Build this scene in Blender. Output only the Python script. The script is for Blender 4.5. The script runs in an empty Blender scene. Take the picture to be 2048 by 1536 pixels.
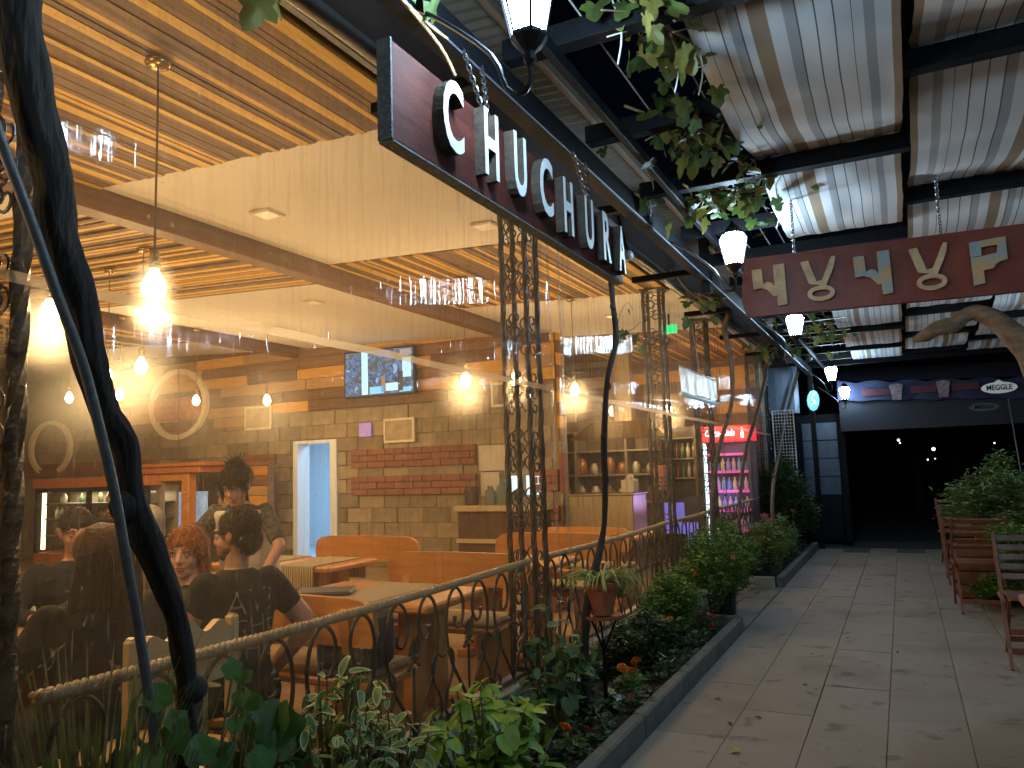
import bpy, bmesh, math, random
from math import sin, cos, pi, radians, sqrt, atan2
from mathutils import Vector, Matrix, Euler, noise
random.seed(7)
S = bpy.context.scene
COL = S.collection

# ---------------------------------------------------------------- camera, world, exposure
cam_d = bpy.data.cameras.new('camera')
cam = bpy.data.objects.new('camera', cam_d); COL.objects.link(cam)
EYE = Vector((0.0, 0.0, 1.5))
cam_d.sensor_width = 36.0
cam_d.lens = 1557.0 / 2048.0 * 36.0
cam_d.clip_start = 0.05; cam_d.clip_end = 400.0
fy = Vector((1804 - 1024, -(915 - 768), -1557.0)).normalized()
fz = Vector((571 - 1024, 13326 + 768, -1557.0))
fz = (fz - fy * fz.dot(fy)).normalized()
fx = fy.cross(fz)
R = Matrix((fx, fy, fz))                 # camera axes -> world axes
M4 = R.to_4x4(); M4.translation = EYE
cam.matrix_world = M4
S.camera = cam

W = bpy.data.worlds.new('World'); S.world = W; W.use_nodes = True
wn = W.node_tree.nodes; wl = W.node_tree.links
bg = wn['Background']
sky = wn.new('ShaderNodeTexSky'); sky.sky_type = 'NISHITA'; sky.sun_disc = False
sky.sun_elevation = radians(6.0); sky.sun_rotation = radians(60)
tint = wn.new('ShaderNodeMix'); tint.data_type = 'RGBA'; tint.blend_type = 'MULTIPLY'; tint.inputs[0].default_value = 1.0
tint.inputs[7].default_value = (.28, .50, 1.0, 1)
wl.new(sky.outputs[0], tint.inputs[6]); wl.new(tint.outputs[2], bg.inputs[0]); bg.inputs[1].default_value = 0.0016
S.view_settings.view_transform = 'Standard'; S.view_settings.look = 'None'
S.view_settings.exposure = 0.0; S.view_settings.gamma = 1.0
S.render.engine = 'CYCLES'
cy = S.cycles
cy.max_bounces = 7; cy.diffuse_bounces = 3; cy.glossy_bounces = 3; cy.transmission_bounces = 4
cy.transparent_max_bounces = 24; cy.sample_clamp_indirect = 3.0; cy.use_denoising = True
cy.caustics_reflective = False; cy.caustics_refractive = False

# ---------------------------------------------------------------- materials
MATS = {}
def mat(name, col, rough=0.7, metal=0.0, col2=None, scale=8.0, stretch=(1, 1, 1), bump=0.0, bscale=None,
        emit=None, estr=0.0, spec=0.5, detail=4.0, w=0.5, trans=0.0, sheen=0.0, per_obj=0.0, backlight=0.0):
    if name in MATS: return MATS[name]
    m = bpy.data.materials.new(name); m.use_nodes = True
    n = m.node_tree.nodes; l = m.node_tree.links; b = n['Principled BSDF']
    b.inputs['Roughness'].default_value = rough; b.inputs['Metallic'].default_value = metal
    b.inputs['Specular IOR Level'].default_value = spec
    b.inputs['Base Color'].default_value = (*col, 1)
    tc = n.new('ShaderNodeTexCoord'); mp = n.new('ShaderNodeMapping')
    mp.inputs['Scale'].default_value = stretch
    l.new(tc.outputs['Object'], mp.inputs[0])
    out = None
    if col2 is not None:
        t = n.new('ShaderNodeTexNoise'); t.inputs['Scale'].default_value = scale; t.inputs['Detail'].default_value = detail
        t.inputs['Roughness'].default_value = 0.65
        l.new(mp.outputs[0], t.inputs['Vector'])
        r = n.new('ShaderNodeValToRGB'); r.color_ramp.elements[0].position = 0.5 - w * 0.35; r.color_ramp.elements[1].position = 0.5 + w * 0.35
        r.color_ramp.elements[0].color = (*col, 1); r.color_ramp.elements[1].color = (*col2, 1)
        l.new(t.outputs[0], r.inputs[0]); out = r.outputs[0]
        l.new(out, b.inputs['Base Color'])
    if per_obj > 0:
        oi = n.new('ShaderNodeObjectInfo'); hs = n.new('ShaderNodeHueSaturation'); mr = n.new('ShaderNodeMapRange')
        mr.inputs[3].default_value = 1 - per_obj; mr.inputs[4].default_value = 1 + per_obj
        l.new(oi.outputs['Random'], mr.inputs[0]); l.new(mr.outputs[0], hs.inputs['Value'])
        if out is not None: l.new(out, hs.inputs['Color'])
        else: hs.inputs['Color'].default_value = (*col, 1)
        l.new(hs.outputs[0], b.inputs['Base Color'])
    if bump > 0:
        t2 = n.new('ShaderNodeTexNoise'); t2.inputs['Scale'].default_value = bscale or scale * 3; t2.inputs['Detail'].default_value = 5
        l.new(mp.outputs[0], t2.inputs['Vector'])
        bp = n.new('ShaderNodeBump'); bp.inputs['Strength'].default_value = bump; bp.inputs['Distance'].default_value = 0.01
        l.new(t2.outputs[0], bp.inputs['Height']); l.new(bp.outputs[0], b.inputs['Normal'])
    if emit is not None:
        b.inputs['Emission Color'].default_value = (*emit, 1); b.inputs['Emission Strength'].default_value = estr
    if trans > 0: b.inputs['Transmission Weight'].default_value = trans
    if sheen > 0: b.inputs['Sheen Weight'].default_value = sheen
    if backlight > 0:
        tl = n.new('ShaderNodeBsdfTranslucent'); mx = n.new('ShaderNodeMixShader'); mx.inputs[0].default_value = backlight
        tl.inputs[0].default_value = (*[min(1, c * 1.6) for c in col], 1)
        if out is not None: l.new(out, tl.inputs[0])
        l.new(b.outputs[0], mx.inputs[1]); l.new(tl.outputs[0], mx.inputs[2])
        l.new(mx.outputs[0], n['Material Output'].inputs[0])
    MATS[name] = m
    return m

# ---------------------------------------------------------------- object helpers
def tag(o, label=None, cat=None, group=None, kind=None):
    if label: o['label'] = label
    if cat: o['category'] = cat
    if group: o['group'] = group
    if kind: o['kind'] = kind
    return o
def thing(name, label, cat, loc=(0, 0, 0), rz=0.0, group=None):
    o = bpy.data.objects.new(name, None); COL.objects.link(o)
    o.location = loc; o.rotation_euler = (0, 0, rz); o.empty_display_size = 0.1
    return tag(o, label, cat, group)
def root_off(p):
    v = Vector((0, 0, 0))
    while p is not None: v += p.location; p = p.parent
    return v
class MB:
    """collects shapes; build() links them as one mesh object"""
    def __init__(s): s.v = []; s.f = []; s.mi = []; s.cur = 0
    def add(s, vs, fs):
        o = len(s.v); s.v += [tuple(v) for v in vs]; s.f += [tuple(i + o for i in f) for f in fs]; s.mi += [s.cur] * len(fs)
        return s
    def box(s, a, b, M=None):
        (x0, y0, z0), (x1, y1, z1) = a, b
        vs = [Vector(p) for p in ((x0, y0, z0), (x1, y0, z0), (x1, y1, z0), (x0, y1, z0), (x0, y0, z1), (x1, y0, z1), (x1, y1, z1), (x0, y1, z1))]
        if M is not None: vs = [M @ v for v in vs]
        return s.add(vs, [(3, 2, 1, 0), (4, 5, 6, 7), (0, 1, 5, 4), (1, 2, 6, 5), (2, 3, 7, 6), (3, 0, 4, 7)])
    def rbox(s, a, b, r=0.006, M=None):
        bm = bmesh.new()
        bmesh.ops.create_cube(bm, size=1)
        for v in bm.verts:
            v.co = Vector((a[i] + (b[i] - a[i]) * (v.co[i] + 0.5) for i in range(3)))
        bmesh.ops.bevel(bm, geom=bm.edges[:], offset=min(r, 0.45 * min(abs(b[i] - a[i]) for i in range(3))), segments=1, affect='EDGES')
        bm.verts.index_update()
        vs = [(M @ v.co if M is not None else v.co.copy()) for v in bm.verts]
        fs = [tuple(v.index for v in f.verts) for f in bm.faces]; bm.free()
        return s.add(vs, fs)
    def bar(s, a, b, w, h, up=(0, 0, 1)):
        a = Vector(a); b = Vector(b); d = b - a; L = d.length
        if L < 1e-6: return s
        d.normalize(); u = Vector(up); x = d.cross(u)
        if x.length < 1e-4: u = Vector((1, 0, 0)); x = d.cross(u)
        x.normalize(); u = x.cross(d)
        M = Matrix((x, d, u)).transposed().to_4x4(); M.translation = a
        return s.box((-w / 2, 0, -h / 2), (w / 2, L, h / 2), M)
    def tube(s, pts, r, n=8, cap=True, twist=0.0, sq=None):
        pts = [Vector(p) for p in pts]; m = len(pts)
        rr = r if isinstance(r, (list, tuple)) else [r] * m
        o = []; t0 = (pts[1] - pts[0]).normalized()
        u = t0.orthogonal().normalized()
        for i, p in enumerate(pts):
            t = (pts[min(i + 1, m - 1)] - pts[max(i - 1, 0)])
            if t.length < 1e-9: t = t0.copy()
            t.normalize(); u = (u - t * u.dot(t))
            if u.length < 1e-6: u = t.orthogonal()
            u.normalize(); w = t.cross(u)
            for k in range(n):
                a = 2 * pi * k / n + twist * i
                rad = rr[i] * (sq[k % len(sq)] if sq else 1)
                o.append(p + u * (cos(a) * rad) + w * (sin(a) * rad))
        fs = []
        for i in range(m - 1):
            for k in range(n):
                k2 = (k + 1) % n
                fs.append((i * n + k, i * n + k2, (i + 1) * n + k2, (i + 1) * n + k))
        if cap: fs.append(tuple(range(n - 1, -1, -1))); fs.append(tuple((m - 1) * n + k for k in range(n)))
        return s.add(o, fs)
    def lathe(s, prof, n=16, c=(0, 0, 0), M=None, cap=True):
        vs = []; c = Vector(c)
        for (r, z) in prof:
            for k in range(n):
                a = 2 * pi * k / n; v = Vector((r * cos(a), r * sin(a), z)) + c
                vs.append(M @ v if M is not None else v)
        fs = []
        for i in range(len(prof) - 1):
            for k in range(n):
                k2 = (k + 1) % n; fs.append((i * n + k, i * n + k2, (i + 1) * n + k2, (i + 1) * n + k))
        if cap: fs.append(tuple(range(n - 1, -1, -1))); fs.append(tuple((len(prof) - 1) * n + k for k in range(n)))
        return s.add(vs, fs)
    def ball(s, c, r, n=12, m=8, M=None):
        rr = r if isinstance(r, (tuple, list)) else (r, r, r); c = Vector(c); vs = []; fs = []
        for i in range(m + 1):
            a = pi * i / m
            for k in range(n):
                b = 2 * pi * k / n
                v = Vector((rr[0] * sin(a) * cos(b), rr[1] * sin(a) * sin(b), rr[2] * cos(a)))
                vs.append((M @ v if M is not None else v) + c)
        for i in range(m):
            for k in range(n):
                k2 = (k + 1) % n; fs.append((i * n + k, (i + 1) * n + k, (i + 1) * n + k2, i * n + k2))
        return s.add(vs, fs)
    def prism(s, poly, h, M=None):
        """poly: 2D outline extruded 0..h in z"""
        n = len(poly)
        vs = [Vector((x, y, 0)) for x, y in poly] + [Vector((x, y, h)) for x, y in poly]
        if M is not None: vs = [M @ v for v in vs]
        fs = [tuple(range(n - 1, -1, -1)), tuple(range(n, 2 * n))] + [(k, (k + 1) % n, n + (k + 1) % n, n + k) for k in range(n)]
        return s.add(vs, fs)
    def mesh(s, name, m, off=None, smooth=False):
        me = bpy.data.meshes.new(name)
        vs = s.v
        if off is not None: vs = [(v[0] - off.x, v[1] - off.y, v[2] - off.z) for v in s.v]
        me.from_pydata(vs, [], s.f)
        for mm in (m if isinstance(m, (list, tuple)) else [m]): me.materials.append(mm)
        if len(me.materials) > 1: me.polygons.foreach_set('material_index', s.mi)
        if smooth: me.polygons.foreach_set('use_smooth', [True] * len(me.polygons))
        me.update(); return me
    def build(s, name, m, parent=None, kind=None, smooth=False, world=True, label=None):
        """world: coordinates are world ones and the parents are unrotated"""
        off = root_off(parent) if (parent is not None and world) else None
        o = bpy.data.objects.new(name, s.mesh(name, m, off, smooth)); COL.objects.link(o)
        if parent is not None: o.parent = parent
        if kind: o['kind'] = kind
        if label: o['label'] = label
        return o
def inst(name, me, parent, M):
    """one more object on a shared mesh; M in the parent's space"""
    o = bpy.data.objects.new(name, me); COL.objects.link(o); o.parent = parent; o.matrix_local = M
    return o
def copy_tree(o, parent=None):
    c = o.copy(); COL.objects.link(c)
    if parent is not None: c.parent = parent
    for ch in list(o.children):
        copy_tree(ch, c)
    return c
def retag(o, **k):
    for a, b in k.items(): o[a] = b
def light(kind, loc, power, col, parent=None, size=0.03, rot=None, name='light', spot=None, blend=0.5):
    d = bpy.data.lights.new(name, kind); d.energy = power; d.color = col
    if kind == 'AREA': d.shape = 'RECTANGLE'; d.size, d.size_y = (size if isinstance(size, tuple) else (size, size))
    else: d.shadow_soft_size = size
    if spot: d.spot_size = spot; d.spot_blend = blend
    o = bpy.data.objects.new(name, d); COL.objects.link(o)
    if parent is not None: o.parent = parent; o.location = Vector(loc) - root_off(parent)
    else: o.location = loc
    if rot: o.rotation_euler = rot
    return o
def smooth_path(pts, k=4):
    """Catmull-Rom through points (last component may carry a radius)"""
    P = [Vector(p) for p in pts]; out = []
    n = len(P)
    for i in range(n - 1):
        a = P[max(i - 1, 0)]; b = P[i]; c = P[i + 1]; d = P[min(i + 2, n - 1)]
        for j in range(k):
            t = j / k
            out.append(0.5 * ((2 * b) + (c - a) * t + (2 * a - 5 * b + 4 * c - d) * t * t + (3 * b - 3 * c + d - a) * t ** 3))
    out.append(P[-1]); return out
def R3(x, y, z): return Euler((x, y, z)).to_matrix().to_4x4()
def T(x, y, z): return Matrix.Translation((x, y, z))
BENCH = bpy.data.scenes.new('workbench')      # an empty scene to evaluate modifiers and text in
def baked(o):
    BENCH.collection.objects.link(o)
    with bpy.context.temp_override(scene=BENCH, view_layer=BENCH.view_layers[0]):
        dg = bpy.context.evaluated_depsgraph_get(); dg.update()
    me = bpy.data.meshes.new_from_object(o.evaluated_get(dg))
    BENCH.collection.objects.unlink(o)
    return me
def text_mesh(s, size, depth, bold=0.0, shear=0.0, align='CENTER'):
    c = bpy.data.curves.new('t', 'FONT'); c.body = s; c.size = size; c.extrude = depth / 2; c.offset = bold; c.shear = shear
    c.align_x = align; c.align_y = 'CENTER'; c.resolution_u = 4
    o = bpy.data.objects.new('t', c)
    me = baked(o)
    vs = [v.co.copy() for v in me.vertices]; fs = [tuple(p.vertices) for p in me.polygons]
    bpy.data.objects.remove(o); bpy.data.curves.remove(c); bpy.data.meshes.remove(me)
    return vs, fs

# ---------------------------------------------------------------- colours
WARM = (1.0, 0.65, 0.29)
ORD = ['first', 'second', 'third', 'fourth', 'fifth', 'sixth', 'seventh', 'eighth', 'ninth', 'tenth', 'eleventh', 'twelfth', 'thirteenth', 'fourteenth', 'fifteenth']
COOL = (0.72, 0.88, 1.0)
M_iron = mat('black_iron', (0.003, 0.0035, 0.005), 0.6, 0.0, (0.006, 0.0065, 0.008), 20, bump=0.25, bscale=60, spec=.12)
M_wiron = mat('wrought_iron', (0.022, 0.018, 0.015), 0.35, 0.5, (0.05, 0.035, 0.022), 25, bump=0.4, bscale=80)
M_orange = mat('orange_pine', (0.46, 0.175, 0.035), 0.36, 0, (0.60, 0.27, 0.07), 3.5, (1, 9, 9), 0.2, 30, detail=8, per_obj=.06)
M_slatY = mat('yellow_slat', (0.60, 0.34, 0.05), 0.6, 0, (0.72, 0.43, 0.08), 5, (4, 1, 4), 0.6, 30, per_obj=0.12)
M_slatB = mat('brown_slat', (0.125, 0.068, 0.034), 0.65, 0, (0.23, 0.125, 0.058), 5, (4, 1, 4), 0.6, 30, per_obj=0.25)
M_white = mat('white_plaster', (0.72, 0.66, 0.56), 0.8, 0, (0.76, 0.70, 0.60), 3, bump=0.05)
M_beam = mat('beam_wood', (0.14, 0.07, 0.038), 0.6, 0, (0.22, 0.115, 0.06), 5, (1, 0.4, 3), 0.4, 20)
M_pale = mat('pale_pine', (0.58, 0.40, 0.19), 0.45, 0, (0.66, 0.47, 0.24), 5, (1, 1, 6), 0.1, 30)
# ================================================================ SETTING
# ---- ground, path, slabs
g = MB(); g.box((-60, -30, -0.30), (60, 90, -0.05)); 
M_soil = mat('dark_soil', (0.02, 0.015, 0.01), 0.95, 0, (0.05, 0.035, 0.02), 12, bump=1.0, bscale=40)
M_nightground = mat('dark_ground', (0.018, 0.018, 0.018), 0.9, 0, (0.03, 0.029, 0.028), 3, bump=0.3)  # near-black colour holds the darkness beyond the paving
ground = g.build('ground', M_nightground, kind='structure')
def paving_mat():
    m = mat('paving_concrete', (0.17, 0.145, 0.118), 0.72, 0, (0.28, 0.245, 0.20), 1.3, bump=0.5, bscale=70, detail=12, per_obj=0.07, w=1.1)
    n = m.node_tree.nodes; l = m.node_tree.links; b = n['Principled BSDF']; src = b.inputs['Base Color'].links[0].from_socket
    ge = n.new('ShaderNodeNewGeometry')
    for sc, lo, hi, c in ((5.0, .60, .68, (.55, .52, .5, 1)), (34.0, .68, .74, (.35, .33, .3, 1)), (1.1, .52, .72, (.72, .66, .6, 1))):   # spots, chewing gum, damp patches
        t = n.new('ShaderNodeTexNoise'); t.inputs['Scale'].default_value = sc; t.inputs['Detail'].default_value = 5; l.new(ge.outputs['Position'], t.inputs['Vector'])
        r = n.new('ShaderNodeMapRange'); r.inputs[1].default_value = lo; r.inputs[2].default_value = hi; l.new(t.outputs[0], r.inputs[0])
        x = n.new('ShaderNodeMix'); x.data_type = 'RGBA'; x.blend_type = 'MULTIPLY'; x.inputs[7].default_value = c
        l.new(r.outputs[0], x.inputs[0]); l.new(src, x.inputs[6]); src = x.outputs[2]
    l.new(src, b.inputs['Base Color']); return m
M_slab = paving_mat()
M_joint = mat('joint_mortar', (0.075, 0.07, 0.062), 0.9, bump=0.3)
pb = MB(); pb.box((-1.46, -2.5, -0.05), (3.9, 14.7, -0.010)); pb.box((-2.02, 7.36, -0.05), (-1.46, 9.95, -0.012))
path = pb.build('path', M_joint, kind='structure')
x0 = -1.385; slab_meshes = []
for k in range(6):
    m = MB(); d = 0.0025 * (k % 3); w = 0.397; L = 1.094 if k < 5 else 1.088
    m.rbox((0.0015, 0.0015, -0.035), (w + .0015, L + .003, d * 0.6), 0.003)
    slab_meshes.append(m.mesh('paving_slab', M_slab))
for c in range(12):
    off = [0.0, 0.55, 0.15, 0.62, 0.05, 0.5, 0.2, 0.7, 0.1, 0.5, 0.0, 0.4][c]
    for r in range(-1, 13):
        y = 1.2 + off + r * 1.1
        if y > 13.6: continue
        X = x0 + c * 0.4
        if c > 6 and y > 13: continue
        o = inst('paving_slab', slab_meshes[random.randrange(6)], path, T(X, y, 0) @ R3(random.uniform(-.002, .002), random.uniform(-.003, .003), 0))
# paved bay between the two beds
for i in range(3):
    for j in range(2):
        m = MB(); m.rbox((-2.0 + j * 0.3 + .003, 7.38 + i * 0.86, -0.035), (-2.0 + j * 0.3 + .297, 7.38 + i * 0.86 + .85, 0.001), 0.004)
        m.build('paving_slab', M_slab, path)
# ---- kerbs and flower beds
M_kerb = mat('kerb_concrete', (0.10, 0.10, 0.09), 0.85, 0, (0.16, 0.155, 0.14), 8, bump=0.5, bscale=50)
M_kerbS = mat('sandy_kerb', (0.34, 0.27, 0.19), 0.85, 0, (0.42, 0.34, 0.25), 8, bump=0.5, bscale=50)
bed = MB()
for (a, b) in ((-2.5, 7.3), (9.98, 14.4)):
    nx, ny = 14, int((b - a) / 0.09)
    vs = []; fs = []
    for j in range(ny + 1):
        for i in range(nx + 1):
            X = -2.04 + i * (0.58 / nx); Y = a + (b - a) * j / ny
            vs.append((X, Y, 0.055 + 0.04 * noise.noise(Vector((X * 6, Y * 6, 1))) + 0.02 * noise.noise(Vector((X * 21, Y * 21, 4)))))
    for j in range(ny):
        for i in range(nx):
            q = j * (nx + 1) + i; fs.append((q, q + 1, q + nx + 2, q + nx + 1))
    bed.add(vs, fs)
soil = bed.build('flower_bed_soil', M_soil, kind='structure')
kerb = MB(); kerb.box((-1.46, -2.5, -0.05), (-1.40, -2.49, 0.0))
kb = thing('kerb', 'low grey concrete kerb stones edging the flower beds beside the path', 'kerb', (-1.43, 0, 0))
for (a, b) in ((-2.5, 7.34), (9.98, 14.4)):
    y = a
    while y < b - 0.05:
        L = min(0.98, b - y); m = MB(); m.rbox((-1.475, y, -0.05), (-1.395, y + L - 0.004, 0.118 + random.uniform(-.003, .003)), 0.012)
        m.build('kerb_stone', M_kerb, kb); y += L
m = MB(); m.rbox((-2.03, 9.90, -0.05), (-1.48, 9.975, 0.125), 0.01); m.build('kerb_stone', M_kerbS, kb)
m = MB(); m.rbox((-2.03, 7.345, -0.05), (-1.40, 7.42, 0.118), 0.01); m.build('kerb_stone', M_kerb, kb)
# ---- terrace: floor, low white wall
M_floor = mat('terrace_tile', (0.30, 0.20, 0.12), 0.25, 0, (0.38, 0.27, 0.17), 4, bump=0.05)
f = MB(); f.box((-19, -3, -0.05), (-2.20, 14.0, 0.10)); floor = f.build('floor', M_floor, kind='structure')
M_ww = mat('painted_wall', (0.42, 0.43, 0.38), 0.8, 0, (0.52, 0.53, 0.47), 5, bump=0.3, bscale=30)
w = MB(); w.rbox((-2.19, -3, -0.04), (-2.045, 14.05, 0.245), 0.008); w.rbox((-2.205, -3, 0.247), (-2.03, 14.05, 0.285), 0.006)
ww = w.build('low_wall', M_ww); tag(ww, 'low pale painted wall carrying the terrace railing behind the plants', 'wall')

# ---- ceiling of the terrace (rises gently away from the street)
def zc(x): return 3.29 + 0.048 * (-x - 1.95)
XE, XB1, XB2, XW = -1.95, -4.57, -8.8, -18.0
c = MB()
c.add([(XE, -3, zc(XE) + .02), (XW, -3, zc(XW) + .02), (XW, 14, zc(XW) + .02), (XE, 14, zc(XE) + .02),
       (XE, -3, zc(XE) + .09), (XW, -3, zc(XW) + .09), (XW, 14, zc(XW) + .09), (XE, 14, zc(XE) + .09)],
      [(0, 1, 2, 3), (7, 6, 5, 4), (0, 3, 7, 4), (1, 5, 6, 2), (0, 4, 5, 1), (3, 2, 6, 7)])
ceil = c.build('ceiling', mat('ceiling_base', (0.16, 0.09, 0.04), 0.8, 0, (0.22, 0.13, 0.06), 6), kind='structure')
def white_panel(x1, x2, y1, y2, d=0.012):
    m = MB(); t = 0.03
    m.add([(x1, y1, zc(x1) - d), (x2, y1, zc(x2) - d), (x2, y2, zc(x2) - d), (x1, y2, zc(x1) - d),
           (x1, y1, zc(x1) + .02), (x2, y1, zc(x2) + .02), (x2, y2, zc(x2) + .02), (x1, y2, zc(x1) + .02)],
          [(0, 3, 2, 1), (4, 5, 6, 7), (0, 1, 5, 4), (1, 2, 6, 5), (2, 3, 7, 6), (3, 0, 4, 7)])
    return m.build('ceiling_panel', M_white, ceil)
for (a, b) in ((-1.0, 0.3), (3.2, 5.45), (7.75, 10.3)): white_panel(XE - .02, XB1 + .06, a, b)
white_panel(XB1 - .16, XB2 + .16, 6.0, 9.88); white_panel(XB1 - .16, XB2 + .16, 1.1, 3.35)
white_panel(XB2 - .16, -13.2, 0.2, 3.6)
white_panel(XB2 - .16, -17.9, 8.6, 9.88)
for (a, b) in ((1.0, 1.1),): pass
def ybay(x1, x2, y1, y2, pitch=0.0372, th=0.024):
    x = x1; k = 0
    pat = [1, 1, 0, 0, 0, 0, 1, 0, 0, 0, 1, 1, 0, 0, 0, 0, 0, 1, 0, 0]
    while x - pitch > x2:
        yel = pat[k % len(pat)] if random.random() < 0.9 else (random.random() < .4)
        d = th * random.choice((0.7, 0.85, 1.0)) if not yel else th * random.choice((.95, 1.2))
        wd = pitch * random.uniform(0.86, 0.96)
        m = MB(); xc = x - pitch / 2; z = zc(xc)
        m.box((xc - wd / 2, y1 + random.uniform(0, .004), z - d), (xc + wd / 2, y2 - random.uniform(0, .01), z + .018))
        m.build('ceiling_slat', M_slatY if yel else M_slatB, ceil)
        x -= pitch; k += 1
ybay(XE - .06, XB1 + .06, 0.305, 3.195)
ybay(XE - .06, XB1 + .06, 5.455, 7.745)
ybay(XE - .06, XB1 + .06, 10.305, 13.6)
ybay(XB2 - .16, -13.2, 3.61, 8.59, 0.11)
# bay two: slats run across the room, slightly askew
y = 3.36; k = 0
while y < 6.0 - 0.02:
    yel = (k % 5) in (0, 2) if random.random() < .85 else random.random() < .4
    d = 0.03 * random.choice((.6, .9, 1.2)); xa, xb = XB1 - .17, XB2 + .17
    m = MB(); sk = 0.0
    m.add([(xa, y, zc(xa) - d), (xb, y + sk, zc(xb) - d), (xb, y + sk + .042, zc(xb) - d), (xa, y + .042, zc(xa) - d),
           (xa, y, zc(xa) + .018), (xb, y + sk, zc(xb) + .018), (xb, y + sk + .042, zc(xb) + .018), (xa, y + .042, zc(xa) + .018)],
          [(0, 3, 2, 1), (4, 5, 6, 7), (0, 1, 5, 4), (1, 2, 6, 5), (2, 3, 7, 6), (3, 0, 4, 7)])
    m.build('ceiling_slat', M_slatY if yel else M_slatB, ceil)
    y += 0.0535; k += 1
for xb in (XB1, XB2):
    m = MB(); m.rbox((xb - .14, -3, zc(xb) - .155), (xb + .02, 9.88, zc(xb) + .01), .006)
    o = m.build('ceiling_beam', M_beam); tag(o, 'long brown wooden ceiling beam ' + ('nearest the street side of the terrace' if xb == XB1 else 'deeper in the room behind the first beam'), 'beam', 'ceiling beams')
    m = MB(); m.box((xb - .19, -3, zc(xb) - .10), (xb - .143, 9.88, zc(xb) + .01)); m.build('trim', M_pale, o)
# small square ceiling spots
for i, (x, y) in enumerate(((-3.9, 4.05), (-2.62, 4.95), (-5.8, 6.75), (-3.0, 8.9))):
    t = thing('ceiling_spot', ['square recessed ceiling light, dull and unlit, in the big white panel', 'pale square ceiling light near the carved pillar, half hidden by the long sign',
                               'square recessed light in the white panel behind the first beam', 'square light in the white ceiling panel farthest along the street side'][i], 'ceiling light', (x, y, zc(x) - .02), 0, 'square ceiling lights')
    m = MB(); m.rbox((x - .09, y - .09, zc(x) - .03), (x + .09, y + .09, zc(x) - .013), .004); m.build('frame', mat('spot_frame', (.62, .5, .36), .5), t)
    m = MB(); m.box((x - .07, y - .07, zc(x) - .033), (x + .07, y + .07, zc(x) - .0305)); m.build('lens', mat('spot_lens', (.7, .55, .35), .3, emit=(1, .75, .4), estr=[.0, .9, .0, .5][i] if False else .25), t)  # every lens is given a faint glow of its own

# ---- back wall: stone blocks, planks, door opening
YW = 9.9
DX0, DX1, DZ = -8.91, -8.02, 2.08
w = MB()
w.box((-18, YW + .03, .10), (DX0, YW + .22, 4.2)); w.box((DX1, YW + .03, .10), (-4.2, YW + .22, 3.45)); w.box((DX0, YW + .03, DZ), (DX1, YW + .22, 3.6))
M_render = mat('wall_mortar', (0.22, 0.17, 0.11), 0.9, 0, (0.28, 0.225, 0.15), 6, bump=.4)
bw = w.build('back_wall', M_render); tag(bw, 'back wall of stone blocks and wood planks with a doorway and a television', 'wall')
M_block = mat('stone_block', (0.20, 0.155, 0.10), 0.9, 0, (0.34, 0.27, 0.18), 5, bump=1.0, bscale=18, per_obj=.26, detail=9)
bms = []
for k in range(6):
    m = MB(); n = 4; L, H, D = .47, .222, .03
    m.rbox((0, -D - .009 * (k % 3), 0), (L, .005, H), .006); bms.append(m.mesh('stone_block', M_block))
def free(xa, xb, za, zb):
    if xb > DX0 - .02 and xa < DX1 + .02 and za < DZ: return False
    return True
rows = 11
for r in range(rows):
    z = .10 + r * .222; x = -15.6 + (r % 2) * .24
    while x < -4.66:
        L = .47
        # clip against the door, the faux brick strips
        if z < DZ and x + L > DX0 and x < DX1:
            if x < DX0 - .12:
                m = MB(); m.rbox((x, YW - .035, z + .004), (DX0 - .01, YW + .035, z + .218), .01); m.build('stone_block', M_block, bw)
            if x + L > DX1 + .12:
                m = MB(); m.rbox((DX1 + .01, YW - .035, z + .004), (x + L - .006, YW + .035, z + .218), .01); m.build('stone_block', M_block, bw)
        else:
            inst('stone_block', bms[random.randrange(6)], bw, T(x, YW + .03, z + .002) @ Matrix.Diagonal((.992, 1, .99, 1)))
        x += L
# red brick strips
M_brick = mat('red_brick', (0.21, 0.085, 0.058), 0.8, 0, (0.28, 0.12, 0.08), 9, bump=.5, bscale=30, per_obj=.12)
def bricks(xa, xb, za, n, L=.33, H=.098, y=YW - .05, parent=bw, name='brick'):
    for r in range(n):
        x = xa - (L / 2 if r % 2 else 0)
        while x < xb - .02:
            a, b = max(x, xa), min(x + L, xb)
            if b - a > .04:
                m = MB(); m.rbox((a + .004, y - random.uniform(0, .006), za + r * H + .004), (b - .004, y + .045, za + r * H + H - .004), .005)
                m.build(name, M_brick, parent)
            x += L
bricks(-7.74, -5.5, 1.60, 3); bricks(-7.74, -5.5, 1.18, 3)
bricks(-16.2, -12.3, 1.66, 2, .5, .13)
bricks(-10.2, -9.3, 1.72, 2, .3, .09)
bricks(-4.62, -4.22, 1.2, 3, .2, .1); bricks(-4.62, -4.22, .8, 2, .2, .1)
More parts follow.
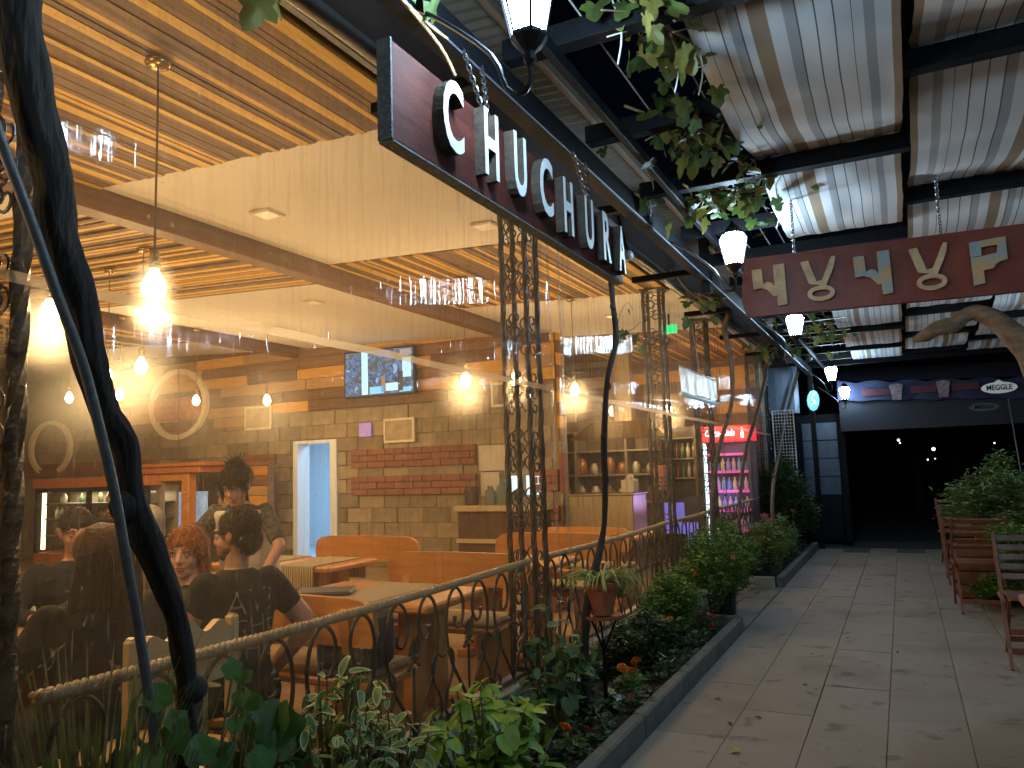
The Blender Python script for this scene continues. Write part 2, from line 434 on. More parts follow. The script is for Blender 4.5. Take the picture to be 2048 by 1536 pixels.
# planks above the blocks
M_plY = mat('yellow_plank', (0.55, 0.27, 0.045), 0.55, 0, (0.66, 0.35, 0.07), 4, (1, 1, 8), .3, 20, per_obj=.1)
M_plB = mat('brown_plank', (0.15, 0.075, 0.038), 0.6, 0, (0.24, 0.125, 0.06), 4, (1, 1, 8), .3, 20, per_obj=.22)
M_plT = mat('tan_plank', (0.36, 0.20, 0.085), 0.6, 0, (0.44, 0.26, 0.11), 4, (1, 1, 8), .3, 20, per_obj=.12)
z = 2.56; r = 0
while z < 3.9:
    x = -13.5 - random.uniform(0, .8)
    while x < -4.22:
        L = random.choice((.75, 1.1, 1.5, 1.9)); b = min(x + L, -4.21)
        top = min(z + .172, zc(x) - .0)
        if top - z > .03 and b - x > .05:
            m = MB(); m.rbox((x + .003, YW - .03 - random.choice((0, .012, .02)), z + .003), (b - .003, YW + .028, top), .004)
            m.build('plank', random.choice((M_plY, M_plB, M_plB, M_plT, M_plY if r % 2 else M_plB)), bw)
        x = b + .0005
    z += .176; r += 1
for i, (xa, xb, z0) in enumerate(((-12.9, -11.3, 2.38), (-10.7, -9.9, 2.38))):
    m = MB(); m.rbox((xa, YW - .06, z0), (xb, YW - .0, z0 + .17), .004); m.build('plank', [M_plB, M_plT][i], bw)
# short end of the wall seen in the gap of the plastic sheets
for k in range(19):
    z0 = .12 + k * .176
    if k < 10: mm = M_brick if k in (6, 7, 8) else M_block
    else: mm = [M_plB, M_plY, M_plB, M_plY, M_plT][k % 5]
    m = MB(); m.rbox((-4.2, YW - .03, z0), (-4.17, YW + .22, min(z0 + .17, 3.38)), .004); m.build('plank', mm, bw)
# doorway: white frame, blue-white corridor behind it
M_cw = mat('corridor_white', (.62, .70, .76), .6)
dw = thing('doorway', 'open doorway with pale blue light and a white frame in the back wall', 'doorway', ((DX0 + DX1) / 2, YW, .1))
m = MB(); m.box((DX0 + .0, YW - .05, .1), (DX0 + .09, YW + .24, DZ)); m.box((DX1 - .13, YW - .05, .1), (DX1, YW + .24, DZ)); m.box((DX0 + .09, YW - .05, DZ - .05), (DX1 - .13, YW + .24, DZ))
m.build('door_frame', mat('door_frame_white', (.78, .84, .88), .4), dw)
m = MB(); m.box((-11.5, 12.6, .1), (-6.5, 12.7, 2.7)); m.box((-11.6, YW + .24, .1), (-11.5, 12.7, 2.7)); m.box((-6.5, YW + .24, .1), (-6.4, 12.7, 2.7)); m.box((-11.5, YW + .24, 2.6), (-6.5, 12.6, 2.7))
co = m.build('corridor', M_cw); tag(co, 'white-walled corridor glowing cool blue behind the doorway', 'corridor')
m = MB(); m.box((-11.4, YW + .25, .10), (-6.6, 12.59, .115)); m.build('corridor_floor', mat('corridor_floor', (.35, .42, .5), .35), co)
light('AREA', (-8.6, 11.3, 2.58), 150, (.40, .70, 1.0), None, (1.6, 1.2), name='corridor_light')
# ---- kitchen end: end wall with planks, side wall, back of the kitchen
m = MB(); m.box((-6.4, 13.62, .1), (-2.03, 13.8, 3.6)); ew = m.build('end_wall', M_render); tag(ew, 'far end wall of the terrace clad in brown and orange planks behind the drinks cooler', 'wall')
z = .1; r = 0
while z < 3.3:
    x = -6.3
    while x < -2.05:
        b = min(x + random.choice((.9, 1.3, 1.7)), -2.04)
        m = MB(); m.rbox((x + .003, 13.57, z + .003), (b - .003, 13.618, min(z + .2, 3.33)), .004)
        m.build('plank', random.choice((M_plY, M_plB, M_plT, M_plB)), ew); x = b + .0005
    z += .204
m = MB(); m.box((-4.22, 10.13, .1), (-4.2, 10.14, 3.3)); m.box((-6.5, 10.13, .1), (-6.4, 13.8, 3.5)); kw = m.build('kitchen_wall', mat('kitchen_wall', (.34, .26, .17), .7, 0, (.42, .32, .2), 3)); tag(kw, 'tan side wall of the kitchen area behind the steel counter', 'wall')
# left and near closing walls of the room (outside the frame)
m = MB(); m.box((-18.2, -3, .1), (-18, 10, 4.2)); lw = m.build('side_wall', M_render); tag(lw, 'plain side wall closing the room far to the left', 'wall')
m = MB(); m.box((-18, -3.2, .1), (-2.2, -3, 4.2)); lw = m.build('near_wall', M_render); tag(lw, 'plain wall closing the near end of the room', 'wall')

# ---- eave: gutter strip, fascia, corrugated edge
M_gut = mat('gutter_metal', (.32, .36, .38), .45, .5, (.4, .44, .46), 20, bump=.3)
m = MB(); m.rbox((-1.99, -3, 3.285), (-1.94, 14.2, 3.405), .01); gt = m.build('gutter', M_gut); tag(gt, 'grey metal strip running along the roof edge above the plastic sheets', 'gutter')
m = MB(); m.box((-1.985, -3, 3.41), (-1.955, 14.2, 3.76)); fa = m.build('fascia', mat('fascia_brown', (.075, .05, .042), .6, 0, (.1, .065, .055), 4)); tag(fa, 'dark brown fascia board along the roof edge behind the long sign', 'fascia')
vs = []; fs = []; nY = 720
for j in range(nY + 1):
    y = -2 + 16.2 * j / nY; zz = 3.775 + .012 * (1 if (j // 2) % 2 else -1)
    vs += [(-1.99, y, zz), (-1.57, y, zz - .03)]
for j in range(nY): fs.append((2 * j, 2 * j + 1, 2 * j + 3, 2 * j + 2))
m = MB(); m.add(vs, fs); rs = m.build('roof_sheet', mat('corrugated_roof', (.42, .37, .30), .5, .0, (.5, .45, .37), 5)); tag(rs, 'corrugated roof sheet edge seen from below through the black pergola frame', 'roof')
m = MB(); m.rbox((-1.60, -2, 3.66), (-1.555, 14.2, 3.74), .006); m.build('edge_trim', mat('roof_trim', (.4, .33, .25), .5), rs)
# exposed tube under the eave
m = MB(); m.tube([(-1.90, y, 3.28 + .012 * sin(y * 3)) for y in [ -2 + .4 * i for i in range(41)]], .028, 8); tb = m.build('curtain_roll', mat('rolled_plastic', (.35, .32, .28), .25, 0, (.45, .42, .38), 20, bump=.4), smooth=True); tag(tb, 'thin roller tube holding the plastic sheets under the eave', 'roller')
# ================================================================ PERGOLA
pg = thing('pergola', 'black metal pergola frame roofing the path with long beam and crossbeams', 'pergola', (-1.3, 0, 3.0))
m = MB(); m.rbox((-1.38, -1.5, 2.985), (-1.30, 14.6, 3.115), .006); m.build('main_beam', M_iron, pg)
m = MB(); m.rbox((-1.30, -1.5, 2.987), (-1.294, 14.6, 2.995), .002); m.build('rail_strip', mat('bright_edge', (.25, .3, .38), .35, .7), pg)
m = MB(); m.rbox((-1.10, -1.5, 3.06), (-1.065, 14.6, 3.12), .005); m.build('inner_rail', M_iron, pg)
CB = [-0.9, .0, .87, 1.77, 2.67, 3.58, 4.49, 5.48, 6.35, 7.25, 8.15, 9.05, 9.95, 10.85, 11.75, 12.65, 13.55, 14.45]
for i, y in enumerate(CB):
    m = MB(); m.rbox((-1.30, y - .04, 3.115), (3.9, y + .04, 3.205), .005); m.build('crossbeam', M_iron, pg)
    if i % 2 == 0:
        m = MB(); m.rbox((-1.955, y - .025, 3.06), (-1.38, y + .025, 3.11), .004); m.build('bracket', M_iron, pg)
for x in (.145, .97, 1.8, 2.6, 3.85):
    m = MB(); m.rbox((x - .02, -1.5, 3.21), (x + .02, 14.6, 3.25), .004); m.build('rail', M_iron, pg)
for (x, y) in ((-1.34, 6.4), (-1.34, 10.9), (-1.34, 14.5), (3.85, 4.5), (3.85, 11.0), (2.75, 14.5)):
    m = MB(); m.rbox((x - .04, y - .04, (2.9 if x < 0 and y < 14 else -.02)), (x + .04, y + .04, (3.75 if x < 0 else 3.15)), .005)
    m.build('post', M_iron, pg)
# thin wires
m = MB()
for x in (-.98, -.82, -.71): m.tube([(x, -1.5, 3.24), (x, 14.4, 3.24)], .004, 5)
for y in (8.6, 9.5, 10.4, 11.3): m.tube([(-1.3, y, 3.1), (-.45, y, 3.1)], .006, 5)
m.build('wire', mat('white_wire', (.6, .6, .6), .4), pg)
# ---- striped cloths woven over and under the crossbeams
def cloth_mat():
    m = bpy.data.materials.new('striped_cloth'); m.use_nodes = True
    n = m.node_tree.nodes; l = m.node_tree.links; b = n['Principled BSDF']
    uv = n.new('ShaderNodeUVMap'); sp = n.new('ShaderNodeSeparateXYZ'); l.new(uv.outputs[0], sp.inputs[0])
    r = n.new('ShaderNodeValToRGB'); r.color_ramp.interpolation = 'CONSTANT'
    W_, G, B = (.82, .85, .88, 1), (.48, .50, .53, 1), (.40, .30, .21, 1)
    LN = (.16, .16, .17, 1)
    seq = [(0, W_), (.075, LN), (.082, W_), (.155, LN), (.162, W_), (.20, G), (.25, LN), (.257, W_), (.30, B), (.385, W_), (.46, G), (.515, LN), (.522, W_),
           (.60, LN), (.607, W_), (.685, LN), (.692, W_), (.77, LN), (.777, W_), (.83, G), (.88, W_), (.955, B)]
    # two ramps: a colour ramp holds 32 stops
    e = r.color_ramp.elements; e[0].position = 0; e[0].color = W_; e[1].position = seq[1][0]; e[1].color = seq[1][1]
    for p, c in seq[2:]:
        q = e.new(p); q.color = c
    l.new(sp.outputs[0], r.inputs[0])
    t = n.new('ShaderNodeTexNoise'); t.inputs['Scale'].default_value = 2.5; t.inputs['Detail'].default_value = 6
    mx = n.new('ShaderNodeMix'); mx.data_type = 'RGBA'; mx.blend_type = 'MULTIPLY'; mx.inputs[0].default_value = .2
    l.new(r.outputs[0], mx.inputs[6]); l.new(t.outputs[0], mx.inputs[7]); l.new(mx.outputs[2], b.inputs['Base Color'])
    b.inputs['Roughness'].default_value = .85; b.inputs['Specular IOR Level'].default_value = .1
    tr = n.new('ShaderNodeBsdfTranslucent'); l.new(mx.outputs[2], tr.inputs[0]); ms = n.new('ShaderNodeMixShader'); ms.inputs[0].default_value = .06
    l.new(b.outputs[0], ms.inputs[1]); l.new(tr.outputs[0], ms.inputs[2]); l.new(ms.outputs[0], n['Material Output'].inputs[0])
    t3 = n.new('ShaderNodeTexNoise'); t3.inputs['Scale'].default_value = 300
    bp = n.new('ShaderNodeBump'); bp.inputs['Strength'].default_value = .25; bp.inputs['Distance'].default_value = .002
    l.new(t3.outputs[0], bp.inputs['Height']); l.new(bp.outputs[0], b.inputs['Normal'])
    return m
M_cloth = cloth_mat()
def cloth(xa, xb, ya, yb, phase, label, seed, flip=False):
    r = random.Random(seed); nx, ny = 24, int((yb - ya) / .045)
    vs = []; uvs = []
    for j in range(ny + 1):
        y = ya + (yb - ya) * j / ny
        # which crossbeams are over / under
        k = max([i for i, c in enumerate(CB) if c <= y] or [0]); k1 = min(k + 1, len(CB) - 1)
        z0 = 3.222 if (k + phase) % 2 else 3.098; z1 = 3.222 if (k1 + phase) % 2 else 3.098
        t = (y - CB[k]) / max(CB[k1] - CB[k], .01); t = max(0, min(1, t))
        base = z0 + (z1 - z0) * (t * t * (3 - 2 * t)) - .028 * sin(pi * t) ** 1.0
        for i in range(nx + 1):
            u = i / nx; x = xa + (xb - xa) * u
            ed = .010 * noise.noise(Vector((y * 5, seed, 0))) if i in (0, nx) else 0
            zz = base + .010 * noise.noise(Vector((x * 7, y * 2.2, seed))) + .006 * sin(x * 40 + seed) * sin(pi * t) ** 2 * abs(noise.noise(Vector((x * 2, y, 3))))
            vs.append((x + ed + .008 * noise.noise(Vector((x * 3, y * 2, seed + 9))), y, zz)); uvs.append((1 - u if flip else u, y * .2))
    fs = []
    for j in range(ny):
        for i in range(nx):
            q = j * (nx + 1) + i; fs.append((q, q + 1, q + nx + 2, q + nx + 1))
    mb = MB(); mb.add(vs, fs); o = mb.build('awning_cloth', M_cloth, smooth=True)
    ul = o.data.uv_layers.new(name='UVMap')
    for lo in o.data.loops: ul.data[lo.index].uv = uvs[lo.vertex_index]
    return tag(o, label, 'awning', 'striped cloths woven through the pergola')
cloth(-.615, .125, -1.3, 6.0, 1, 'grey and brown striped cloth strip nearest the long sign, first above the path', 3)
cloth(.165, .94, -1.3, 6.9, 0, 'striped cloth strip right of the black gap, beside the strip nearest the long sign', 5, True)
cloth(1.0, 1.76, 1.0, 8.3, 1, 'striped cloth strip third from the building over the right side of the path', 8)
cloth(-.58, .125, 7.9, 13.6, 0, 'far striped cloth strip nearest the building behind the hanging painted sign', 11)
cloth(.165, .94, 6.95, 13.6, 1, 'far striped cloth strip in the middle behind the hanging painted sign', 12, True)
cloth(1.0, 1.76, 8.35, 13.6, 0, 'far striped cloth strip at the right above the twisted trunk', 14)
cloth(1.83, 2.55, 9.2, 13.6, 1, 'farthest right striped cloth strip behind the twisted trunk', 15, True)

# ================================================================ LANTERNS
M_lit = mat('lantern_glass_lit', (.9, .95, 1), .3, emit=(.55, .80, 1.0), estr=200)
M_lfr = mat('lantern_frame', (.012, .014, .018), .4, .3)
def hexr(r, z, a0=0): return [(r * cos(a0 + pi * k / 3), r * sin(a0 + pi * k / 3), z) for k in range(6)]
def make_lantern(loc, label, arm=True, power=26):
    t = thing('street_lantern', label, 'lantern', loc, 0, 'white glass lanterns on the pergola')
    m = MB(); lo, hi, tp = hexr(.052, -.08), hexr(.088, .09), hexr(.070, .125)
    for k in range(6):
        k2 = (k + 1) % 6
        m.add([lo[k], lo[k2], hi[k2], hi[k]], [(0, 1, 2, 3)]); m.add([hi[k], hi[k2], tp[k2], tp[k]], [(0, 1, 2, 3)])
    m.build('glass', M_lit, t, world=False)
    m = MB()
    for k in range(6):
        s1 = 1.03
        m.bar([c * s1 if i < 2 else c for i, c in enumerate(lo[k])], [c * s1 if i < 2 else c for i, c in enumerate(hi[k])], .009, .009)
        m.bar([c * s1 if i < 2 else c for i, c in enumerate(hi[k])], [c * s1 if i < 2 else c for i, c in enumerate(tp[k])], .009, .009)
        k2 = (k + 1) % 6; m.bar([c * s1 if i < 2 else c for i, c in enumerate(lo[k])], [c * s1 if i < 2 else c for i, c in enumerate(lo[k2])], .01, .01)
    m.build('frame', M_lfr, t, world=False)
    m = MB(); m.lathe([(.072, .126), (.072, .134), (.05, .165), (.02, .19), (.008, .215)], 6); m.build('cap', M_lfr, t, world=False)
    m = MB(); m.lathe([(.012, -.17), (.020, -.155), (.018, -.13), (.040, -.11), (.056, -.088), (.056, -.08)], 12); m.build('base', M_lfr, t, world=False)
    m = MB(); m.tube(smooth_path([(0, 0, -.165), (0, 0, -.22), (-.03, 0, -.25), (-.08, 0, -.22), (-.13, 0, -.10), (-.30, 0, .06), (-.44, 0, .16)], 3), .008, 6)
    m.build('bracket', M_lfr, t, world=False)
    return t
LANT = [(-.90, 2.01, 2.865, 'brightest white lantern standing under the crossbeam at the top edge above the long sign'),
        (-.885, 5.14, 2.872, 'glowing white lantern beside the left end of the painted sign with script letters'),
        (-.88, 8.40, 2.862, 'white lantern just below the painted script sign, beside the dangling vine leaves'),
        (-.88, 12.95, 2.80, 'second farthest white lantern near the end of the black beam'),
        (-.82, 14.9, 2.64, 'farthest and smallest bluish white lantern in front of the dark awning')]
for x, y, z, lb in LANT: make_lantern((x, y, z), lb)
make_lantern((2.0, 8.9, 2.75), 'white lantern at the right edge of the view behind the bushes', power=30)
make_lantern((-.97, -1.4, 2.985), 'white lantern behind the viewpoint on the same black beam', power=60)
make_lantern((2.2, 1.6, 2.8), 'white lantern on the right row of the pergola', power=45)  # out of view, added to brighten the path
make_lantern((2.2, 5.0, 2.8), 'white lantern farther along the right row of the pergola', power=30)  # another added fill lantern outside the view

# ================================================================ LONG SIGN (parallel to the path)
M_signb = mat('sign_board_paint', (.035, .009, .007), .7, 0, (.10, .022, .015), 5, (1, .6, 2), .5, 14, detail=9, spec=.2)
M_edge = mat('weathered_edge', (.09, .11, .12), .9, 0, (.2, .23, .24), 60, bump=1.0, bscale=120)
sg = thing('hanging_sign', 'long dark red board with white raised letters CHUCHURA hanging on chains', 'sign', (-1.2, 2.77, 2.745))
m = MB(); m.rbox((-1.262, 1.755, 2.445), (-1.222, 3.80, 2.745), .004); m.build('board', M_signb, sg)
m = MB(); m.box((-1.266, 1.747, 2.443), (-1.218, 1.7545, 2.747)); m.box((-1.266, 1.7545, 2.4365), (-1.2175, 3.803, 2.4425)); m.build('edge_band', M_edge, sg)
M_lw = mat('letter_white', (.84, .88, .90), .5, 0, (.64, .70, .74), 14); M_ls = mat('letter_side', (.040, .028, .020), .9, 0, (.075, .054, .038), 30, bump=.5)
for ch, y, zz in zip('CHUCHURA', (2.035, 2.292, 2.520, 2.757, 2.985, 3.232, 3.466, 3.690), (2.617, 2.617, 2.622, 2.617, 2.6, 2.597, 2.592, 2.590)):
    vs, fs = text_mesh(ch, .315, .002, .006)
    xs = [v.x for v in vs]; ys = [v.y for v in vs]; cx = (max(xs) + min(xs)) / 2; cy_ = (max(ys) + min(ys)) / 2
    sx = (.125 if ch == 'C' else .102) / (max(xs) - min(xs))
    sy = .238 / (max(ys) - min(ys))
    L = bpy.data.objects.new('letter', None)
    def put(depth0, depth1, name, mm):
        v2, f2 = text_mesh(ch, .315, 2.0, .006)
        mb = MB(); out = [(-1.222 + (depth1 if v.z > 0 else depth0), y + (v.x - cx) * sx, zz + (v.y - cy_) * sy) for v in v2]
        mb.add(out, f2); return mb.build(name, mm, sg)
    bpy.data.objects.remove(L)
    o = put(.0, .040, 'letter', M_ls)
    mb = MB(); mb.add([(-1.222 + (.0415 if v.z > 0 else .0405), y + (v.x - cx) * sx, zz + (v.y - cy_) * sy) for v in vs], fs)
    fo = mb.build('letter_face', M_lw, sg); fo.parent = o; fo.location = (0, 0, 0)
def chain(name, a, b, parent, link=.026, r=.0032):
    a = Vector(a); b = Vector(b); n = max(2, int((b - a).length / (link * .72))); m = MB(); d = (b - a).normalized()
    x = d.orthogonal().normalized(); y = d.cross(x)
    for i in range(n):
        c = a.lerp(b, (i + .5) / n); s = x if i % 2 else y; pts = []
        for k in range(9):
            t = 2 * pi * k / 8; pts.append(c + d * (cos(t) * link / 2) + s * (sin(t) * link * .33))
        m.tube(pts, r, 5, cap=False)
    return m.build(name, mat('chain_steel', (.12, .12, .13), .3, .8), parent)
for (y0, y1) in ((2.30, 2.365), (2.44, 2.385), (3.34, 3.375), (3.50, 3.42)):
    chain('chain', (-1.29, y0, 3.0), (-1.236, y1, 2.70 if y0 in (2.44, 3.5) else 2.735), sg)

# ================================================================ PAINTED SIGN ACROSS THE PATH (script letters)
GY = 5.0
gs = thing('painted_sign', 'dark red lacquered board with golden script letters hanging across the path', 'sign', (0, GY, 2.57))
sk = -.018
def gz(x): return 2.585 + sk * x
out = []
random.seed(5)
top = [(-.80 + i * .1, 2.772) for i in range(22)]; bot = [(-.80 + i * .1, 2.396) for i in range(22)]
lft = [(-.815, 2.42), (-.835, 2.50), (-.832, 2.58), (-.822, 2.66), (-.806, 2.74)]
poly = [(x, z + sk * x) for x, z in bot] + [(x, z + sk * x) for x, z in reversed(top)] + [(x + random.uniform(-.008, .008), z) for x, z in reversed(lft)]
m = MB(); m.prism(poly, .045, Matrix(((1, 0, 0, 0), (0, 0, -1, GY + .05), (0, 1, 0, 0), (0, 0, 0, 1))))
M_lac = mat('lacquered_red', (.13, .022, .013), .40, 0, (.22, .055, .032), 4, bump=.6, bscale=8, spec=.3, detail=9)
m.build('board', M_lac, gs)
M_gold = mat('gold_letter', (.42, .31, .18), .45, 0, (.66, .50, .27), 11, w=.4, bump=.3, bscale=60)
M_goldB = mat('grey_patch_letter', (.25, .34, .36), .5, 0, (.5, .33, .13), 12, bump=.3, w=.25)
def gl(polys, mm=M_gold, d=.03):
    m = MB()
    for p in polys:
        m.prism([(x, z) for x, z in p], d, Matrix(((1, 0, 0, 0), (0, 0, -1, GY + .0035), (0, 1, 0, 0), (0, 0, 0, 1))))
    return m.build('letter', mm, gs)
def ring(cx, cz, rx, rz_, w, mm=M_gold, d=.03, n=28):
    m = MB(); vs = []; fs = []
    for k in range(n):
        a = 2 * pi * k / n
        for (f, yy) in ((1, GY), (1, GY - d), (0, GY - d), (0, GY)):
            vs.append((cx + (rx - (0 if f else w)) * cos(a), yy, cz + (rz_ - (0 if f else w)) * sin(a)))
    for k in range(n):
        k2 = (k + 1) % n
        for q in range(4): fs.append((k * 4 + q, k2 * 4 + q, k2 * 4 + (q + 1) % 4, k * 4 + (q + 1) % 4))
    m.add(vs, fs); return m.build('letter', mm, gs)
def strokeq(pts, ws):
    L = []; Rr = []; P = [Vector((p[0], p[1], 0)) for p in pts]
    for i, p in enumerate(P):
        t = (P[min(i + 1, len(P) - 1)] - P[max(i - 1, 0)]).normalized(); nn = Vector((-t.y, t.x, 0))
        L.append((p + nn * ws[i] / 2)); Rr.append((p - nn * ws[i] / 2))
    return [(v.x, v.y) for v in L] + [(v.x, v.y) for v in reversed(Rr)]
def letter_ch(x, z, mm):   # like a figure four: left hook and a tall right bar
    c = [(x - .10, z + .115), (x - .04, z + .115), (x - .035, z + .015), (x - .01, z + .03), (x + .015, z + .02), (x + .03, z - .005), (x + .03, z + .13), (x + .095, z + .13), (x + .10, z - .125),
         (x + .045, z - .13), (x + .04, z - .065), (x + .025, z - .07), (x + .005, z - .045), (x - .015, z - .02), (x - .05, z - .005), (x - .095, z - .01)]
    return gl([c], mm)
def letter_u(x, z, mm):    # open vee above a ring
    o = gl([[(x - .10, z + .12), (x - .055, z + .125), (x - .015, z - .01), (x + .015, z - .005), (x + .045, z + .06), (x + .065, z + .11), (x + .08, z + .135), (x + .10, z + .13), (x + .09, z + .08), (x + .07, z + .03), (x + .035, z - .045), (x - .06, z - .02)]], mm)
    ring(x + .005, z - .085, .078, .048, .026, mm)
    return o
letter_ch(-.655, gz(-.655) - .012, M_gold); letter_u(-.365, gz(-.365) - .005, M_gold)
letter_ch(-.070, gz(-.07) - .007, M_goldB); letter_u(.225, gz(.225) - .007, M_gold)
x, z = .515, gz(.515) - .005
gl([[(x + a, z + b) for a, b in ((-.085, .115), (.09, .125), (.09, -.005), (.055, -.010), (.035, -.022), (.02, -.045), (-.028, -.05), (-.025, -.125), (-.08, -.13), (-.084, .028), (-.03, .030), (.042, .040), (.048, .085), (-.03, .08), (-.031, .034), (-.0842, .032))]], M_goldB)
letter_ch(.80, gz(.80), M_gold)
for x in (-.5, .3, 1.0): chain('chain', (x, GY + .03, 3.12), (x, GY + .03, gz(x) + .17), gs)
# ================================================================ PILLARS AND RAILING
FX = -2.12
def twisted(m, a, b, r=.0205):
    n = int((Vector(b) - Vector(a)).length / .022)
    m.tube([Vector(a).lerp(Vector(b), i / n) for i in range(n + 1)], r, 6, twist=.20, sq=(1, .82))
def spiral(c, r0, r1, a0, a1, ax, n=14):
    pts = []
    for i in range(n + 1):
        t = i / n; r = r0 + (r1 - r0) * t; a = a0 + (a1 - a0) * t
        pts.append(Vector(c) + Vector(ax) * (r * cos(a)) + Vector((0, 0, 1)) * (r * sin(a)))
    return pts
# scroll ornament between two bars: two facing spirals, a ring and ties
def scroll_mesh(ax, s):
    m = MB(); h = s / 2
    for sg_ in (1, -1):
        m.tube(spiral((0, 0, .09 * sg_), .052, .014, -pi / 2 * sg_, (-pi / 2 - 2.2 * pi) * sg_, Vector(ax)), .0055, 5)
    pts = [Vector(ax) * (.035 * cos(2 * pi * k / 12)) + Vector((0, 0, .035 * sin(2 * pi * k / 12))) for k in range(13)]
    m.tube(pts, .005, 5, cap=False)
    return m.mesh('scroll', M_wiron)
PS = .165
sm_y = scroll_mesh((0, 1, 0), PS); sm_x = scroll_mesh((1, 0, 0), PS)
def pillar(y, label, br=.0205):
    t = thing('iron_pillar', label, 'pillar', (FX, y, .285), 0, 'openwork iron pillars')
    h = PS / 2
    for sx in (-1, 1):
        for sy in (-1, 1):
            m = MB(); twisted(m, (FX - .02 + sx * h, y + sy * h, .285), (FX - .02 + sx * h, y + sy * h, 3.30), br); m.build('bar', M_wiron, t)
    m = MB()
    for z in (.30, 3.27): m.rbox((FX - .02 - h - .03, y - h - .03, z - .014), (FX - .02 + h + .03, y + h + .03, z + .016), .004)
    m.build('plate', M_wiron, t)
    for k in range(8):
        z = .50 + k * .37 - .285
        for s in (-1, 1):
            inst('scroll', sm_y, t, T(-.02 + s * h, 0, z)); inst('scroll', sm_x, t, T(-.02, s * h, z + .02))
    return t
pillar(1.155, 'twisted black iron pillar at the left edge behind the thick vine trunk', .027)
pillar(4.48, 'openwork iron pillar of four twisted bars in the middle, under the long sign')
pillar(7.62, 'openwork iron pillar between the two thin vines, beside the young leafy shoot')
pillar(9.62, 'openwork iron pillar behind the hanging clear plastic banner')
pillar(13.4, 'farthest iron pillar at the end of the terrace beside the drinks cooler')
# railing
M_rope = mat('rope_fibre', (.30, .20, .10), .45, 0, (.42, .29, .15), 40, bump=.5, bscale=200)
def arch(s, y0=0.0):
    return smooth_path([(0, y0, .315), (0, y0 + s * .07, .42), (0, y0 + s * .17, .56), (0, y0 + s * .215, .72), (0, y0 + s * .19, .86), (0, y0 + s * .12, .915), (0, y0 + s * .055, .86),
                        (0, y0 + s * .05, .77), (0, y0 + s * .09, .715), (0, y0 + s * .135, .735), (0, y0 + s * .13, .775)], 4)
def low(s):
    return smooth_path([(0, s * .245, .60), (0, s * .19, .63), (0, s * .15, .58), (0, s * .17, .50), (0, s * .22, .42), (0, s * .235, .345), (0, s * .195, .31), (0, s * .16, .345), (0, s * .18, .385)], 4)
rb = MB()
for s in (-1, 1):
    p = arch(s); rb.tube(p, [.0085] * (len(p) - 3) + [.009, .011, .013], 6); p = low(s); rb.tube(p, .0075, 6)
rm = rb.mesh('scroll', M_wiron, smooth=True)
ob = MB()                                   # grape bunch and leaf ornament
for k in range(11):
    ob.ball((.008 * ((k % 3) - 1), .014 * ((k * 7) % 5 - 2), .60 + .014 * (k // 2) + .004), .011, 6, 4)
ob.add([(.006, -.05, .70), (.012, -.02, .745), (.006, 0, .73), (.012, .025, .76), (.006, .055, .70), (.01, .03, .67), (.006, 0, .66), (.01, -.03, .672)], [(0, 1, 2, 7), (2, 3, 4, 5), (7, 2, 5, 6)])
ob.tube([(0, 0, .315), (0, 0, .60)], .007, 5)
om = ob.mesh('ornament', M_wiron)
def railing(ya, yb, label):
    t = thing('railing', label, 'railing', (FX + .03, (ya + yb) / 2, .285), 0, 'wrought iron railing panels with rope handrails')
    n = max(1, round((yb - ya) / .52)); st = (yb - ya) / n
    for i in range(n):
        y = ya + st * (i + .5) - (ya + yb) / 2
        inst('scroll', rm, t, T(0, y, -.285) @ Matrix.Diagonal((1, st / .47 * .93, 1, 1))); inst('ornament', om, t, T(0, y, -.285))
    m = MB(); m.box((FX + .02, ya, .296), (FX + .04, yb, .312)); m.build('bottom_rail', M_wiron, t)
    m = MB()
    L = yb - ya; N = int(L / .012)
    for s in range(3):
        pts = []
        for i in range(N + 1):
            a = 2 * pi * (i * .012 / .075) + s * 2 * pi / 3
            sag = -.012 * sin(pi * i / N)
            pts.append((FX + .03 + .0105 * cos(a), ya + i * .012, .943 + sag + .0105 * sin(a)))
        m.tube(pts, .0115, 6)
    m.build('rope', M_rope, t, smooth=True)
    return t
railing(-2.9, 1.15, 'railing panel nearest the camera with pale rope rail at the left edge')
railing(1.33, 4.38, 'railing panel in front of the seated guests, pale rope rail and iron scrolls')
railing(4.58, 7.52, 'railing panel behind the hanging spider plant between two iron pillars')
railing(7.72, 9.52, 'short railing panel behind the ferny marigold bushes')
railing(9.72, 13.3, 'farthest railing panel in front of the glowing drinks cooler')

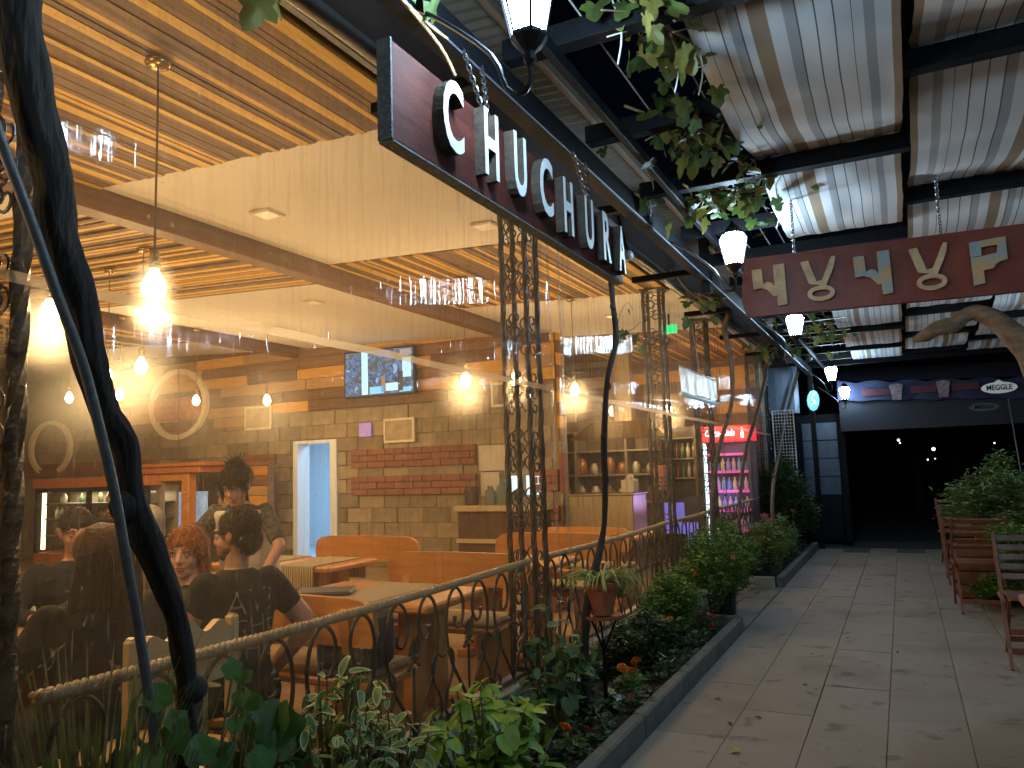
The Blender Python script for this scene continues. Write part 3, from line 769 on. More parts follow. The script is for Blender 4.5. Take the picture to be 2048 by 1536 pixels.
# ================================================================ CLEAR PLASTIC SHEETS
def plastic_mat():
    m = bpy.data.materials.new('clear_plastic'); m.use_nodes = True
    n = m.node_tree.nodes; l = m.node_tree.links; n.remove(n['Principled BSDF'])
    tr = n.new('ShaderNodeBsdfTransparent'); tr.inputs[0].default_value = (.97, .965, .95, 1)
    gl_ = n.new('ShaderNodeBsdfGlossy'); gl_.inputs['Roughness'].default_value = .045; gl_.inputs[0].default_value = (1, 1, 1, 1)
    df = n.new('ShaderNodeBsdfDiffuse'); df.inputs[0].default_value = (.8, .8, .78, 1)
    tl = n.new('ShaderNodeBsdfTranslucent'); tl.inputs[0].default_value = (.9, .88, .8, 1)
    fr = n.new('ShaderNodeFresnel'); fr.inputs[0].default_value = 1.5
    mu = n.new('ShaderNodeMath'); mu.operation = 'MULTIPLY_ADD'; mu.inputs[1].default_value = 1.1; mu.inputs[2].default_value = 0.0; mu.use_clamp = True
    l.new(fr.outputs[0], mu.inputs[0])
    tc = n.new('ShaderNodeTexCoord')
    mp = n.new('ShaderNodeMapping'); mp.inputs['Scale'].default_value = (1, 17, .8); l.new(tc.outputs['Object'], mp.inputs[0])
    t = n.new('ShaderNodeTexNoise'); t.inputs['Scale'].default_value = 3.0; t.inputs['Detail'].default_value = 3; l.new(mp.outputs[0], t.inputs['Vector'])
    t2 = n.new('ShaderNodeTexNoise'); t2.inputs['Scale'].default_value = 9; t2.inputs['Detail'].default_value = 5; t2.inputs['Distortion'].default_value = 1.5; l.new(tc.outputs['Object'], t2.inputs['Vector'])
    ad = n.new('ShaderNodeMath'); ad.operation = 'MULTIPLY_ADD'; ad.inputs[1].default_value = .12; l.new(t2.outputs[0], ad.inputs[0]); l.new(t.outputs[0], ad.inputs[2])
    mpx = n.new('ShaderNodeMapping'); mpx.inputs['Scale'].default_value = (1, 30, 1.6); l.new(tc.outputs['Object'], mpx.inputs[0])
    tx = n.new('ShaderNodeTexNoise'); tx.inputs['Scale'].default_value = 1.6; tx.inputs['Detail'].default_value = 2; l.new(mpx.outputs[0], tx.inputs['Vector'])
    mr = n.new('ShaderNodeMapRange'); mr.inputs[1].default_value = .49; mr.inputs[2].default_value = .64; mr.inputs[3].default_value = .06; mr.inputs[4].default_value = 1.5; l.new(tx.outputs[0], mr.inputs[0])
    fm = n.new('ShaderNodeMath'); fm.operation = 'MULTIPLY'; l.new(mu.outputs[0], fm.inputs[0]); l.new(mr.outputs[0], fm.inputs[1]); mu = fm
    bp = n.new('ShaderNodeBump'); bp.inputs['Strength'].default_value = .23; bp.inputs['Distance'].default_value = .012
    l.new(ad.outputs[0], bp.inputs['Height']); l.new(bp.outputs[0], gl_.inputs['Normal'])
    # scratches and dust: thin mostly vertical hairs
    mp2 = n.new('ShaderNodeMapping'); mp2.inputs['Scale'].default_value = (1, 60, 3.2); mp2.inputs['Rotation'].default_value = (.06, 0, 0); l.new(tc.outputs['Object'], mp2.inputs[0])
    v = n.new('ShaderNodeTexNoise'); v.inputs['Scale'].default_value = 2.2; v.inputs['Detail'].default_value = 2; l.new(mp2.outputs[0], v.inputs['Vector'])
    r = n.new('ShaderNodeValToRGB'); r.color_ramp.elements[0].position = .66; r.color_ramp.elements[1].position = .80
    r.color_ramp.elements[0].color = (0, 0, 0, 1); r.color_ramp.elements[1].color = (.18, .18, .18, 1)
    l.new(v.outputs[0], r.inputs[0])
    v2 = n.new('ShaderNodeTexNoise'); v2.inputs['Scale'].default_value = 26; v2.inputs['Detail'].default_value = 3; v2.inputs['Distortion'].default_value = 2.5; l.new(tc.outputs['Object'], v2.inputs['Vector'])
    r2 = n.new('ShaderNodeValToRGB'); r2.color_ramp.elements[0].position = .64; r2.color_ramp.elements[1].position = .74
    r2.color_ramp.elements[0].color = (.046, .046, .046, 1); r2.color_ramp.elements[1].color = (.22, .22, .22, 1); l.new(v2.outputs[0], r2.inputs[0])
    sm = n.new('ShaderNodeMath'); sm.operation = 'ADD'; l.new(r.outputs[0], sm.inputs[0]); l.new(r2.outputs[0], sm.inputs[1])
    md = n.new('ShaderNodeMixShader'); md.inputs[0].default_value = .75; l.new(df.outputs[0], md.inputs[1]); l.new(tl.outputs[0], md.inputs[2])
    m1 = n.new('ShaderNodeMixShader'); l.new(sm.outputs[0], m1.inputs[0]); l.new(tr.outputs[0], m1.inputs[1]); l.new(md.outputs[0], m1.inputs[2])
    rf = n.new('ShaderNodeBsdfRefraction'); rf.inputs['IOR'].default_value = 1.10; rf.inputs['Roughness'].default_value = .7; ge = n.new('ShaderNodeNewGeometry'); l.new(ge.outputs['Incoming'], rf.inputs['Normal']); rf.inputs[0].default_value = (1, .97, .9, 1)  # scatter lobe turned to the view ray, added for glow halos round bulbs
    m0 = n.new('ShaderNodeMixShader'); m0.inputs[0].default_value = .05; l.new(m1.outputs[0], m0.inputs[1]); l.new(rf.outputs[0], m0.inputs[2])
    m2 = n.new('ShaderNodeMixShader'); l.new(mu.outputs[0], m2.inputs[0]); l.new(m0.outputs[0], m2.inputs[1]); l.new(gl_.outputs[0], m2.inputs[2])
    l.new(m2.outputs[0], n['Material Output'].inputs[0]); return m
M_pl = plastic_mat()
def thick_plastic(tr_=.30, gl=.30):
    m = bpy.data.materials.new('folded_plastic'); m.use_nodes = True
    n = m.node_tree.nodes; l = m.node_tree.links; n.remove(n['Principled BSDF'])
    tr = n.new('ShaderNodeBsdfTransparent'); tr.inputs[0].default_value = (.93, .92, .9, 1)
    gl_ = n.new('ShaderNodeBsdfGlossy'); gl_.inputs['Roughness'].default_value = .12
    tl = n.new('ShaderNodeBsdfTranslucent'); tl.inputs[0].default_value = (.95, .95, .92, 1)
    t = n.new('ShaderNodeTexNoise'); t.inputs['Scale'].default_value = 22; t.inputs['Detail'].default_value = 4
    bp = n.new('ShaderNodeBump'); bp.inputs['Strength'].default_value = 1; bp.inputs['Distance'].default_value = .02; l.new(t.outputs[0], bp.inputs['Height']); l.new(bp.outputs[0], gl_.inputs['Normal'])
    a = n.new('ShaderNodeMixShader'); a.inputs[0].default_value = gl; l.new(tr.outputs[0], a.inputs[1]); l.new(gl_.outputs[0], a.inputs[2])
    b = n.new('ShaderNodeMixShader'); b.inputs[0].default_value = tr_; l.new(a.outputs[0], b.inputs[1]); l.new(tl.outputs[0], b.inputs[2])
    l.new(b.outputs[0], n['Material Output'].inputs[0]); return m
M_pl2 = thick_plastic(); M_pl3 = thick_plastic(.06, .22)
PX = -1.995
def sheet(ya, yb, label, seed):
    ny = int((yb - ya) / .016); nz = 14; vs = []; fs = []
    for j in range(ny + 1):
        y = ya + (yb - ya) * j / ny
        for i in range(nz + 1):
            z = .30 + (3.27 - .30) * i / nz
            a = noise.noise(Vector((y * 1.1, z * .35, seed))) * .012 + noise.noise(Vector((y * 7, z * .5, seed + 5))) * .0010 + .0006 * sin(y * 70 + 3 * noise.noise(Vector((y * 2, z * .4, 0))))
            ed = min(y - ya, yb - y)
            if ed < .06: a += .010 * (1 - ed / .06) * sin(z * 7 + seed) + .012 * (1 - ed / .06)
            vs.append((PX + a, y + (.012 * noise.noise(Vector((z * 4, seed, y * 0))) if ed < .05 else 0), z))
    for j in range(ny):
        for i in range(nz):
            q = j * (nz + 1) + i; fs.append((q, q + nz + 1, q + nz + 2, q + 1))
    mb = MB(); mb.add(vs, fs); o = mb.build('plastic_sheet', M_pl, smooth=True)
    tag(o, label, 'plastic sheet', 'clear plastic sheets closing the terrace')
    s = MB(); vs = []; fs = []; n = int((yb - ya) / .05)
    for j in range(n + 1):
        y = ya + (yb - ya) * j / n; a = noise.noise(Vector((y * 1.1, 2.03 * .35, seed))) * .012
        zz = 2.03 - .006 * (y - 1.5) + .006 * noise.noise(Vector((y * 2, 0, seed)))
        vs += [(PX + a + .006, y, zz - .016), (PX + a + .009 + .003 * noise.noise(Vector((y * 9, 1, 1))), y, zz), (PX + a + .006, y, zz + .016)]
    for j in range(n):
        q = 3 * j; fs += [(q, q + 3, q + 4, q + 1), (q + 1, q + 4, q + 5, q + 2)]
    s.add(vs, fs); s.build('seam', M_pl2, o, smooth=True)
    for ye in (ya + .02, yb - .02):
        h = MB(); hv = []; hf = []
        for i in range(60):
            z = .32 + 2.93 * i / 59; w = .014 + .010 * noise.noise(Vector((z * 6, ye, 2))); d = .012 * noise.noise(Vector((z * 4, ye, 7)))
            hv += [(PX + .014, ye - w + d, z), (PX + .026 + .006 * noise.noise(Vector((z * 11, ye, 7))), ye + d, z), (PX + .014, ye + w + d, z)]
        for i in range(59):
            q = 3 * i; hf += [(q, q + 1, q + 4, q + 3), (q + 1, q + 2, q + 5, q + 4)]
        h.add(hv, hf); h.build('hem', M_pl3, o, smooth=True)
    return o
sheet(-2.5, 4.60, 'large wrinkled clear plastic sheet in front of the guests, left of the carved pillar gap', 1)
sheet(4.74, 9.75, 'clear plastic sheet from the gap to the pillar with the hanging clear banner', 4)
sheet(9.86, 13.9, 'farthest clear plastic sheet tinted violet by the glowing cooler', 6)
# loose wrinkled banner hanging outside the sheets, with its tube
hb = thing('hanging_banner', 'small crumpled clear banner with a bright tube along its lower edge', 'banner', (-1.86, 7.9, 2.5))
m = MB(); vs = []; fs = []
for j in range(33):
    y = 7.35 + 1.65 * j / 32
    for i in range(9):
        z = 2.19 + .24 * i / 8; vs.append((-1.84 + .02 * noise.noise(Vector((y * 7, z * 6, 1))), y, z + .02 * (y - 7.35) + .008 * noise.noise(Vector((y * 5, i, 2)))))
for j in range(32):
    for i in range(8): q = j * 9 + i; fs.append((q, q + 9, q + 10, q + 1))
m.add(vs, fs); m.build('sheet', mat('silver_film', (.60, .68, .70), .3, .0, (.75, .82, .84), 9, bump=.8, bscale=14, backlight=.4), hb, smooth=True)
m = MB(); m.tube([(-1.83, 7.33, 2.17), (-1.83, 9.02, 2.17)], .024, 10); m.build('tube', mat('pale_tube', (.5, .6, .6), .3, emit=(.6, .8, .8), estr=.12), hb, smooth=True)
m = MB(); m.tube([(-1.84, 7.33, 2.44), (-1.84, 9.02, 2.44)], .008, 6); m.tube([(-1.84, 8.2, 2.44), (-1.93, 8.2, 3.28)], .003, 4); m.build('rod', mat('rod_grey', (.3, .3, .3), .4), hb)
# ================================================================ PENDANTS
M_bulb = mat('bulb_glow', (1, .8, .5), .2, emit=(1.0, .78, .42), estr=55)
M_brass = mat('brass', (.55, .36, .12), .25, .9)
M_cord = mat('textile_cord', (.16, .09, .045), .8)
def make_pendant():
    t = thing('pendant_lamp', 'pendant', 'pendant lamp', (0, 0, 0), 0, 'bare bulbs on long cords')
    m = MB(); m.lathe([(.05, 0), (.055, -.012), (.045, -.028), (.01, -.034)], 20); m.build('canopy', M_brass, t, world=False, smooth=True)
    m = MB(); m.tube([(0, 0, -.03), (.003, 0, -.3), (-.003, .003, -.6), (0, 0, -.84)], .0045, 6); m.build('cord', M_cord, t, world=False)
    m = MB(); m.lathe([(.006, -.83), (.019, -.845), (.021, -.905), (.017, -.915)], 14); m.build('socket', M_brass, t, world=False)
    m = MB(); m.lathe([(.014, -.905), (.018, -.925), (.036, -.955), (.046, -.985), (.045, -1.01), (.030, -1.04), (.004, -1.055)], 16); m.build('bulb', M_bulb, t, world=False, smooth=True)
    return t
pp = make_pendant()
PEND = [(-2.72, 2.18, 'large glowing bulb on a long cord nearest the plastic, under the striped slats', 62),
        (-3.78, 2.42, 'glowing bulb directly beside the leaning grey pipe and the thick vine trunk', 50),
        (-6.45, 4.69, 'glowing bulb just left of the white hoop, touching the trunk edge', 50),
        (-5.5, 4.3, 'glowing bulb just above and left of the white wooden hoop', 50),
        (-8.7, 6.5, 'small bulb, left one of the close pair beside the hoop', 60),
        (-8.6, 7.6, 'small bulb, right one of the close pair beside the hoop', 0),
        (-9.9, 6.65, 'bulb hanging in front of the smaller hoop above the display fridge', 60),
        (-7.6, 7.9, 'tiny bulb in front of the small framed picture above the doorway', 50),
        (-3.05, 7.66, 'bulb right of the vine in front of the kitchen, under the far slats', 50),
        (-3.6, 6.3, 'bulb seen left of the carved pillar, in the glare by the plastic seam', 50),
        (-3.08, 6.3, 'bulb seen between the bars of the carved pillar', 0),
        (-4.0, 11.6, 'bulb over the steel counter of the kitchen', 60), (-3.0, 11.2, 'bulb over the kitchen close to the drinks cooler', 50),
        (-12.5, 5.5, 'bulb deep in the room at the far left', 80), (-3.2, .2, 'bulb near the camera beyond the left edge', 40), (-6.4, 1.2, 'bulb in the second row beyond the left edge', 50)]
for i, (x, y, lb, pw) in enumerate(PEND):
    o = pp if i == 0 else copy_tree(pp)
    o.location = (x, y, zc(x) - .035); o['label'] = lb
    if pw: 
        l_ = light('POINT', (x, y, zc(x) - 1.13), pw * .40, WARM, None, .045, name='bulb_light'); l_.parent = o; l_.location = (0, 0, -1.10)

# ================================================================ WALL THINGS
M_hoop = mat('hoop_cream', (.72, .60, .40), .6, 0, (.8, .68, .48), 9, bump=.3)
def hoop(x, z, rx, rz, label, a0=0, a1=2 * pi, y=YW - .12):
    t = thing('wooden_hoop', label, 'hoop', (x, y, z), 0, 'round cream hoops on the back wall')
    m = MB(); n = 48; vs = []; fs = []
    for k in range(n + 1):
        a = a0 + (a1 - a0) * k / n
        for (f, d) in ((1, 0), (1, .07), (.855, .07), (.855, 0)): vs.append((x + rx * f * cos(a), y + .07 - d, z + rz * f * sin(a)))
    for k in range(n):
        for q in range(4): fs.append((k * 4 + q, k * 4 + (q + 1) % 4, k * 4 + 4 + (q + 1) % 4, k * 4 + 4 + q))
    m.add(vs, fs); m.build('rim', M_hoop, t)
    return t
h1 = hoop(-11.55, 2.86, .74, .64, 'big complete cream hoop with a red board across its middle on the back wall')
m = MB(); m.rbox((-12.17, YW - .10, 2.58), (-10.93, YW - .07, 2.98), .005); m.build('panel', mat('hoop_board', (.40, .12, .05), .7, 0, (.5, .17, .08), 12, bump=.3), h1)
random.seed(11)
m = MB()                                       # worn raised lettering, unreadable in the photograph
for r, (zz, n) in enumerate(((2.86, 8), (2.74, 7), (2.64, 5))):
    for k in range(n):
        x = -12.02 + (k + .5) * 1.05 / n; s = .045
        m.tube(smooth_path([(x - s, YW - .103, zz - .03), (x - s * .3, YW - .103, zz + .045), (x + s * .3, YW - .103, zz - .02), (x + s, YW - .103, zz + random.uniform(-.01, .04))], 3), .007, 4)
m.build('lettering', mat('worn_letters', (.55, .3, .16), .7), h1)
m = MB(); m.tube([(-11.5, YW - .14, 3.5), (-11.48, YW - .14, 2.6), (-11.46, YW - .13, 1.9)], .006, 5); o = m.build('cable', M_cord); tag(o, 'thin cable hanging down the back wall across the big cream hoop', 'cable')
hoop(-15.15, 2.22, .66, .55, 'smaller open-bottomed cream hoop above the display fridge at the left', radians(-62), radians(242))
# television
tv = thing('television', 'wall television with blurred blue and grey picture above the faux brick strips', 'television', (-7.1, YW - .12, 3.06))
m = MB(); m.rbox((-7.77, YW - .16, 2.69), (-6.44, YW - .10, 3.43), .01); m.build('body', mat('tv_black', (.01, .01, .012), .3), tv)
m = MB(); m.box((-7.15, YW - .10, 2.95), (-7.05, YW + .0, 3.15)); m.build('mount', M_iron, tv)
def tvm():
    m = bpy.data.materials.new('tv_screen'); m.use_nodes = True; n = m.node_tree.nodes; l = m.node_tree.links; b = n['Principled BSDF']
    tc = n.new('ShaderNodeTexCoord'); mp = n.new('ShaderNodeMapping'); mp.inputs['Scale'].default_value = (2.2, 1, 3.2); l.new(tc.outputs['Object'], mp.inputs[0])
    t = n.new('ShaderNodeTexNoise'); t.inputs['Scale'].default_value = 2.2; t.inputs['Detail'].default_value = 2; t.inputs['Distortion'].default_value = .8; l.new(mp.outputs[0], t.inputs['Vector'])
    r = n.new('ShaderNodeValToRGB'); e = r.color_ramp.elements
    e[0].color = (.09, .10, .13, 1); e[0].position = .3; e[1].position = .46; e[1].color = (.13, .12, .12, 1)
    for p, c in ((.50, (.12, .30, .6, 1)), (.60, (.05, .05, .08, 1)), (.66, (.30, .55, .85, 1))): q = e.new(p); q.color = c
    l.new(t.outputs[0], r.inputs[0]); l.new(r.outputs[0], b.inputs['Emission Color']); b.inputs['Emission Strength'].default_value = 1.0
    b.inputs['Base Color'].default_value = (.01, .01, .01, 1); b.inputs['Roughness'].default_value = .15
    return m
m = MB(); m.box((-7.74, YW - .163, 2.72), (-6.47, YW - .161, 3.40)); m.build('screen', tvm(), tv)
def scr(x0, x1, z0, z1, c, s=1.0, k=.0):
    m = MB(); yy = YW - .1645 - k; m.add([(x0, yy, z0), (x1, yy, z0), (x1, yy, z1), (x0, yy, z1)], [(0, 1, 2, 3)])
    return m.build('picture_patch', mat('px_%d_%d_%d' % tuple(int(v * 99) for v in c), c, .3, emit=c, estr=s), tv)
BL = (.13, .48, .95); LB = (.35, .68, .98); DK = (.03, .03, .05); GR = (.22, .24, .28); BR_ = (.22, .14, .10)
scr(-7.42, -7.30, 2.73, 3.40, LB)
scr(-7.27, -7.0, 2.73, 2.84, BL); scr(-6.97, -6.74, 2.76, 2.88, LB); 
scr(-6.66, -6.50, 2.95, 3.25, LB); scr(-6.72, -6.50, 2.73, 2.80, BL); scr(-6.74, -6.65, 2.75, 3.05, DK, 1, .002); scr(-6.7, -6.5, 3.28, 3.38, GR); scr(-7.05, -6.98, 2.75, 3.0, BR_)
# pictures and papers
M_pap = mat('paper', (.50, .44, .34), .7, 0, (.58, .52, .42), 9); M_fr2 = mat('white_frame', (.68, .60, .46), .5)
def picture(x0, x1, z0, z1, label, inner=(.28, .22, .13), name='picture'):
    t = thing(name, label, 'picture', ((x0 + x1) / 2, YW - .04, z0))
    m = MB(); w = .035; y0, y1 = YW - .085, YW - .05
    m.box((x0, y0, z0), (x0 + w, y1, z1)); m.box((x1 - w, y0, z0), (x1, y1, z1)); m.box((x0 + w, y0, z0), (x1 - w, y1, z0 + w)); m.box((x0 + w, y0, z1 - w), (x1 - w, y1, z1)); m.build('frame', M_fr2, t)
    m = MB(); m.box((x0 + w, YW - .07, z0 + w), (x1 - w, YW - .055, z1 - w)); m.build('print', mat('print' + name + label[:12], inner, .6, 0, tuple(c * 1.8 for c in inner), 6), t)
picture(-9.95, -9.35, 2.31, 2.71, 'small white framed picture on the wall left of the television')
picture(-7.08, -6.52, 1.97, 2.34, 'pale framed picture below the television, above the red brick strip')
picture(-5.2, -4.75, 2.4, 2.75, 'small dim picture high on the wall beside the carved pillar', (.2, .17, .12))
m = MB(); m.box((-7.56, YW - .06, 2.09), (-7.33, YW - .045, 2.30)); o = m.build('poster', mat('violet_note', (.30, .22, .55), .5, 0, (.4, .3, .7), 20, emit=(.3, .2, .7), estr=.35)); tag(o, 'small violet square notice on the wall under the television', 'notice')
for i, (a, b, c, d) in enumerate(((-5.44, -5.0, 1.50, 1.86), (-5.42, -5.12, 1.14, 1.48))):
    m = MB(); m.box((a, YW - .055, c), (b, YW - .045, d)); o = m.build('sheet_of_paper', M_pap); tag(o, ['upper pale paper sheet stuck to the wall right of the red brick strips', 'lower pale paper sheet on the wall just above the jars'][i], 'paper')
m = MB(); m.box((-4.95, YW - .05, 1.15), (-4.78, YW - .03, 1.42)); m.box((-4.70, YW - .05, 1.15), (-4.5, YW - .03, 1.42)); o = m.build('lit_window', mat('hatch', (.6, .75, .85), .4, emit=(.6, .85, 1), estr=1.0)); tag(o, 'two small bright white hatch panes seen between the bars of the carved pillar', 'window')
# low cupboard with cream top and jars
cu = thing('cupboard', 'low dark cupboard with a cream top against the wall below the paper sheets', 'cupboard', (-5.0, 9.6, .1))
m = MB(); m.rbox((-5.62, 9.4, .95), (-4.3, 9.86, 1.03), .008); m.rbox((-5.60, 9.42, .52), (-4.32, 9.84, .58), .005); m.build('top', mat('cream_top', (.48, .37, .2), .5), cu)
m = MB(); m.box((-5.58, 9.46, .1), (-4.35, 9.84, .949)); m.build('body', mat('dark_cabinet', (.07, .035, .025), .5, 0, (.11, .055, .035), 6), cu)
m = MB(); m.lathe([(.09, 0), (.10, .02), (.10, .20), (.085, .24), (.085, .26)], 14, (-5.45, 9.62, 1.03)); o = m.build('canister', mat('dark_tin', (.07, .04, .03), .4)); tag(o, 'dark round canister standing on the left end of the low cupboard', 'canister')
M_jar = mat('greenish_glass', (.35, .45, .38), .1, 0, trans=.6)
for i, (x, r, h) in enumerate(((-5.15, .075, .26), (-4.95, .09, .34), (-4.75, .06, .2))):
    m = MB(); m.lathe([(r, 0), (r, h * .7), (r * .5, h * .85), (r * .5, h)], 14, (x, 9.62, 1.031)); o = m.build('glass_jar', M_jar, smooth=False); tag(o, ['short greenish glass jar next to the dark canister', 'tallest green glass jar on the low cupboard', 'smallest glass jar on the low cupboard at the right'][i], 'jar')

# display fridge and wooden cabinet on the left
M_redw = mat('red_brown_wood', (.36, .11, .035), .4, 0, (.46, .16, .05), 5, (1, 1, 6), .15, 20)
df = thing('display_fridge', 'long glass display fridge with reddish wooden top behind the seated guests', 'display fridge', (-12.0, 8.5, .1))
m = MB(); m.rbox((-13.5, 8.45, 1.44), (-10.65, 9.15, 1.60), .01); m.rbox((-13.5, 8.5, .10), (-10.65, 9.15, .35), .01); m.build('cornice', M_redw, df)
m = MB()
for x in (-13.45, -12.1, -10.7): m.box((x, 8.47, .35), (x + .07, 8.53, 1.44))
m.box((-13.45, 8.48, 1.37), (-10.64, 8.53, 1.439)); m.build('frame', M_iron, df)
m = MB(); m.box((-13.4, 9.08, .35), (-10.7, 9.14, 1.44)); m.build('back_panel', mat('fridge_inside', (.36, .30, .2), .5, 0, (.45, .38, .26), 4), df)
for z in (.62, .90, 1.16):
    m = MB(); m.box((-13.38, 8.56, z), (-10.72, 9.07, z + .02)); m.build('shelf', mat('wire_shelf', (.3, .28, .24), .3, .6), df)
m = MB(); m.box((-13.37, 8.55, .4), (-13.33, 8.6, 1.36)); m.build('tube_light', mat('warm_tube', (1, .9, .6), .3, emit=(1, .82, .45), estr=5), df)
light('AREA', (-12.0, 8.85, 1.35), 14, (1, .85, .6), None, (2.4, .2), name='fridge_light')
random.seed(3)
CN = ['olive', 'amber', 'red-brown', 'dark green', 'pale', 'brown']
cols = [(.30, .32, .18), (.45, .36, .16), (.30, .12, .06), (.12, .22, .12), (.5, .5, .42), (.22, .13, .07)]
for i in range(33):
    k = i % 3; x = -13.25 + (i // 3) * .235 + random.uniform(-.03, .03); z = (.64, .92, 1.18)[k]; r = random.uniform(.04, .065); h = random.uniform(.14, .22)
    m = MB(); m.lathe([(r, 0), (r, h * .55), (r * .4, h * .78), (r * .4, h)], 8, (x, 8.75 + random.uniform(-.1, .15), z + .001)); c = cols[random.randrange(6)]
    o = m.build('bottle', mat('bottle%d' % cols.index(c), c, .2), smooth=True); tag(o, CN[cols.index(c)] + ' bottle, ' + ORD[i // 3] + ' from the left on the ' + ('bottom', 'middle', 'top')[k] + ' shelf of the long display fridge', 'bottle', 'bottles in the display fridge')
cb = thing('wooden_cabinet', 'tall orange wood cabinet with glazed door between the fridge and the waitress', 'cabinet', (-10.6, 8.9, .1))
m = MB(); m.rbox((-11.5, 8.62, 1.72), (-9.6, 9.4, 1.78), .01); m.rbox((-11.4, 8.66, 1.62), (-9.7, 9.36, 1.718), .008); m.build('cornice', M_redw, cb)
m = MB()
for x in (-11.3, -10.15): m.rbox((x, 8.7, .1), (x + .16, 8.86, 1.62), .008)
m.rbox((-11.14, 8.72, 1.5), (-10.15, 8.84, 1.62), .005); m.rbox((-11.14, 8.72, .1), (-10.15, 8.84, .3), .005); m.build('frame', M_orange, cb)
m = MB(); m.box((-11.14, 8.77, .3), (-10.62, 8.79, 1.5)); m.build('glass_panel', mat('grey_glass', (.28, .25, .24), .15, 0, (.34, .3, .28), 3), cb)
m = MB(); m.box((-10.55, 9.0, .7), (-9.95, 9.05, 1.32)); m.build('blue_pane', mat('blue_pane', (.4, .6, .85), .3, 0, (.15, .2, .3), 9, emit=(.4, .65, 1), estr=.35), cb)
# plank partition beside the doorway
pa = thing('plank_partition', 'low partition of stacked orange and brown planks left of the doorway', 'partition', (-9.3, 9.5, .1))
for k in range(10):
    z = .12 + k * .158
    m = MB(); m.rbox((-10.1, 9.40 - .01 * (k % 2), z), (-9.02, 9.47, z + .15), .006); m.build('plank', (M_plB, M_plY, M_plT, M_plB, M_orange)[k % 5], pa)
m = MB(); m.rbox((-10.1, 9.36, 1.70), (-9.0, 9.5, 1.74), .005); m.rbox((-9.02, 9.38, .1), (-8.97, 9.49, 1.74), .006); m.build('post', M_beam, pa)

# ================================================================ KITCHEN END
M_steel = mat('brushed_steel', (.62, .54, .38), .24, .95, (.72, .63, .45), 30, (1, 1, .1), .05, 60)
ct = thing('steel_counter', 'brushed steel serving counter glowing in warm light behind the carved pillar', 'counter', (-3.8, 10.2, .1))
m = MB(); m.rbox((-4.6, 10.0, .55), (-3.22, 10.6, 1.12), .01); m.rbox((-4.62, 9.98, 1.122), (-3.2, 10.62, 1.145), .005); m.build('body', M_steel, ct)
m = MB(); m.rbox((-4.6, 10.02, .1), (-3.24, 10.58, .548), .01); m.build('base', mat('counter_base', (.25, .17, .1), .5), ct)
ks = thing('kitchen_shelving', 'grey kitchen shelving with boxes and jars behind the steel counter', 'shelving', (-4.4, 12.6, .1))
m = MB()
for x in (-5.9, -5.0, -4.1, -3.25): m.box((x, 12.4, .1), (x + .04, 12.9, 2.1))
for z in (.9, 1.35, 1.75, 2.08): m.box((-5.9, 12.41, z), (-3.21, 12.89, z + .03))
m.build('frame', mat('shelf_grey', (.32, .29, .23), .4, .4), ks)
m = MB(); m.box((-5.9, 12.9, .1), (-3.2, 12.93, 2.3)); m.build('back_panel', mat('shelf_back', (.17, .12, .08), .7, 0, (.23, .17, .11), 4), ks)
random.seed(8)
for i in range(20):
    x = -5.7 + (i % 10) * .25 + random.uniform(-.04, .04); z = (.93, 1.38)[i // 10]; r = random.uniform(.05, .085); h = random.uniform(.14, .3)
    m = MB(); m.lathe([(r, 0), (r * 1.05, h * .7), (r * .7, h * .85), (r * .7, h)], 9, (x, 12.6, z + .001)); c = [(.5, .45, .35), (.35, .14, .08), (.14, .11, .08), (.55, .5, .4)][random.randrange(4)]
    o = m.build('kitchen_jar', mat('kj%d' % int(c[0] * 100), c, .3), smooth=True); tag(o, {50: 'cream', 35: 'rust-red', 14: 'dark', 55: 'whitish'}[int(c[0] * 100)] + ' jar, ' + ORD[i % 10] + ' from the left on the ' + ('lower', 'upper')[i // 10] + ' kitchen shelf', 'jar', 'jars on the kitchen shelving')
hd = thing('extractor_hood', 'steel extractor hood hanging above the kitchen counter', 'hood', (-3.7, 11.2, 1.95))
m = MB(); m.add([(-4.5, 11.0, 1.92), (-3.0, 11.0, 1.92), (-3.0, 11.7, 1.92), (-4.5, 11.7, 1.92), (-4.2, 11.2, 2.18), (-3.3, 11.2, 2.18), (-3.3, 11.6, 2.18), (-4.2, 11.6, 2.18)],
      [(3, 2, 1, 0), (4, 5, 6, 7), (0, 1, 5, 4), (1, 2, 6, 5), (2, 3, 7, 6), (3, 0, 4, 7)]); m.build('canopy', M_steel, hd)
m = MB(); m.box((-3.9, 11.3, 2.18), (-3.6, 11.5, 3.3)); m.build('duct', M_steel, hd)
m = MB(); m.rbox((-3.42, 10.12, 1.147), (-3.24, 10.36, 1.32), .01); m.lathe([(.07, 0), (.05, .05), (.02, .07)], 12, (-3.33, 10.24, 1.322)); o = m.build('white_box', mat('box_cream', (.6, .52, .38), .5)); tag(o, 'cream box with a rounded top standing on the steel counter', 'box')
m = MB(); m.rbox((-3.12, 10.6, 1.15), (-2.95, 10.75, 1.5), .01); o = m.build('orange_notice', mat('orange_card', (.5, .19, .08), .6)); tag(o, 'orange card standing at the right end of the steel counter', 'card')
sd = thing('back_unit', 'dark unit with bottle rack, lit violet at its foot, left of the cooler', 'cabinet', (-2.95, 12.2, .1))
m = MB(); m.rbox((-3.4, 12.0, .1), (-2.82, 12.4, 1.0), .01); m.build('body', mat('unit_dark', (.05, .04, .045), .4), sd)
for z in (1.28, 1.58, 1.9):
    m = MB(); m.box((-3.4, 12.02, z), (-2.82, 12.38, z + .02)); m.build('shelf', mat('rack', (.2, .17, .13), .4), sd)
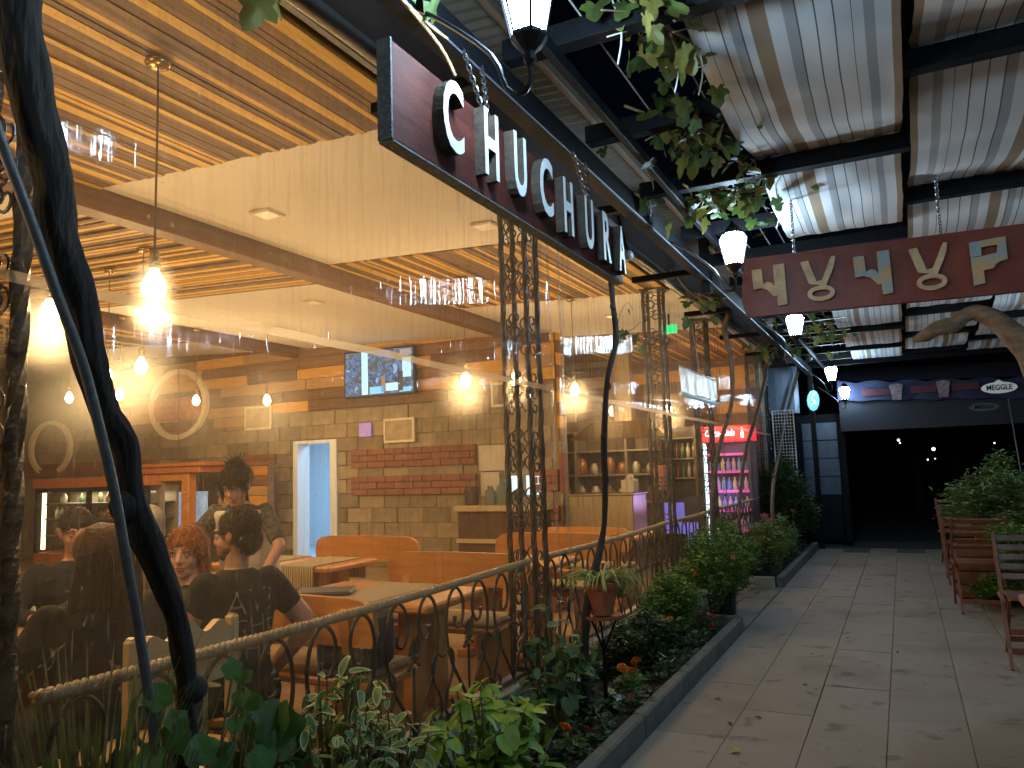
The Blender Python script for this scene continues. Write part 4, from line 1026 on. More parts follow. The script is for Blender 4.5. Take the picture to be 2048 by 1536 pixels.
m = MB(); m.box((-3.4, 12.02, 1.0), (-3.36, 12.38, 2.1)); m.box((-2.86, 12.02, 1.0), (-2.82, 12.38, 2.1)); m.box((-3.36, 12.36, 1.0), (-2.86, 12.39, 2.1)); m.build('side', mat('unit_side', (.1, .075, .05), .5), sd)
m = MB(); m.box((-3.36, 11.985, .45), (-3.05, 11.995, .92)); m.box((-3.02, 11.985, .2), (-2.85, 11.995, .62)); m.build('screen', mat('violet_screen', (.2, .2, .5), .2, emit=(.22, .2, .85), estr=.7), sd)
for i in range(12):
    x = -3.32 + (i % 6) * .085; z = (1.30, 1.60)[i // 6]
    m = MB(); m.lathe([(.028, 0), (.028, .14), (.011, .18), (.011, .23)], 8, (x, 12.15, z + .002)); o = m.build('bottle', mat('bottle%d' % (i % 6), cols[i % 6], .2), smooth=True); tag(o, CN[i % 6] + ' bottle on the ' + ('lower', 'upper')[i // 6] + ' shelf of the small dark rack left of the cooler', 'bottle', 'bottles on the small rack')
# drinks cooler
dc = thing('drinks_cooler', 'tall glowing drinks cooler with red illuminated header and violet lit shelves', 'drinks cooler', (-2.45, 12.5, .1))
m = MB(); m.rbox((-2.84, 12.35, .1), (-2.80, 13.0, 1.84), .005); m.rbox((-2.12, 12.35, .1), (-2.08, 13.0, 1.84), .005); m.box((-2.80, 12.95, .1), (-2.12, 13.0, 1.84)); m.rbox((-2.84, 12.33, .1), (-2.08, 13.0, .28), .005)
m.build('cabinet', mat('cooler_body', (.04, .03, .05), .4), dc)
m = MB(); m.rbox((-2.85, 12.31, 1.841), (-2.07, 13.01, 2.08), .01); m.build('header', mat('cooler_red', (.6, .01, .02), .3, emit=(1.0, .02, .04), estr=1.1), dc)
M_cwht = mat('cooler_white', (.9, .8, .85), .4, emit=(1, .85, .9), estr=1.6)
vs, fs = text_mesh('Coca-Cola', .17, .002, .003, .35); m = MB(); m.add([(-2.52 + v.x * .62, 12.306, 1.965 + v.y * .85) for v in vs], fs); m.build('lettering', M_cwht, dc)
m = MB(); m.prism([(-.022, -.08), (.022, -.08), (.024, .0), (.010, .04), (.010, .085), (-.010, .085), (-.010, .04), (-.024, 0)], .003, Matrix(((1, 0, 0, -2.17), (0, 0, -1, 12.308), (0, 1, 0, 1.96), (0, 0, 0, 1)))); m.build('bottle_emblem', M_cwht, dc)
m = MB(); m.box((-2.79, 12.36, .3), (-2.755, 12.42, 1.82)); m.build('side_tube', mat('cooler_tube', (.8, .95, .9), .3, emit=(.62, .88, .92), estr=3.2), dc)
for z in (.45, .75, 1.05, 1.35, 1.62):
    m = MB(); m.box((-2.75, 12.40, z), (-2.13, 12.94, z + .02)); m.box((-2.75, 12.385, z - .005), (-2.13, 12.399, z + .035)); m.build('shelf', mat('pink_shelf', (.5, .1, .3), .4, emit=(.85, .10, .38), estr=.55), dc)
    if z < 1.6:
        for i in range(7):
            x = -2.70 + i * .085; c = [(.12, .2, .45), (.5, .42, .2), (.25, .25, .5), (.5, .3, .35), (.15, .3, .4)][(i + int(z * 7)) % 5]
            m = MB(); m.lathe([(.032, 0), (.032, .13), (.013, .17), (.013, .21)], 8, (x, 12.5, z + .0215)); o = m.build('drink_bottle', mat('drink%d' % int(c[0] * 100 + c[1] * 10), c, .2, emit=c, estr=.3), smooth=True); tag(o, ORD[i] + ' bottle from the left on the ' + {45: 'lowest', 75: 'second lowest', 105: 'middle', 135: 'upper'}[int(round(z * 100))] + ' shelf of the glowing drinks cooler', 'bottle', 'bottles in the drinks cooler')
light('AREA', (-2.45, 12.38, 1.8), 7, (.55, .5, 1.0), None, (.6, .1), name='cooler_light')
light('POINT', (-2.45, 12.2, 1.0), 5, (.45, .35, 1.0), None, .2, name='cooler_glow')
# green exit sign under the ceiling
ex = thing('exit_sign', 'small green emergency sign under the ceiling behind the second iron pillar', 'exit sign', (-2.35, 9.0, 3.1))
m = MB(); m.rbox((-2.44, 8.98, 3.05), (-2.26, 9.02, 3.15), .004); m.build('housing', mat('exit_green', (.0, .3, .12), .3, emit=(.02, .75, .25), estr=1.2), ex)
m = MB(); m.box((-2.36, 8.99, 3.15), (-2.34, 9.01, 3.28)); m.build('stem', M_iron, ex)

# ================================================================ TABLES, BENCHES, RUNNERS
def runner_mat():
    m = bpy.data.materials.new('woven_runner'); m.use_nodes = True; n = m.node_tree.nodes; l = m.node_tree.links; b = n['Principled BSDF']
    tc = n.new('ShaderNodeTexCoord'); w = n.new('ShaderNodeTexWave'); w.bands_direction = 'X'; w.inputs['Scale'].default_value = 14; w.inputs['Distortion'].default_value = .4; l.new(tc.outputs['Object'], w.inputs[0])
    r = n.new('ShaderNodeValToRGB'); r.color_ramp.elements[0].color = (.20, .15, .09, 1); r.color_ramp.elements[1].color = (.55, .46, .32, 1); r.color_ramp.elements[0].position = .25
    l.new(w.outputs[0], r.inputs[0]); l.new(r.outputs[0], b.inputs['Base Color']); b.inputs['Roughness'].default_value = .9; return m
M_run = runner_mat(); M_cush = mat('cushion_tan', (.40, .29, .16), .9, 0, (.5, .38, .22), 12, bump=.3)
def table(x0, x1, y0, y1, label, runlabel, z=.80):
    cx, cy_ = (x0 + x1) / 2, (y0 + y1) / 2
    t = thing('wooden_table', label, 'table', (cx, cy_, .1), 0, 'orange pine tables')
    m = MB(); m.rbox((x0, y0, z - .045), (x1, y1, z), .012); m.build('tabletop', M_orange, t)
    for s in (-1, 1):
        xx = cx + s * ((x1 - x0) / 2 - .25)
        m = MB(); m.rbox((xx - .05, cy_ - .19, .16), (xx + .05, cy_ - .05, z - .046), .008); m.rbox((xx - .05, cy_ + .05, .16), (xx + .05, cy_ + .19, z - .046), .008); m.rbox((xx - .055, cy_ - .30, .1), (xx + .055, cy_ + .30, .159), .008); m.build('leg', M_orange, t)
    m = MB(); m.rbox((cx - (x1 - x0) / 2 + .3, cy_ - .03, .3), (cx + (x1 - x0) / 2 - .3, cy_ + .03, .40), .006); m.build('stretcher', M_orange, t)
    n = 0
    for f in ([.3, .74] if x1 - x0 > 1.1 else [.5]):
        rx = x0 + (x1 - x0) * f; w = .19
        m = MB(); vs = []; fs = []; prof = [(y0 - .016, z - .17), (y0 - .014, z - .08), (y0 - .012, z - .005), (y0 - .004, z + .004), (y0 + .05, z + .006), (y1 - .05, z + .006), (y1 + .004, z + .004), (y1 + .012, z - .005), (y1 + .014, z - .08), (y1 + .016, z - .17)]
        for (yy, zz) in prof:
            for i in range(13): vs.append((rx - w + 2 * w * i / 12, yy + .006 * sin(i * 2.3) * (1 if zz < z - .05 else 0), zz + .002 * noise.noise(Vector((i, yy * 3, rx)))))
        for j in range(len(prof) - 1):
            for i in range(12): q = j * 13 + i; fs.append((q, q + 13, q + 14, q + 1))
        m.add(vs, fs); o = m.build('table_runner', M_run, smooth=True)
        tag(o, runlabel + (' at its left half' if n == 0 and x1 - x0 > 1.1 else ' at its right half' if x1 - x0 > 1.1 else ''), 'table runner', 'striped woven table runners'); n += 1
    return t
def bench(x0, x1, y, face, label, back=True, ztop=.92):
    """face = +1: the sitter looks to +Y"""
    t = thing('wooden_bench', label, 'bench', ((x0 + x1) / 2, y, .1), 0, 'orange pine benches')
    s = face
    m = MB(); m.rbox((x0, min(y, y + s * .40), .49), (x1, max(y, y + s * .40), .53), .01); m.build('seat', M_orange, t)
    m = MB(); m.rbox((x0 + .04, min(y + s * .03, y + s * .38), .532), (x1 - .04, max(y + s * .03, y + s * .38), .572), .015); m.build('cushion', M_cush, t)
    for xx in (x0 + .12, x1 - .12):
        m = MB(); m.rbox((xx - .03, min(y + s * .02, y + s * .38), .10), (xx + .03, max(y + s * .02, y + s * .38), .489), .01)
        m.bar((xx, y + s * .02, .5), (xx, y - s * .06, ztop - .05), .06, .05); m.build('leg', M_orange, t)
    if back:
        n = 14; out = [(x0 - .02, ztop - .22)] + [(x1 + .02, ztop - .22), (x1 + .045, ztop - .16), (x1 + .03, ztop - .05), (x1 - .03, ztop - .01)] + [(x1 - .1 - (x1 - x0 - .2) * i / n, ztop + .006 * sin(pi * i / n)) for i in range(n + 1)] + [(x0 + .03, ztop - .01), (x0 - .03, ztop - .05), (x0 - .045, ztop - .16)]
        m = MB(); m.prism(out, .035, Matrix(((1, 0, 0, 0), (0, 0, -1, y - s * .03 + .017), (0, 1, 0, 0), (0, 0, 0, 1)))); m.build('backrest', M_orange, t)
    return t
table(-3.40, -2.30, 3.55, 4.25, 'orange pine table right behind the railing with two striped runners', 'striped runner on the table nearest the railing scrolls')
table(-5.3, -4.0, 4.82, 5.45, 'pine table in front of the doorway, farther back than the railing table', 'striped runner on the table in front of the doorway')
table(-3.35, -2.35, 5.25, 5.9, 'pine table behind the carved pillar in front of the steel counter', 'striped runner on the table behind the carved pillar')
bench(-3.40, -2.28, 3.06, 1, 'pine bench with rounded back nearest the railing, seen from behind')
bench(-3.35, -2.3, 4.72, -1, 'pine bench facing the camera behind the railing table', ztop=.94)
bench(-4.9, -3.85, 5.75, -1, 'pine bench with a glossy back in front of the doorway', ztop=.95)
bench(-3.25, -2.25, 6.2, -1, 'pine bench in front of the steel counter behind the pillar', ztop=.95)
bench(-5.2, -4.1, 4.35, 1, 'pine bench with back toward the camera behind the man in black', ztop=.80)
bench(-3.3, -2.35, 7.1, 1, 'farther pine bench between the second and third iron pillar', ztop=.93)
table(-3.4, -2.4, 7.65, 8.3, 'far pine table beyond the second iron pillar', 'striped runner on the far table beyond the second pillar')
# black bag on the bench, dark menu on the table
m = MB(); m.rbox((-2.62, 3.02, .575), (-2.28, 3.26, .86), .04); m.tube(smooth_path([(-2.55, 3.14, .84), (-2.50, 3.14, .885), (-2.40, 3.14, .885), (-2.35, 3.14, .84)], 4), .008, 6); o = m.build('black_bag', mat('black_fabric', (.012, .012, .014), .8, 0, (.025, .025, .028), 20, bump=.4)); tag(o, 'black bag with handle lying on the bench cushion behind the iron scrolls', 'bag')
m = MB(); m.rbox((-.17, -.12, 0), (.17, .12, .022), .01, T(-3.12, 3.72, .81) @ R3(0, 0, .5)); o = m.build('menu', mat('menu_dark', (.05, .045, .04), .4)); tag(o, 'dark menu lying on the left end of the railing table', 'menu')
table(-3.95, -3.1, 1.55, 2.45, 'pine table between the seated guests at the left', 'striped runner on the guests table')
bench(-4.9, -3.7, .9, 1, 'pine bench at the far left behind the railing', ztop=.95)
# scalloped chair
ch = thing('wooden_chair', 'pale wooden chair with scalloped top rail behind the rope in front of the guests', 'chair', (-2.46, 1.95, .1), 0)
def chpart(name, fn, mm=M_pale):
    m = MB(); fn(m); return m.build(name, mm, ch, world=False)
sc = []
for i in range(33):
    u = -1 + 2 * i / 32; zz = .86 + .045 * (1 - abs(u)) + .022 * cos(u * 3 * pi) * (1 if abs(u) < .9 else .3) + (.05 if abs(u) > .93 else 0)
    sc.append((u * .235, zz))
Mp = Matrix(((0, 0, -1, .215), (1, 0, 0, 0), (0, 1, 0, 0), (0, 0, 0, 1))) @ Matrix.Identity(4)
chpart('top_rail', lambda m: m.prism([(-.235, .69), (.235, .69)] + sc[::-1], .028, Mp))
for s in (-1, 1):
    chpart('back_post', lambda m: m.rbox((.18, s * .225 - .02, 0), (.222, s * .225 + .02, .90), .008))
    chpart('leg', lambda m: m.rbox((-.21, s * .20 - .02, 0), (-.17, s * .20 + .02, .43), .008))
    chpart('slat', lambda m: m.rbox((.19, s * .075 - .03, .45), (.21, s * .075 + .03, .69), .006))
chpart('seat', lambda m: m.rbox((-.225, -.235, .43), (.215, .235, .465), .012))
chpart('cross_rail', lambda m: (m.rbox((.185, -.22, .25), (.21, .22, .29), .005), m.rbox((-.2, -.2, .2), (-.18, .2, .24), .005)))
ch.rotation_euler = (0, 0, radians(4))
# ================================================================ PEOPLE
from mathutils.bvhtree import BVHTree
def cap(m, a, b, ra, rb, n=14):
    a = Vector(a); b = Vector(b); k = 5
    m.tube([a.lerp(b, i / k) for i in range(k + 1)], [ra + (rb - ra) * i / k for i in range(k + 1)], n)
    m.ball(a, ra, n, 8); m.ball(b, rb, n, 8)
def limb(m, pts, rs):
    for i in range(len(pts) - 1): cap(m, pts[i], pts[i + 1], rs[i], rs[i + 1])
def loft(m, rings, n=24):
    """rings: (cx, cy, cz, rx, ry)"""
    vs = []
    for (cx, cy_, cz, rx, ry) in rings:
        for k in range(n):
            a = 2 * pi * k / n; ca, sa = cos(a), sin(a)
            e = 0.85
            vs.append((cx + rx * math.copysign(abs(ca) ** e, ca), cy_ + ry * math.copysign(abs(sa) ** e, sa), cz))
    fs = []
    for i in range(len(rings) - 1):
        for k in range(n):
            k2 = (k + 1) % n; fs.append((i * n + k, i * n + k2, (i + 1) * n + k2, (i + 1) * n + k))
    fs.append(tuple(range(n - 1, -1, -1))); fs.append(tuple((len(rings) - 1) * n + k for k in range(n)))
    m.add(vs, fs)
def fuse(m, name, mm, parent, vox=.009, smooth_it=4, label=None, wrinkle=0.0, fac=.5):
    me = m.mesh(name, mm); o = bpy.data.objects.new(name, me)
    r = o.modifiers.new('r', 'REMESH'); r.mode = 'VOXEL'; r.voxel_size = vox
    s = o.modifiers.new('s', 'SMOOTH'); s.iterations = smooth_it; s.factor = fac
    me2 = baked(o); COL.objects.link(o)
    o.modifiers.clear(); o.data = me2; me2.name = name
    if wrinkle:
        nrm = [v.normal.copy() for v in me2.vertices]
        for v, nv in zip(me2.vertices, nrm):
            c = v.co; d = noise.noise(Vector((c.x * 9, c.y * 9, c.z * 14))) * wrinkle + noise.noise(Vector((c.x * 24, c.y * 24, c.z * 20 + 5))) * wrinkle * .35
            v.co = c + nv * d
    me2.polygons.foreach_set('use_smooth', [True] * len(me2.polygons))
    if not me2.materials: me2.materials.append(mm)
    o.parent = parent
    if label: o['label'] = label
    return o
M_skin = mat('skin', (.46, .24, .155), .5, 0, (.56, .31, .21), 14, bump=.05, bscale=150)
M_skinr = mat('skin_ruddy', (.46, .20, .12), .5, 0, (.52, .25, .16), 14, bump=.05, bscale=150)
M_eye = mat('eye_white', (.6, .55, .5), .2); M_iris = mat('eye_dark', (.02, .012, .01), .15); M_lip = mat('lip', (.38, .11, .09), .45)
def strand_cover(hair, parent, mm, n, L, seed, down=.8, r=.0022):
    me = hair.data; rr = random.Random(seed); N = len(me.vertices); m = MB()
    for i in range(n):
        v = me.vertices[rr.randrange(N)]; p = v.co.copy(); nv = v.normal.copy()
        t = Vector((rr.uniform(-.35, .35), rr.uniform(-.35, .35), -1)); t = (t - nv * t.dot(nv))
        if t.length < .05: t = nv.orthogonal()
        t.normalize(); l_ = L * rr.uniform(.5, 1.2); s = t.cross(nv).normalized() * r
        a = p + nv * .0005; b = p + nv * (.004 + rr.uniform(0, .004)) + t * l_ * .5; c = p + t * l_ * down + nv * rr.uniform(-.002, .010) + Vector((0, 0, -l_ * .2))
        m.add([a - s, a + s, b + s, b - s, c], [(0, 1, 2, 3), (3, 2, 4)])
    return m.build('hair_strands', mm, parent, kind='stuff', world=False)
def hairm(name, c, c2): return mat(name, c, .6, 0, c2, 60, (1, 1, .12), .9, 110, spec=.2)
def hand(m, wrist, d, up, side, grip=.5, s=1.0):
    """palm and five fingers; d = pointing direction, up = back of the hand, side = thumb side"""
    d = Vector(d).normalized(); up = Vector(up); up = (up - d * up.dot(d)).normalized(); sd = d.cross(up).normalized() * side
    w = Vector(wrist)
    m.ball(w + d * .045 * s, (.03 * s,) * 3, 10, 6)
    for i, (o, L) in enumerate(((-.030, .062), (-.010, .076), (.011, .080), (.031, .070))):
        b = w + d * .02 * s - sd * (-o) * s; k = w + d * .088 * s + sd * o * s
        cap(m, b, k, .014 * s, .0105 * s, 8)
        p = k; a = 0
        for j in range(3):
            a += grip * .62; L_ = L * (.42, .33, .25)[j] * s
            q = p + (d * cos(a) - up * sin(a)) * L_; cap(m, p, q, .0092 * s, .008 * s, 8); p = q
    b = w + d * .02 * s + sd * .022 * s; k = w + d * .05 * s + sd * .048 * s - up * .01; q = k + (d * .8 + sd * .45 - up * .4 * grip).normalized() * .034 * s
    cap(m, b, k, .015 * s, .012 * s, 8); cap(m, k, q, .0115 * s, .010 * s, 8); cap(m, q, q + (d - up * .3 * grip).normalized() * .026 * s, .010 * s, .0085 * s, 8)
def head_geo(m, H):
    def b(c, r): m.ball(H @ Vector(c), r, 16, 12, H.to_3x3().to_4x4())
    b((-.018, 0, .032), (.096, .076, .084)); b((.018, 0, -.018), (.070, .062, .088)); b((.034, 0, -.075), (.046, .046, .036)); b((.060, 0, -.094), (.022, .022, .018))
    b((.045, .034, -.025), (.032, .022, .03)); b((.045, -.034, -.025), (.032, .022, .03))
    cap(m, H @ Vector((.082, 0, .022)), H @ Vector((.104, 0, -.020)), .0085, .012, 10); b((.094, .011, -.026), (.010, .008, .008)); b((.094, -.011, -.026), (.010, .008, .008))
    b((.080, .026, .032), (.012, .026, .008)); b((.080, -.026, .032), (.012, .026, .008))
    b((.086, 0, -.050), (.010, .024, .008)); b((.083, 0, -.063), (.011, .021, .008))
    for s in (-1, 1): b((-.004, s * .076, -.004), (.017, .008, .029)); b((-.002, s * .075, -.024), (.010, .008, .012))
def face_parts(parent, H, lipc=None):
    for s in (-1, 1):
        e = MB(); e.ball(H @ Vector((.0765, s * .031, .008)), (.0115,) * 3, 12, 8); eo = e.build('eye', M_eye, parent, world=False, smooth=True)
        e = MB(); e.ball(H @ Vector((.0845, s * .0318, .007)), (.0052,) * 3, 10, 6); e.build('iris', M_iris, eo, world=False, smooth=True)
        e = MB(); e.tube([H @ Vector((.086, s * .012, .033)), H @ Vector((.088, s * .030, .039)), H @ Vector((.076, s * .050, .033))], [.003, .0035, .002], 6); e.build('eyebrow', mat('brow', (.05, .025, .015), .8), parent, world=False)
        e = MB(); e.tube([H @ Vector((.084, s * .019, .013)), H @ Vector((.089, s * .031, .0185)), H @ Vector((.080, s * .044, .012))], [.002, .0026, .002], 6); e.build('eyelid', mat('lid', (.16, .07, .05), .6), parent, world=False)
    e = MB(); e.ball(H @ Vector((.0895, 0, -.0505)), (.0085, .022, .0055), 12, 6, H.to_3x3().to_4x4()); e.ball(H @ Vector((.0865, 0, -.062)), (.0092, .019, .006), 12, 6, H.to_3x3().to_4x4()); e.build('lips', lipc or M_lip, parent, world=False, smooth=True)
def strands(m, H, base, n, seed, L=.12, r=.003, spread=1.0):
    rr = random.Random(seed)
    for i in range(n):
        a = rr.uniform(0, 2 * pi); e = rr.uniform(.1, 1.2) * spread
        p = Vector((-.02 + .098 * cos(a) * sin(e), .08 * sin(a) * sin(e), .035 + .088 * cos(e)))
        q = p * 1.04 + Vector((-.02, 0, -L * .4)) + Vector((rr.uniform(-.02, .02), rr.uniform(-.02, .02), 0)); t = q + Vector((rr.uniform(-.02, .01), rr.uniform(-.02, .02), -L * .5))
        m.tube([H @ v for v in smooth_path([p, q, t], 3)], [r] * 6 + [r * .4], 5)
def sitter(name_label, loc, rz, headyaw, lean, el, hnd, zs=.47, k=1.0, headtilt=0.0, w=1.0, group=None, zt=1.0, foot=.42):
    """seated figure; el/hnd: ((right),(left)) elbow and wrist in local coordinates. returns dict of builders"""
    t = thing('person', name_label, 'person', loc, rz)
    hip = Vector((0, 0, zs + .08)); ch = Vector((lean * .30, 0, zs + .08 + .30 * zt)); nk = Vector((lean * .48, 0, zs + .08 + .50 * zt)); hc = nk + Vector((lean * .10 + .015, 0, .155))
    H = Matrix.Translation(hc) @ R3(0, headtilt, headyaw)
    sk = MB()
    def torso(m, g):
        a = lambda f: hip.lerp(nk, f)
        R = [(0.0, .115, .165), (.14, .118, .168), (.32, .105, .145), (.52, .110, .155), (.72, .118, .178), (.86, .108, .180), (.955, .080, .130), (1.02, .052, .060)]
        loft(m, [(a(f).x, 0, a(f).z - .06 + .06 * f, rx + g, ry * w + g) for f, rx, ry in R])
    torso(sk, 0); cap(sk, nk + Vector((0, 0, -.03)), hc + Vector((-.01, 0, -.06)), .056, .052); head_geo(sk, H)
    sh = [Vector((nk.x - .005, s * .165 * w, nk.z - .055)) for s in (-1, 1)]
    legs = []
    for s in (-1, 1):
        h = hip + Vector((.02, s * .085, -.02)); kn = Vector((foot, s * .12, zs + .05)); an = Vector((foot + .03, s * .12, .10)); toe = an + Vector((.15, s * .03, -.055))
        limb(sk, [h, kn, an], [.080, .058, .038]); cap(sk, an + Vector((-.03, 0, -.05)), toe, .036, .028); legs.append((h, kn, an, toe))
    arms = []
    for i, s in enumerate((-1, 1)):
        e = Vector(el[i]); wr = Vector(hnd[i]); limb(sk, [sh[i], e, wr], [.052, .040, .026]); arms.append((sh[i], e, wr))
        d = (wr - e).normalized(); hand(sk, wr, d + Vector((0, 0, -.2)), Vector((0, s * .3, 1)), s, .6)
    return dict(t=t, sk=sk, torso=torso, H=H, sh=sh, arms=arms, legs=legs, hip=hip, nk=nk, hc=hc)
def shirt(p, mm, sleeve=.45, g=.014, name='shirt', wr=.006, low=0):
    m = MB(); p['torso'](m, g)
    for i in range(2):
        a, e, wrs = p['arms'][i]
        if sleeve <= 1: cap(m, a, a.lerp(e, sleeve), .066, .060)
        else: limb(m, [a, e, e.lerp(wrs, sleeve - 1)], [.066, .054, .040])
    cap(m, p['hip'] + Vector((0, -.06, -.03)), p['hip'] + Vector((0, .06, -.03)), .13 + g, .13 + g)
    return fuse(m, name, mm, p['t'], .010, 4, wrinkle=wr)
def trousers(p, mm, L=1.0, g=.014, name='trousers'):
    m = MB(); cap(m, p['hip'] + Vector((0, -.06, -.02)), p['hip'] + Vector((0, .06, -.02)), .125 + g, .125 + g)
    for (h, kn, an, toe) in p['legs']:
        if L <= .5: cap(m, h, h.lerp(kn, min(1, L * 2)), .098, .088)
        else: limb(m, [h, kn, kn.lerp(an, (L - .5) * 2)], [.095, .072, .058])
    return fuse(m, name, mm, p['t'], .011, 4, wrinkle=.006)
def shoes(p, mm):
    for (h, kn, an, toe) in p['legs']:
        m = MB(); cap(m, an + Vector((-.035, 0, -.055)), toe, .044, .036, 12); m.build('shoe', mm, p['t'], world=False, smooth=True)

# --- man in a black printed T-shirt, back to the railing
A = sitter('man in a black T-shirt with white lettering, sitting with his back to the railing', (-2.72, 2.64, .1), radians(160), radians(38), -.02,
           [(-.09, -.31, .72), (-.02, .24, .76)], [(.08, -.21, .50), (.24, .18, .62)], zs=.41, k=1, headtilt=.12, w=.88)
[cap(A['sk'], a, e, .060, .050) or cap(A['sk'], e, w_, .050, .034) for a, e, w_ in A['arms']]
fuse(A['sk'], 'body', M_skin, A['t'], .0075, 3)
tee = shirt(A, mat('black_cotton', (.004, .004, .004), .9, 0, (.008, .007, .007), 10, bump=.3), .5)
trousers(A, mat('beige_shorts', (.42, .36, .27), .9, 0, (.5, .43, .33), 10, bump=.3), .46, name='shorts'); shoes(A, mat('grey_shoe', (.2, .2, .2), .7))
m = MB(); H = A['H']
m.ball(H @ Vector((-.026, 0, .042)), (.099, .082, .088), 20, 14, H.to_3x3().to_4x4()); m.ball(H @ Vector((-.06, 0, -.02)), (.058, .070, .07), 16, 10, H.to_3x3().to_4x4())
fuse(m, 'hair', hairm('short_brown_hair', (.035, .020, .012), (.06, .035, .02)), A['t'], .008, 2, wrinkle=.003)
strand_cover(bpy.data.objects['hair'], A['t'], MATS['short_brown_hair'], 1500, .022, 1)
m = MB(); m.ball(H @ Vector((.04, 0, -.078)), (.052, .052, .036), 16, 10, H.to_3x3().to_4x4()); m.ball(H @ Vector((.02, 0, -.06)), (.05, .063, .035), 16, 10, H.to_3x3().to_4x4()); fuse(m, 'beard', hairm('beard', (.05, .025, .014), (.09, .045, .025)), A['t'], .008, 2, wrinkle=.004)
face_parts(A['t'], H)
bv = BVHTree.FromPolygons([v.co.copy() for v in tee.data.vertices], [tuple(p_.vertices) for p_ in tee.data.polygons])
M_print = mat('print_white', (.55, .53, .50), .8)
for (s, size, yy, zz, sh_, rot) in (('AVi', .15, .0, .86, .1, .05), ('CHt', .115, -.02, .755, 0, .12), ('GHiS', .12, -.02, .66, -.1, -.05)):
    vs, fs = text_mesh(s, size, .001, -.002, sh_); m = MB(); out = []
    for v in vs:
        q = R3(0, 0, rot) @ v; yl = yy - q.x; zl = zz + q.y * 1.05
        hit = bv.ray_cast(Vector((-1, yl, zl)), Vector((1, 0, 0)))[0]
        out.append((hit.x - .0035 if hit else -.13, yl, zl))
    m.add(out, fs); m.build('print', M_print, A['t'], world=False)
# --- red-haired woman in a dotted blouse
B = sitter('red-haired woman in a black blouse with white dots beside the man in black', (-3.20, 2.87, .06), radians(-112), radians(50), .10,
           [(.10, -.24, .74), (.10, .24, .74)], [(.34, -.12, .735), (.34, .10, .735)], zs=.40, zt=.88, w=.88, headtilt=.06)
fuse(B['sk'], 'body', mat('skin_fair', (.58, .34, .24), .5, 0, (.62, .38, .28), 14), B['t'], .0075, 3)
def dots():
    m = bpy.data.materials.new('dotted_blouse'); m.use_nodes = True; n = m.node_tree.nodes; l = m.node_tree.links; b = n['Principled BSDF']
    tc = n.new('ShaderNodeTexCoord'); v = n.new('ShaderNodeTexVoronoi'); v.inputs['Scale'].default_value = 34; v.inputs['Randomness'].default_value = .55; l.new(tc.outputs['Object'], v.inputs[0])
    r = n.new('ShaderNodeValToRGB'); r.color_ramp.interpolation = 'CONSTANT'; r.color_ramp.elements[0].color = (.7, .66, .6, 1); r.color_ramp.elements[1].color = (.012, .011, .014, 1); r.color_ramp.elements[1].position = .20
    l.new(v.outputs[0], r.inputs[0]); l.new(r.outputs[0], b.inputs['Base Color']); b.inputs['Roughness'].default_value = .8; return m
shirt(B, dots(), 1.7, .012, 'blouse'); trousers(B, mat('dark_trousers', (.02, .02, .025), .9), .95); shoes(B, M_iron)
H = B['H']; m = MB(); q = H.to_3x3().to_4x4()
m.ball(H @ Vector((-.028, 0, .052)), (.104, .092, .090), 20, 14, q); m.ball(H @ Vector((-.058, 0, -.02)), (.066, .088, .10), 16, 12, q)
for s in (-1, 1): limb(m, [H @ Vector((-.005, s * .078, .05)), H @ Vector((-.012, s * .090, -.03)), H @ Vector((-.012, s * .088, -.10)), H @ Vector((-.01, s * .075, -.15))], [.022, .024, .026, .014]); cap(m, H @ Vector((.030, s * .02, .112)), H @ Vector((.034, s * .072, .06)), .020, .018)
m.ball(H @ Vector((-.05, 0, -.10)), (.05, .085, .065), 16, 10, q)
hb_ = fuse(m, 'hair', hairm('copper_hair', (.22, .06, .018), (.36, .12, .035)), B['t'], .008, 3, wrinkle=.005); strand_cover(hb_, B['t'], MATS['copper_hair'], 1800, .07, 2); face_parts(B['t'], H)
# --- person with long dark hair, back to the railing
C_ = sitter('person with long brown hair and black jacket seen from behind, left of the pale chair', (-2.82, 2.03, .1), radians(172), radians(-10), -.04,
            [(-.02, -.30, .76), (-.02, .30, .76)], [(.25, -.18, .72), (.25, .18, .72)], zs=.41, zt=.93, w=1.12)
fuse(C_['sk'], 'body', M_skin, C_['t'], .009, 3); shirt(C_, mat('black_jacket', (.004, .0035, .0035), .9, 0, (.009, .007, .006), 7, bump=.3), 1.85, .03, 'jacket', .009); trousers(C_, mat('dark_trousers', (.02, .02, .025)), .95); shoes(C_, M_iron)
H = C_['H']; q = H.to_3x3().to_4x4(); m = MB(); m.ball(H @ Vector((-.03, 0, .045)), (.108, .098, .094), 20, 14, q)
loft(m, [(H.translation.x - .055, 0, H.translation.z + dz, rx, ry) for dz, rx, ry in ((.05, .08, .095), (-.04, .085, .115), (-.12, .07, .125), (-.20, .055, .125), (-.30, .045, .115), (-.38, .03, .09))])
fuse(m, 'hair', hairm('long_brown_hair', (.055, .025, .012), (.11, .052, .025)), C_['t'], .009, 3, wrinkle=.008); face_parts(C_['t'], H)
m = MB(); rr = random.Random(4)
for i in range(70):
    y_ = rr.uniform(-.11, .11); d = rr.uniform(-.012, .012)
    m.tube(smooth_path([H @ Vector((-.06, y_ * .6, .12)), H @ Vector((-.135 + abs(y_) * .2, y_, .03)), H @ Vector((-.14 + abs(y_) * .3, y_ * 1.15 + d, -.12)), H @ Vector((-.11 + abs(y_) * .3, y_ * 1.1 + d * 2, -.34 + rr.uniform(-.04, .04)))], 3), [.0035] * 9 + [.001], 4)
m.build('hair_strands', MATS['long_brown_hair'], C_['t'], kind='stuff', world=False)
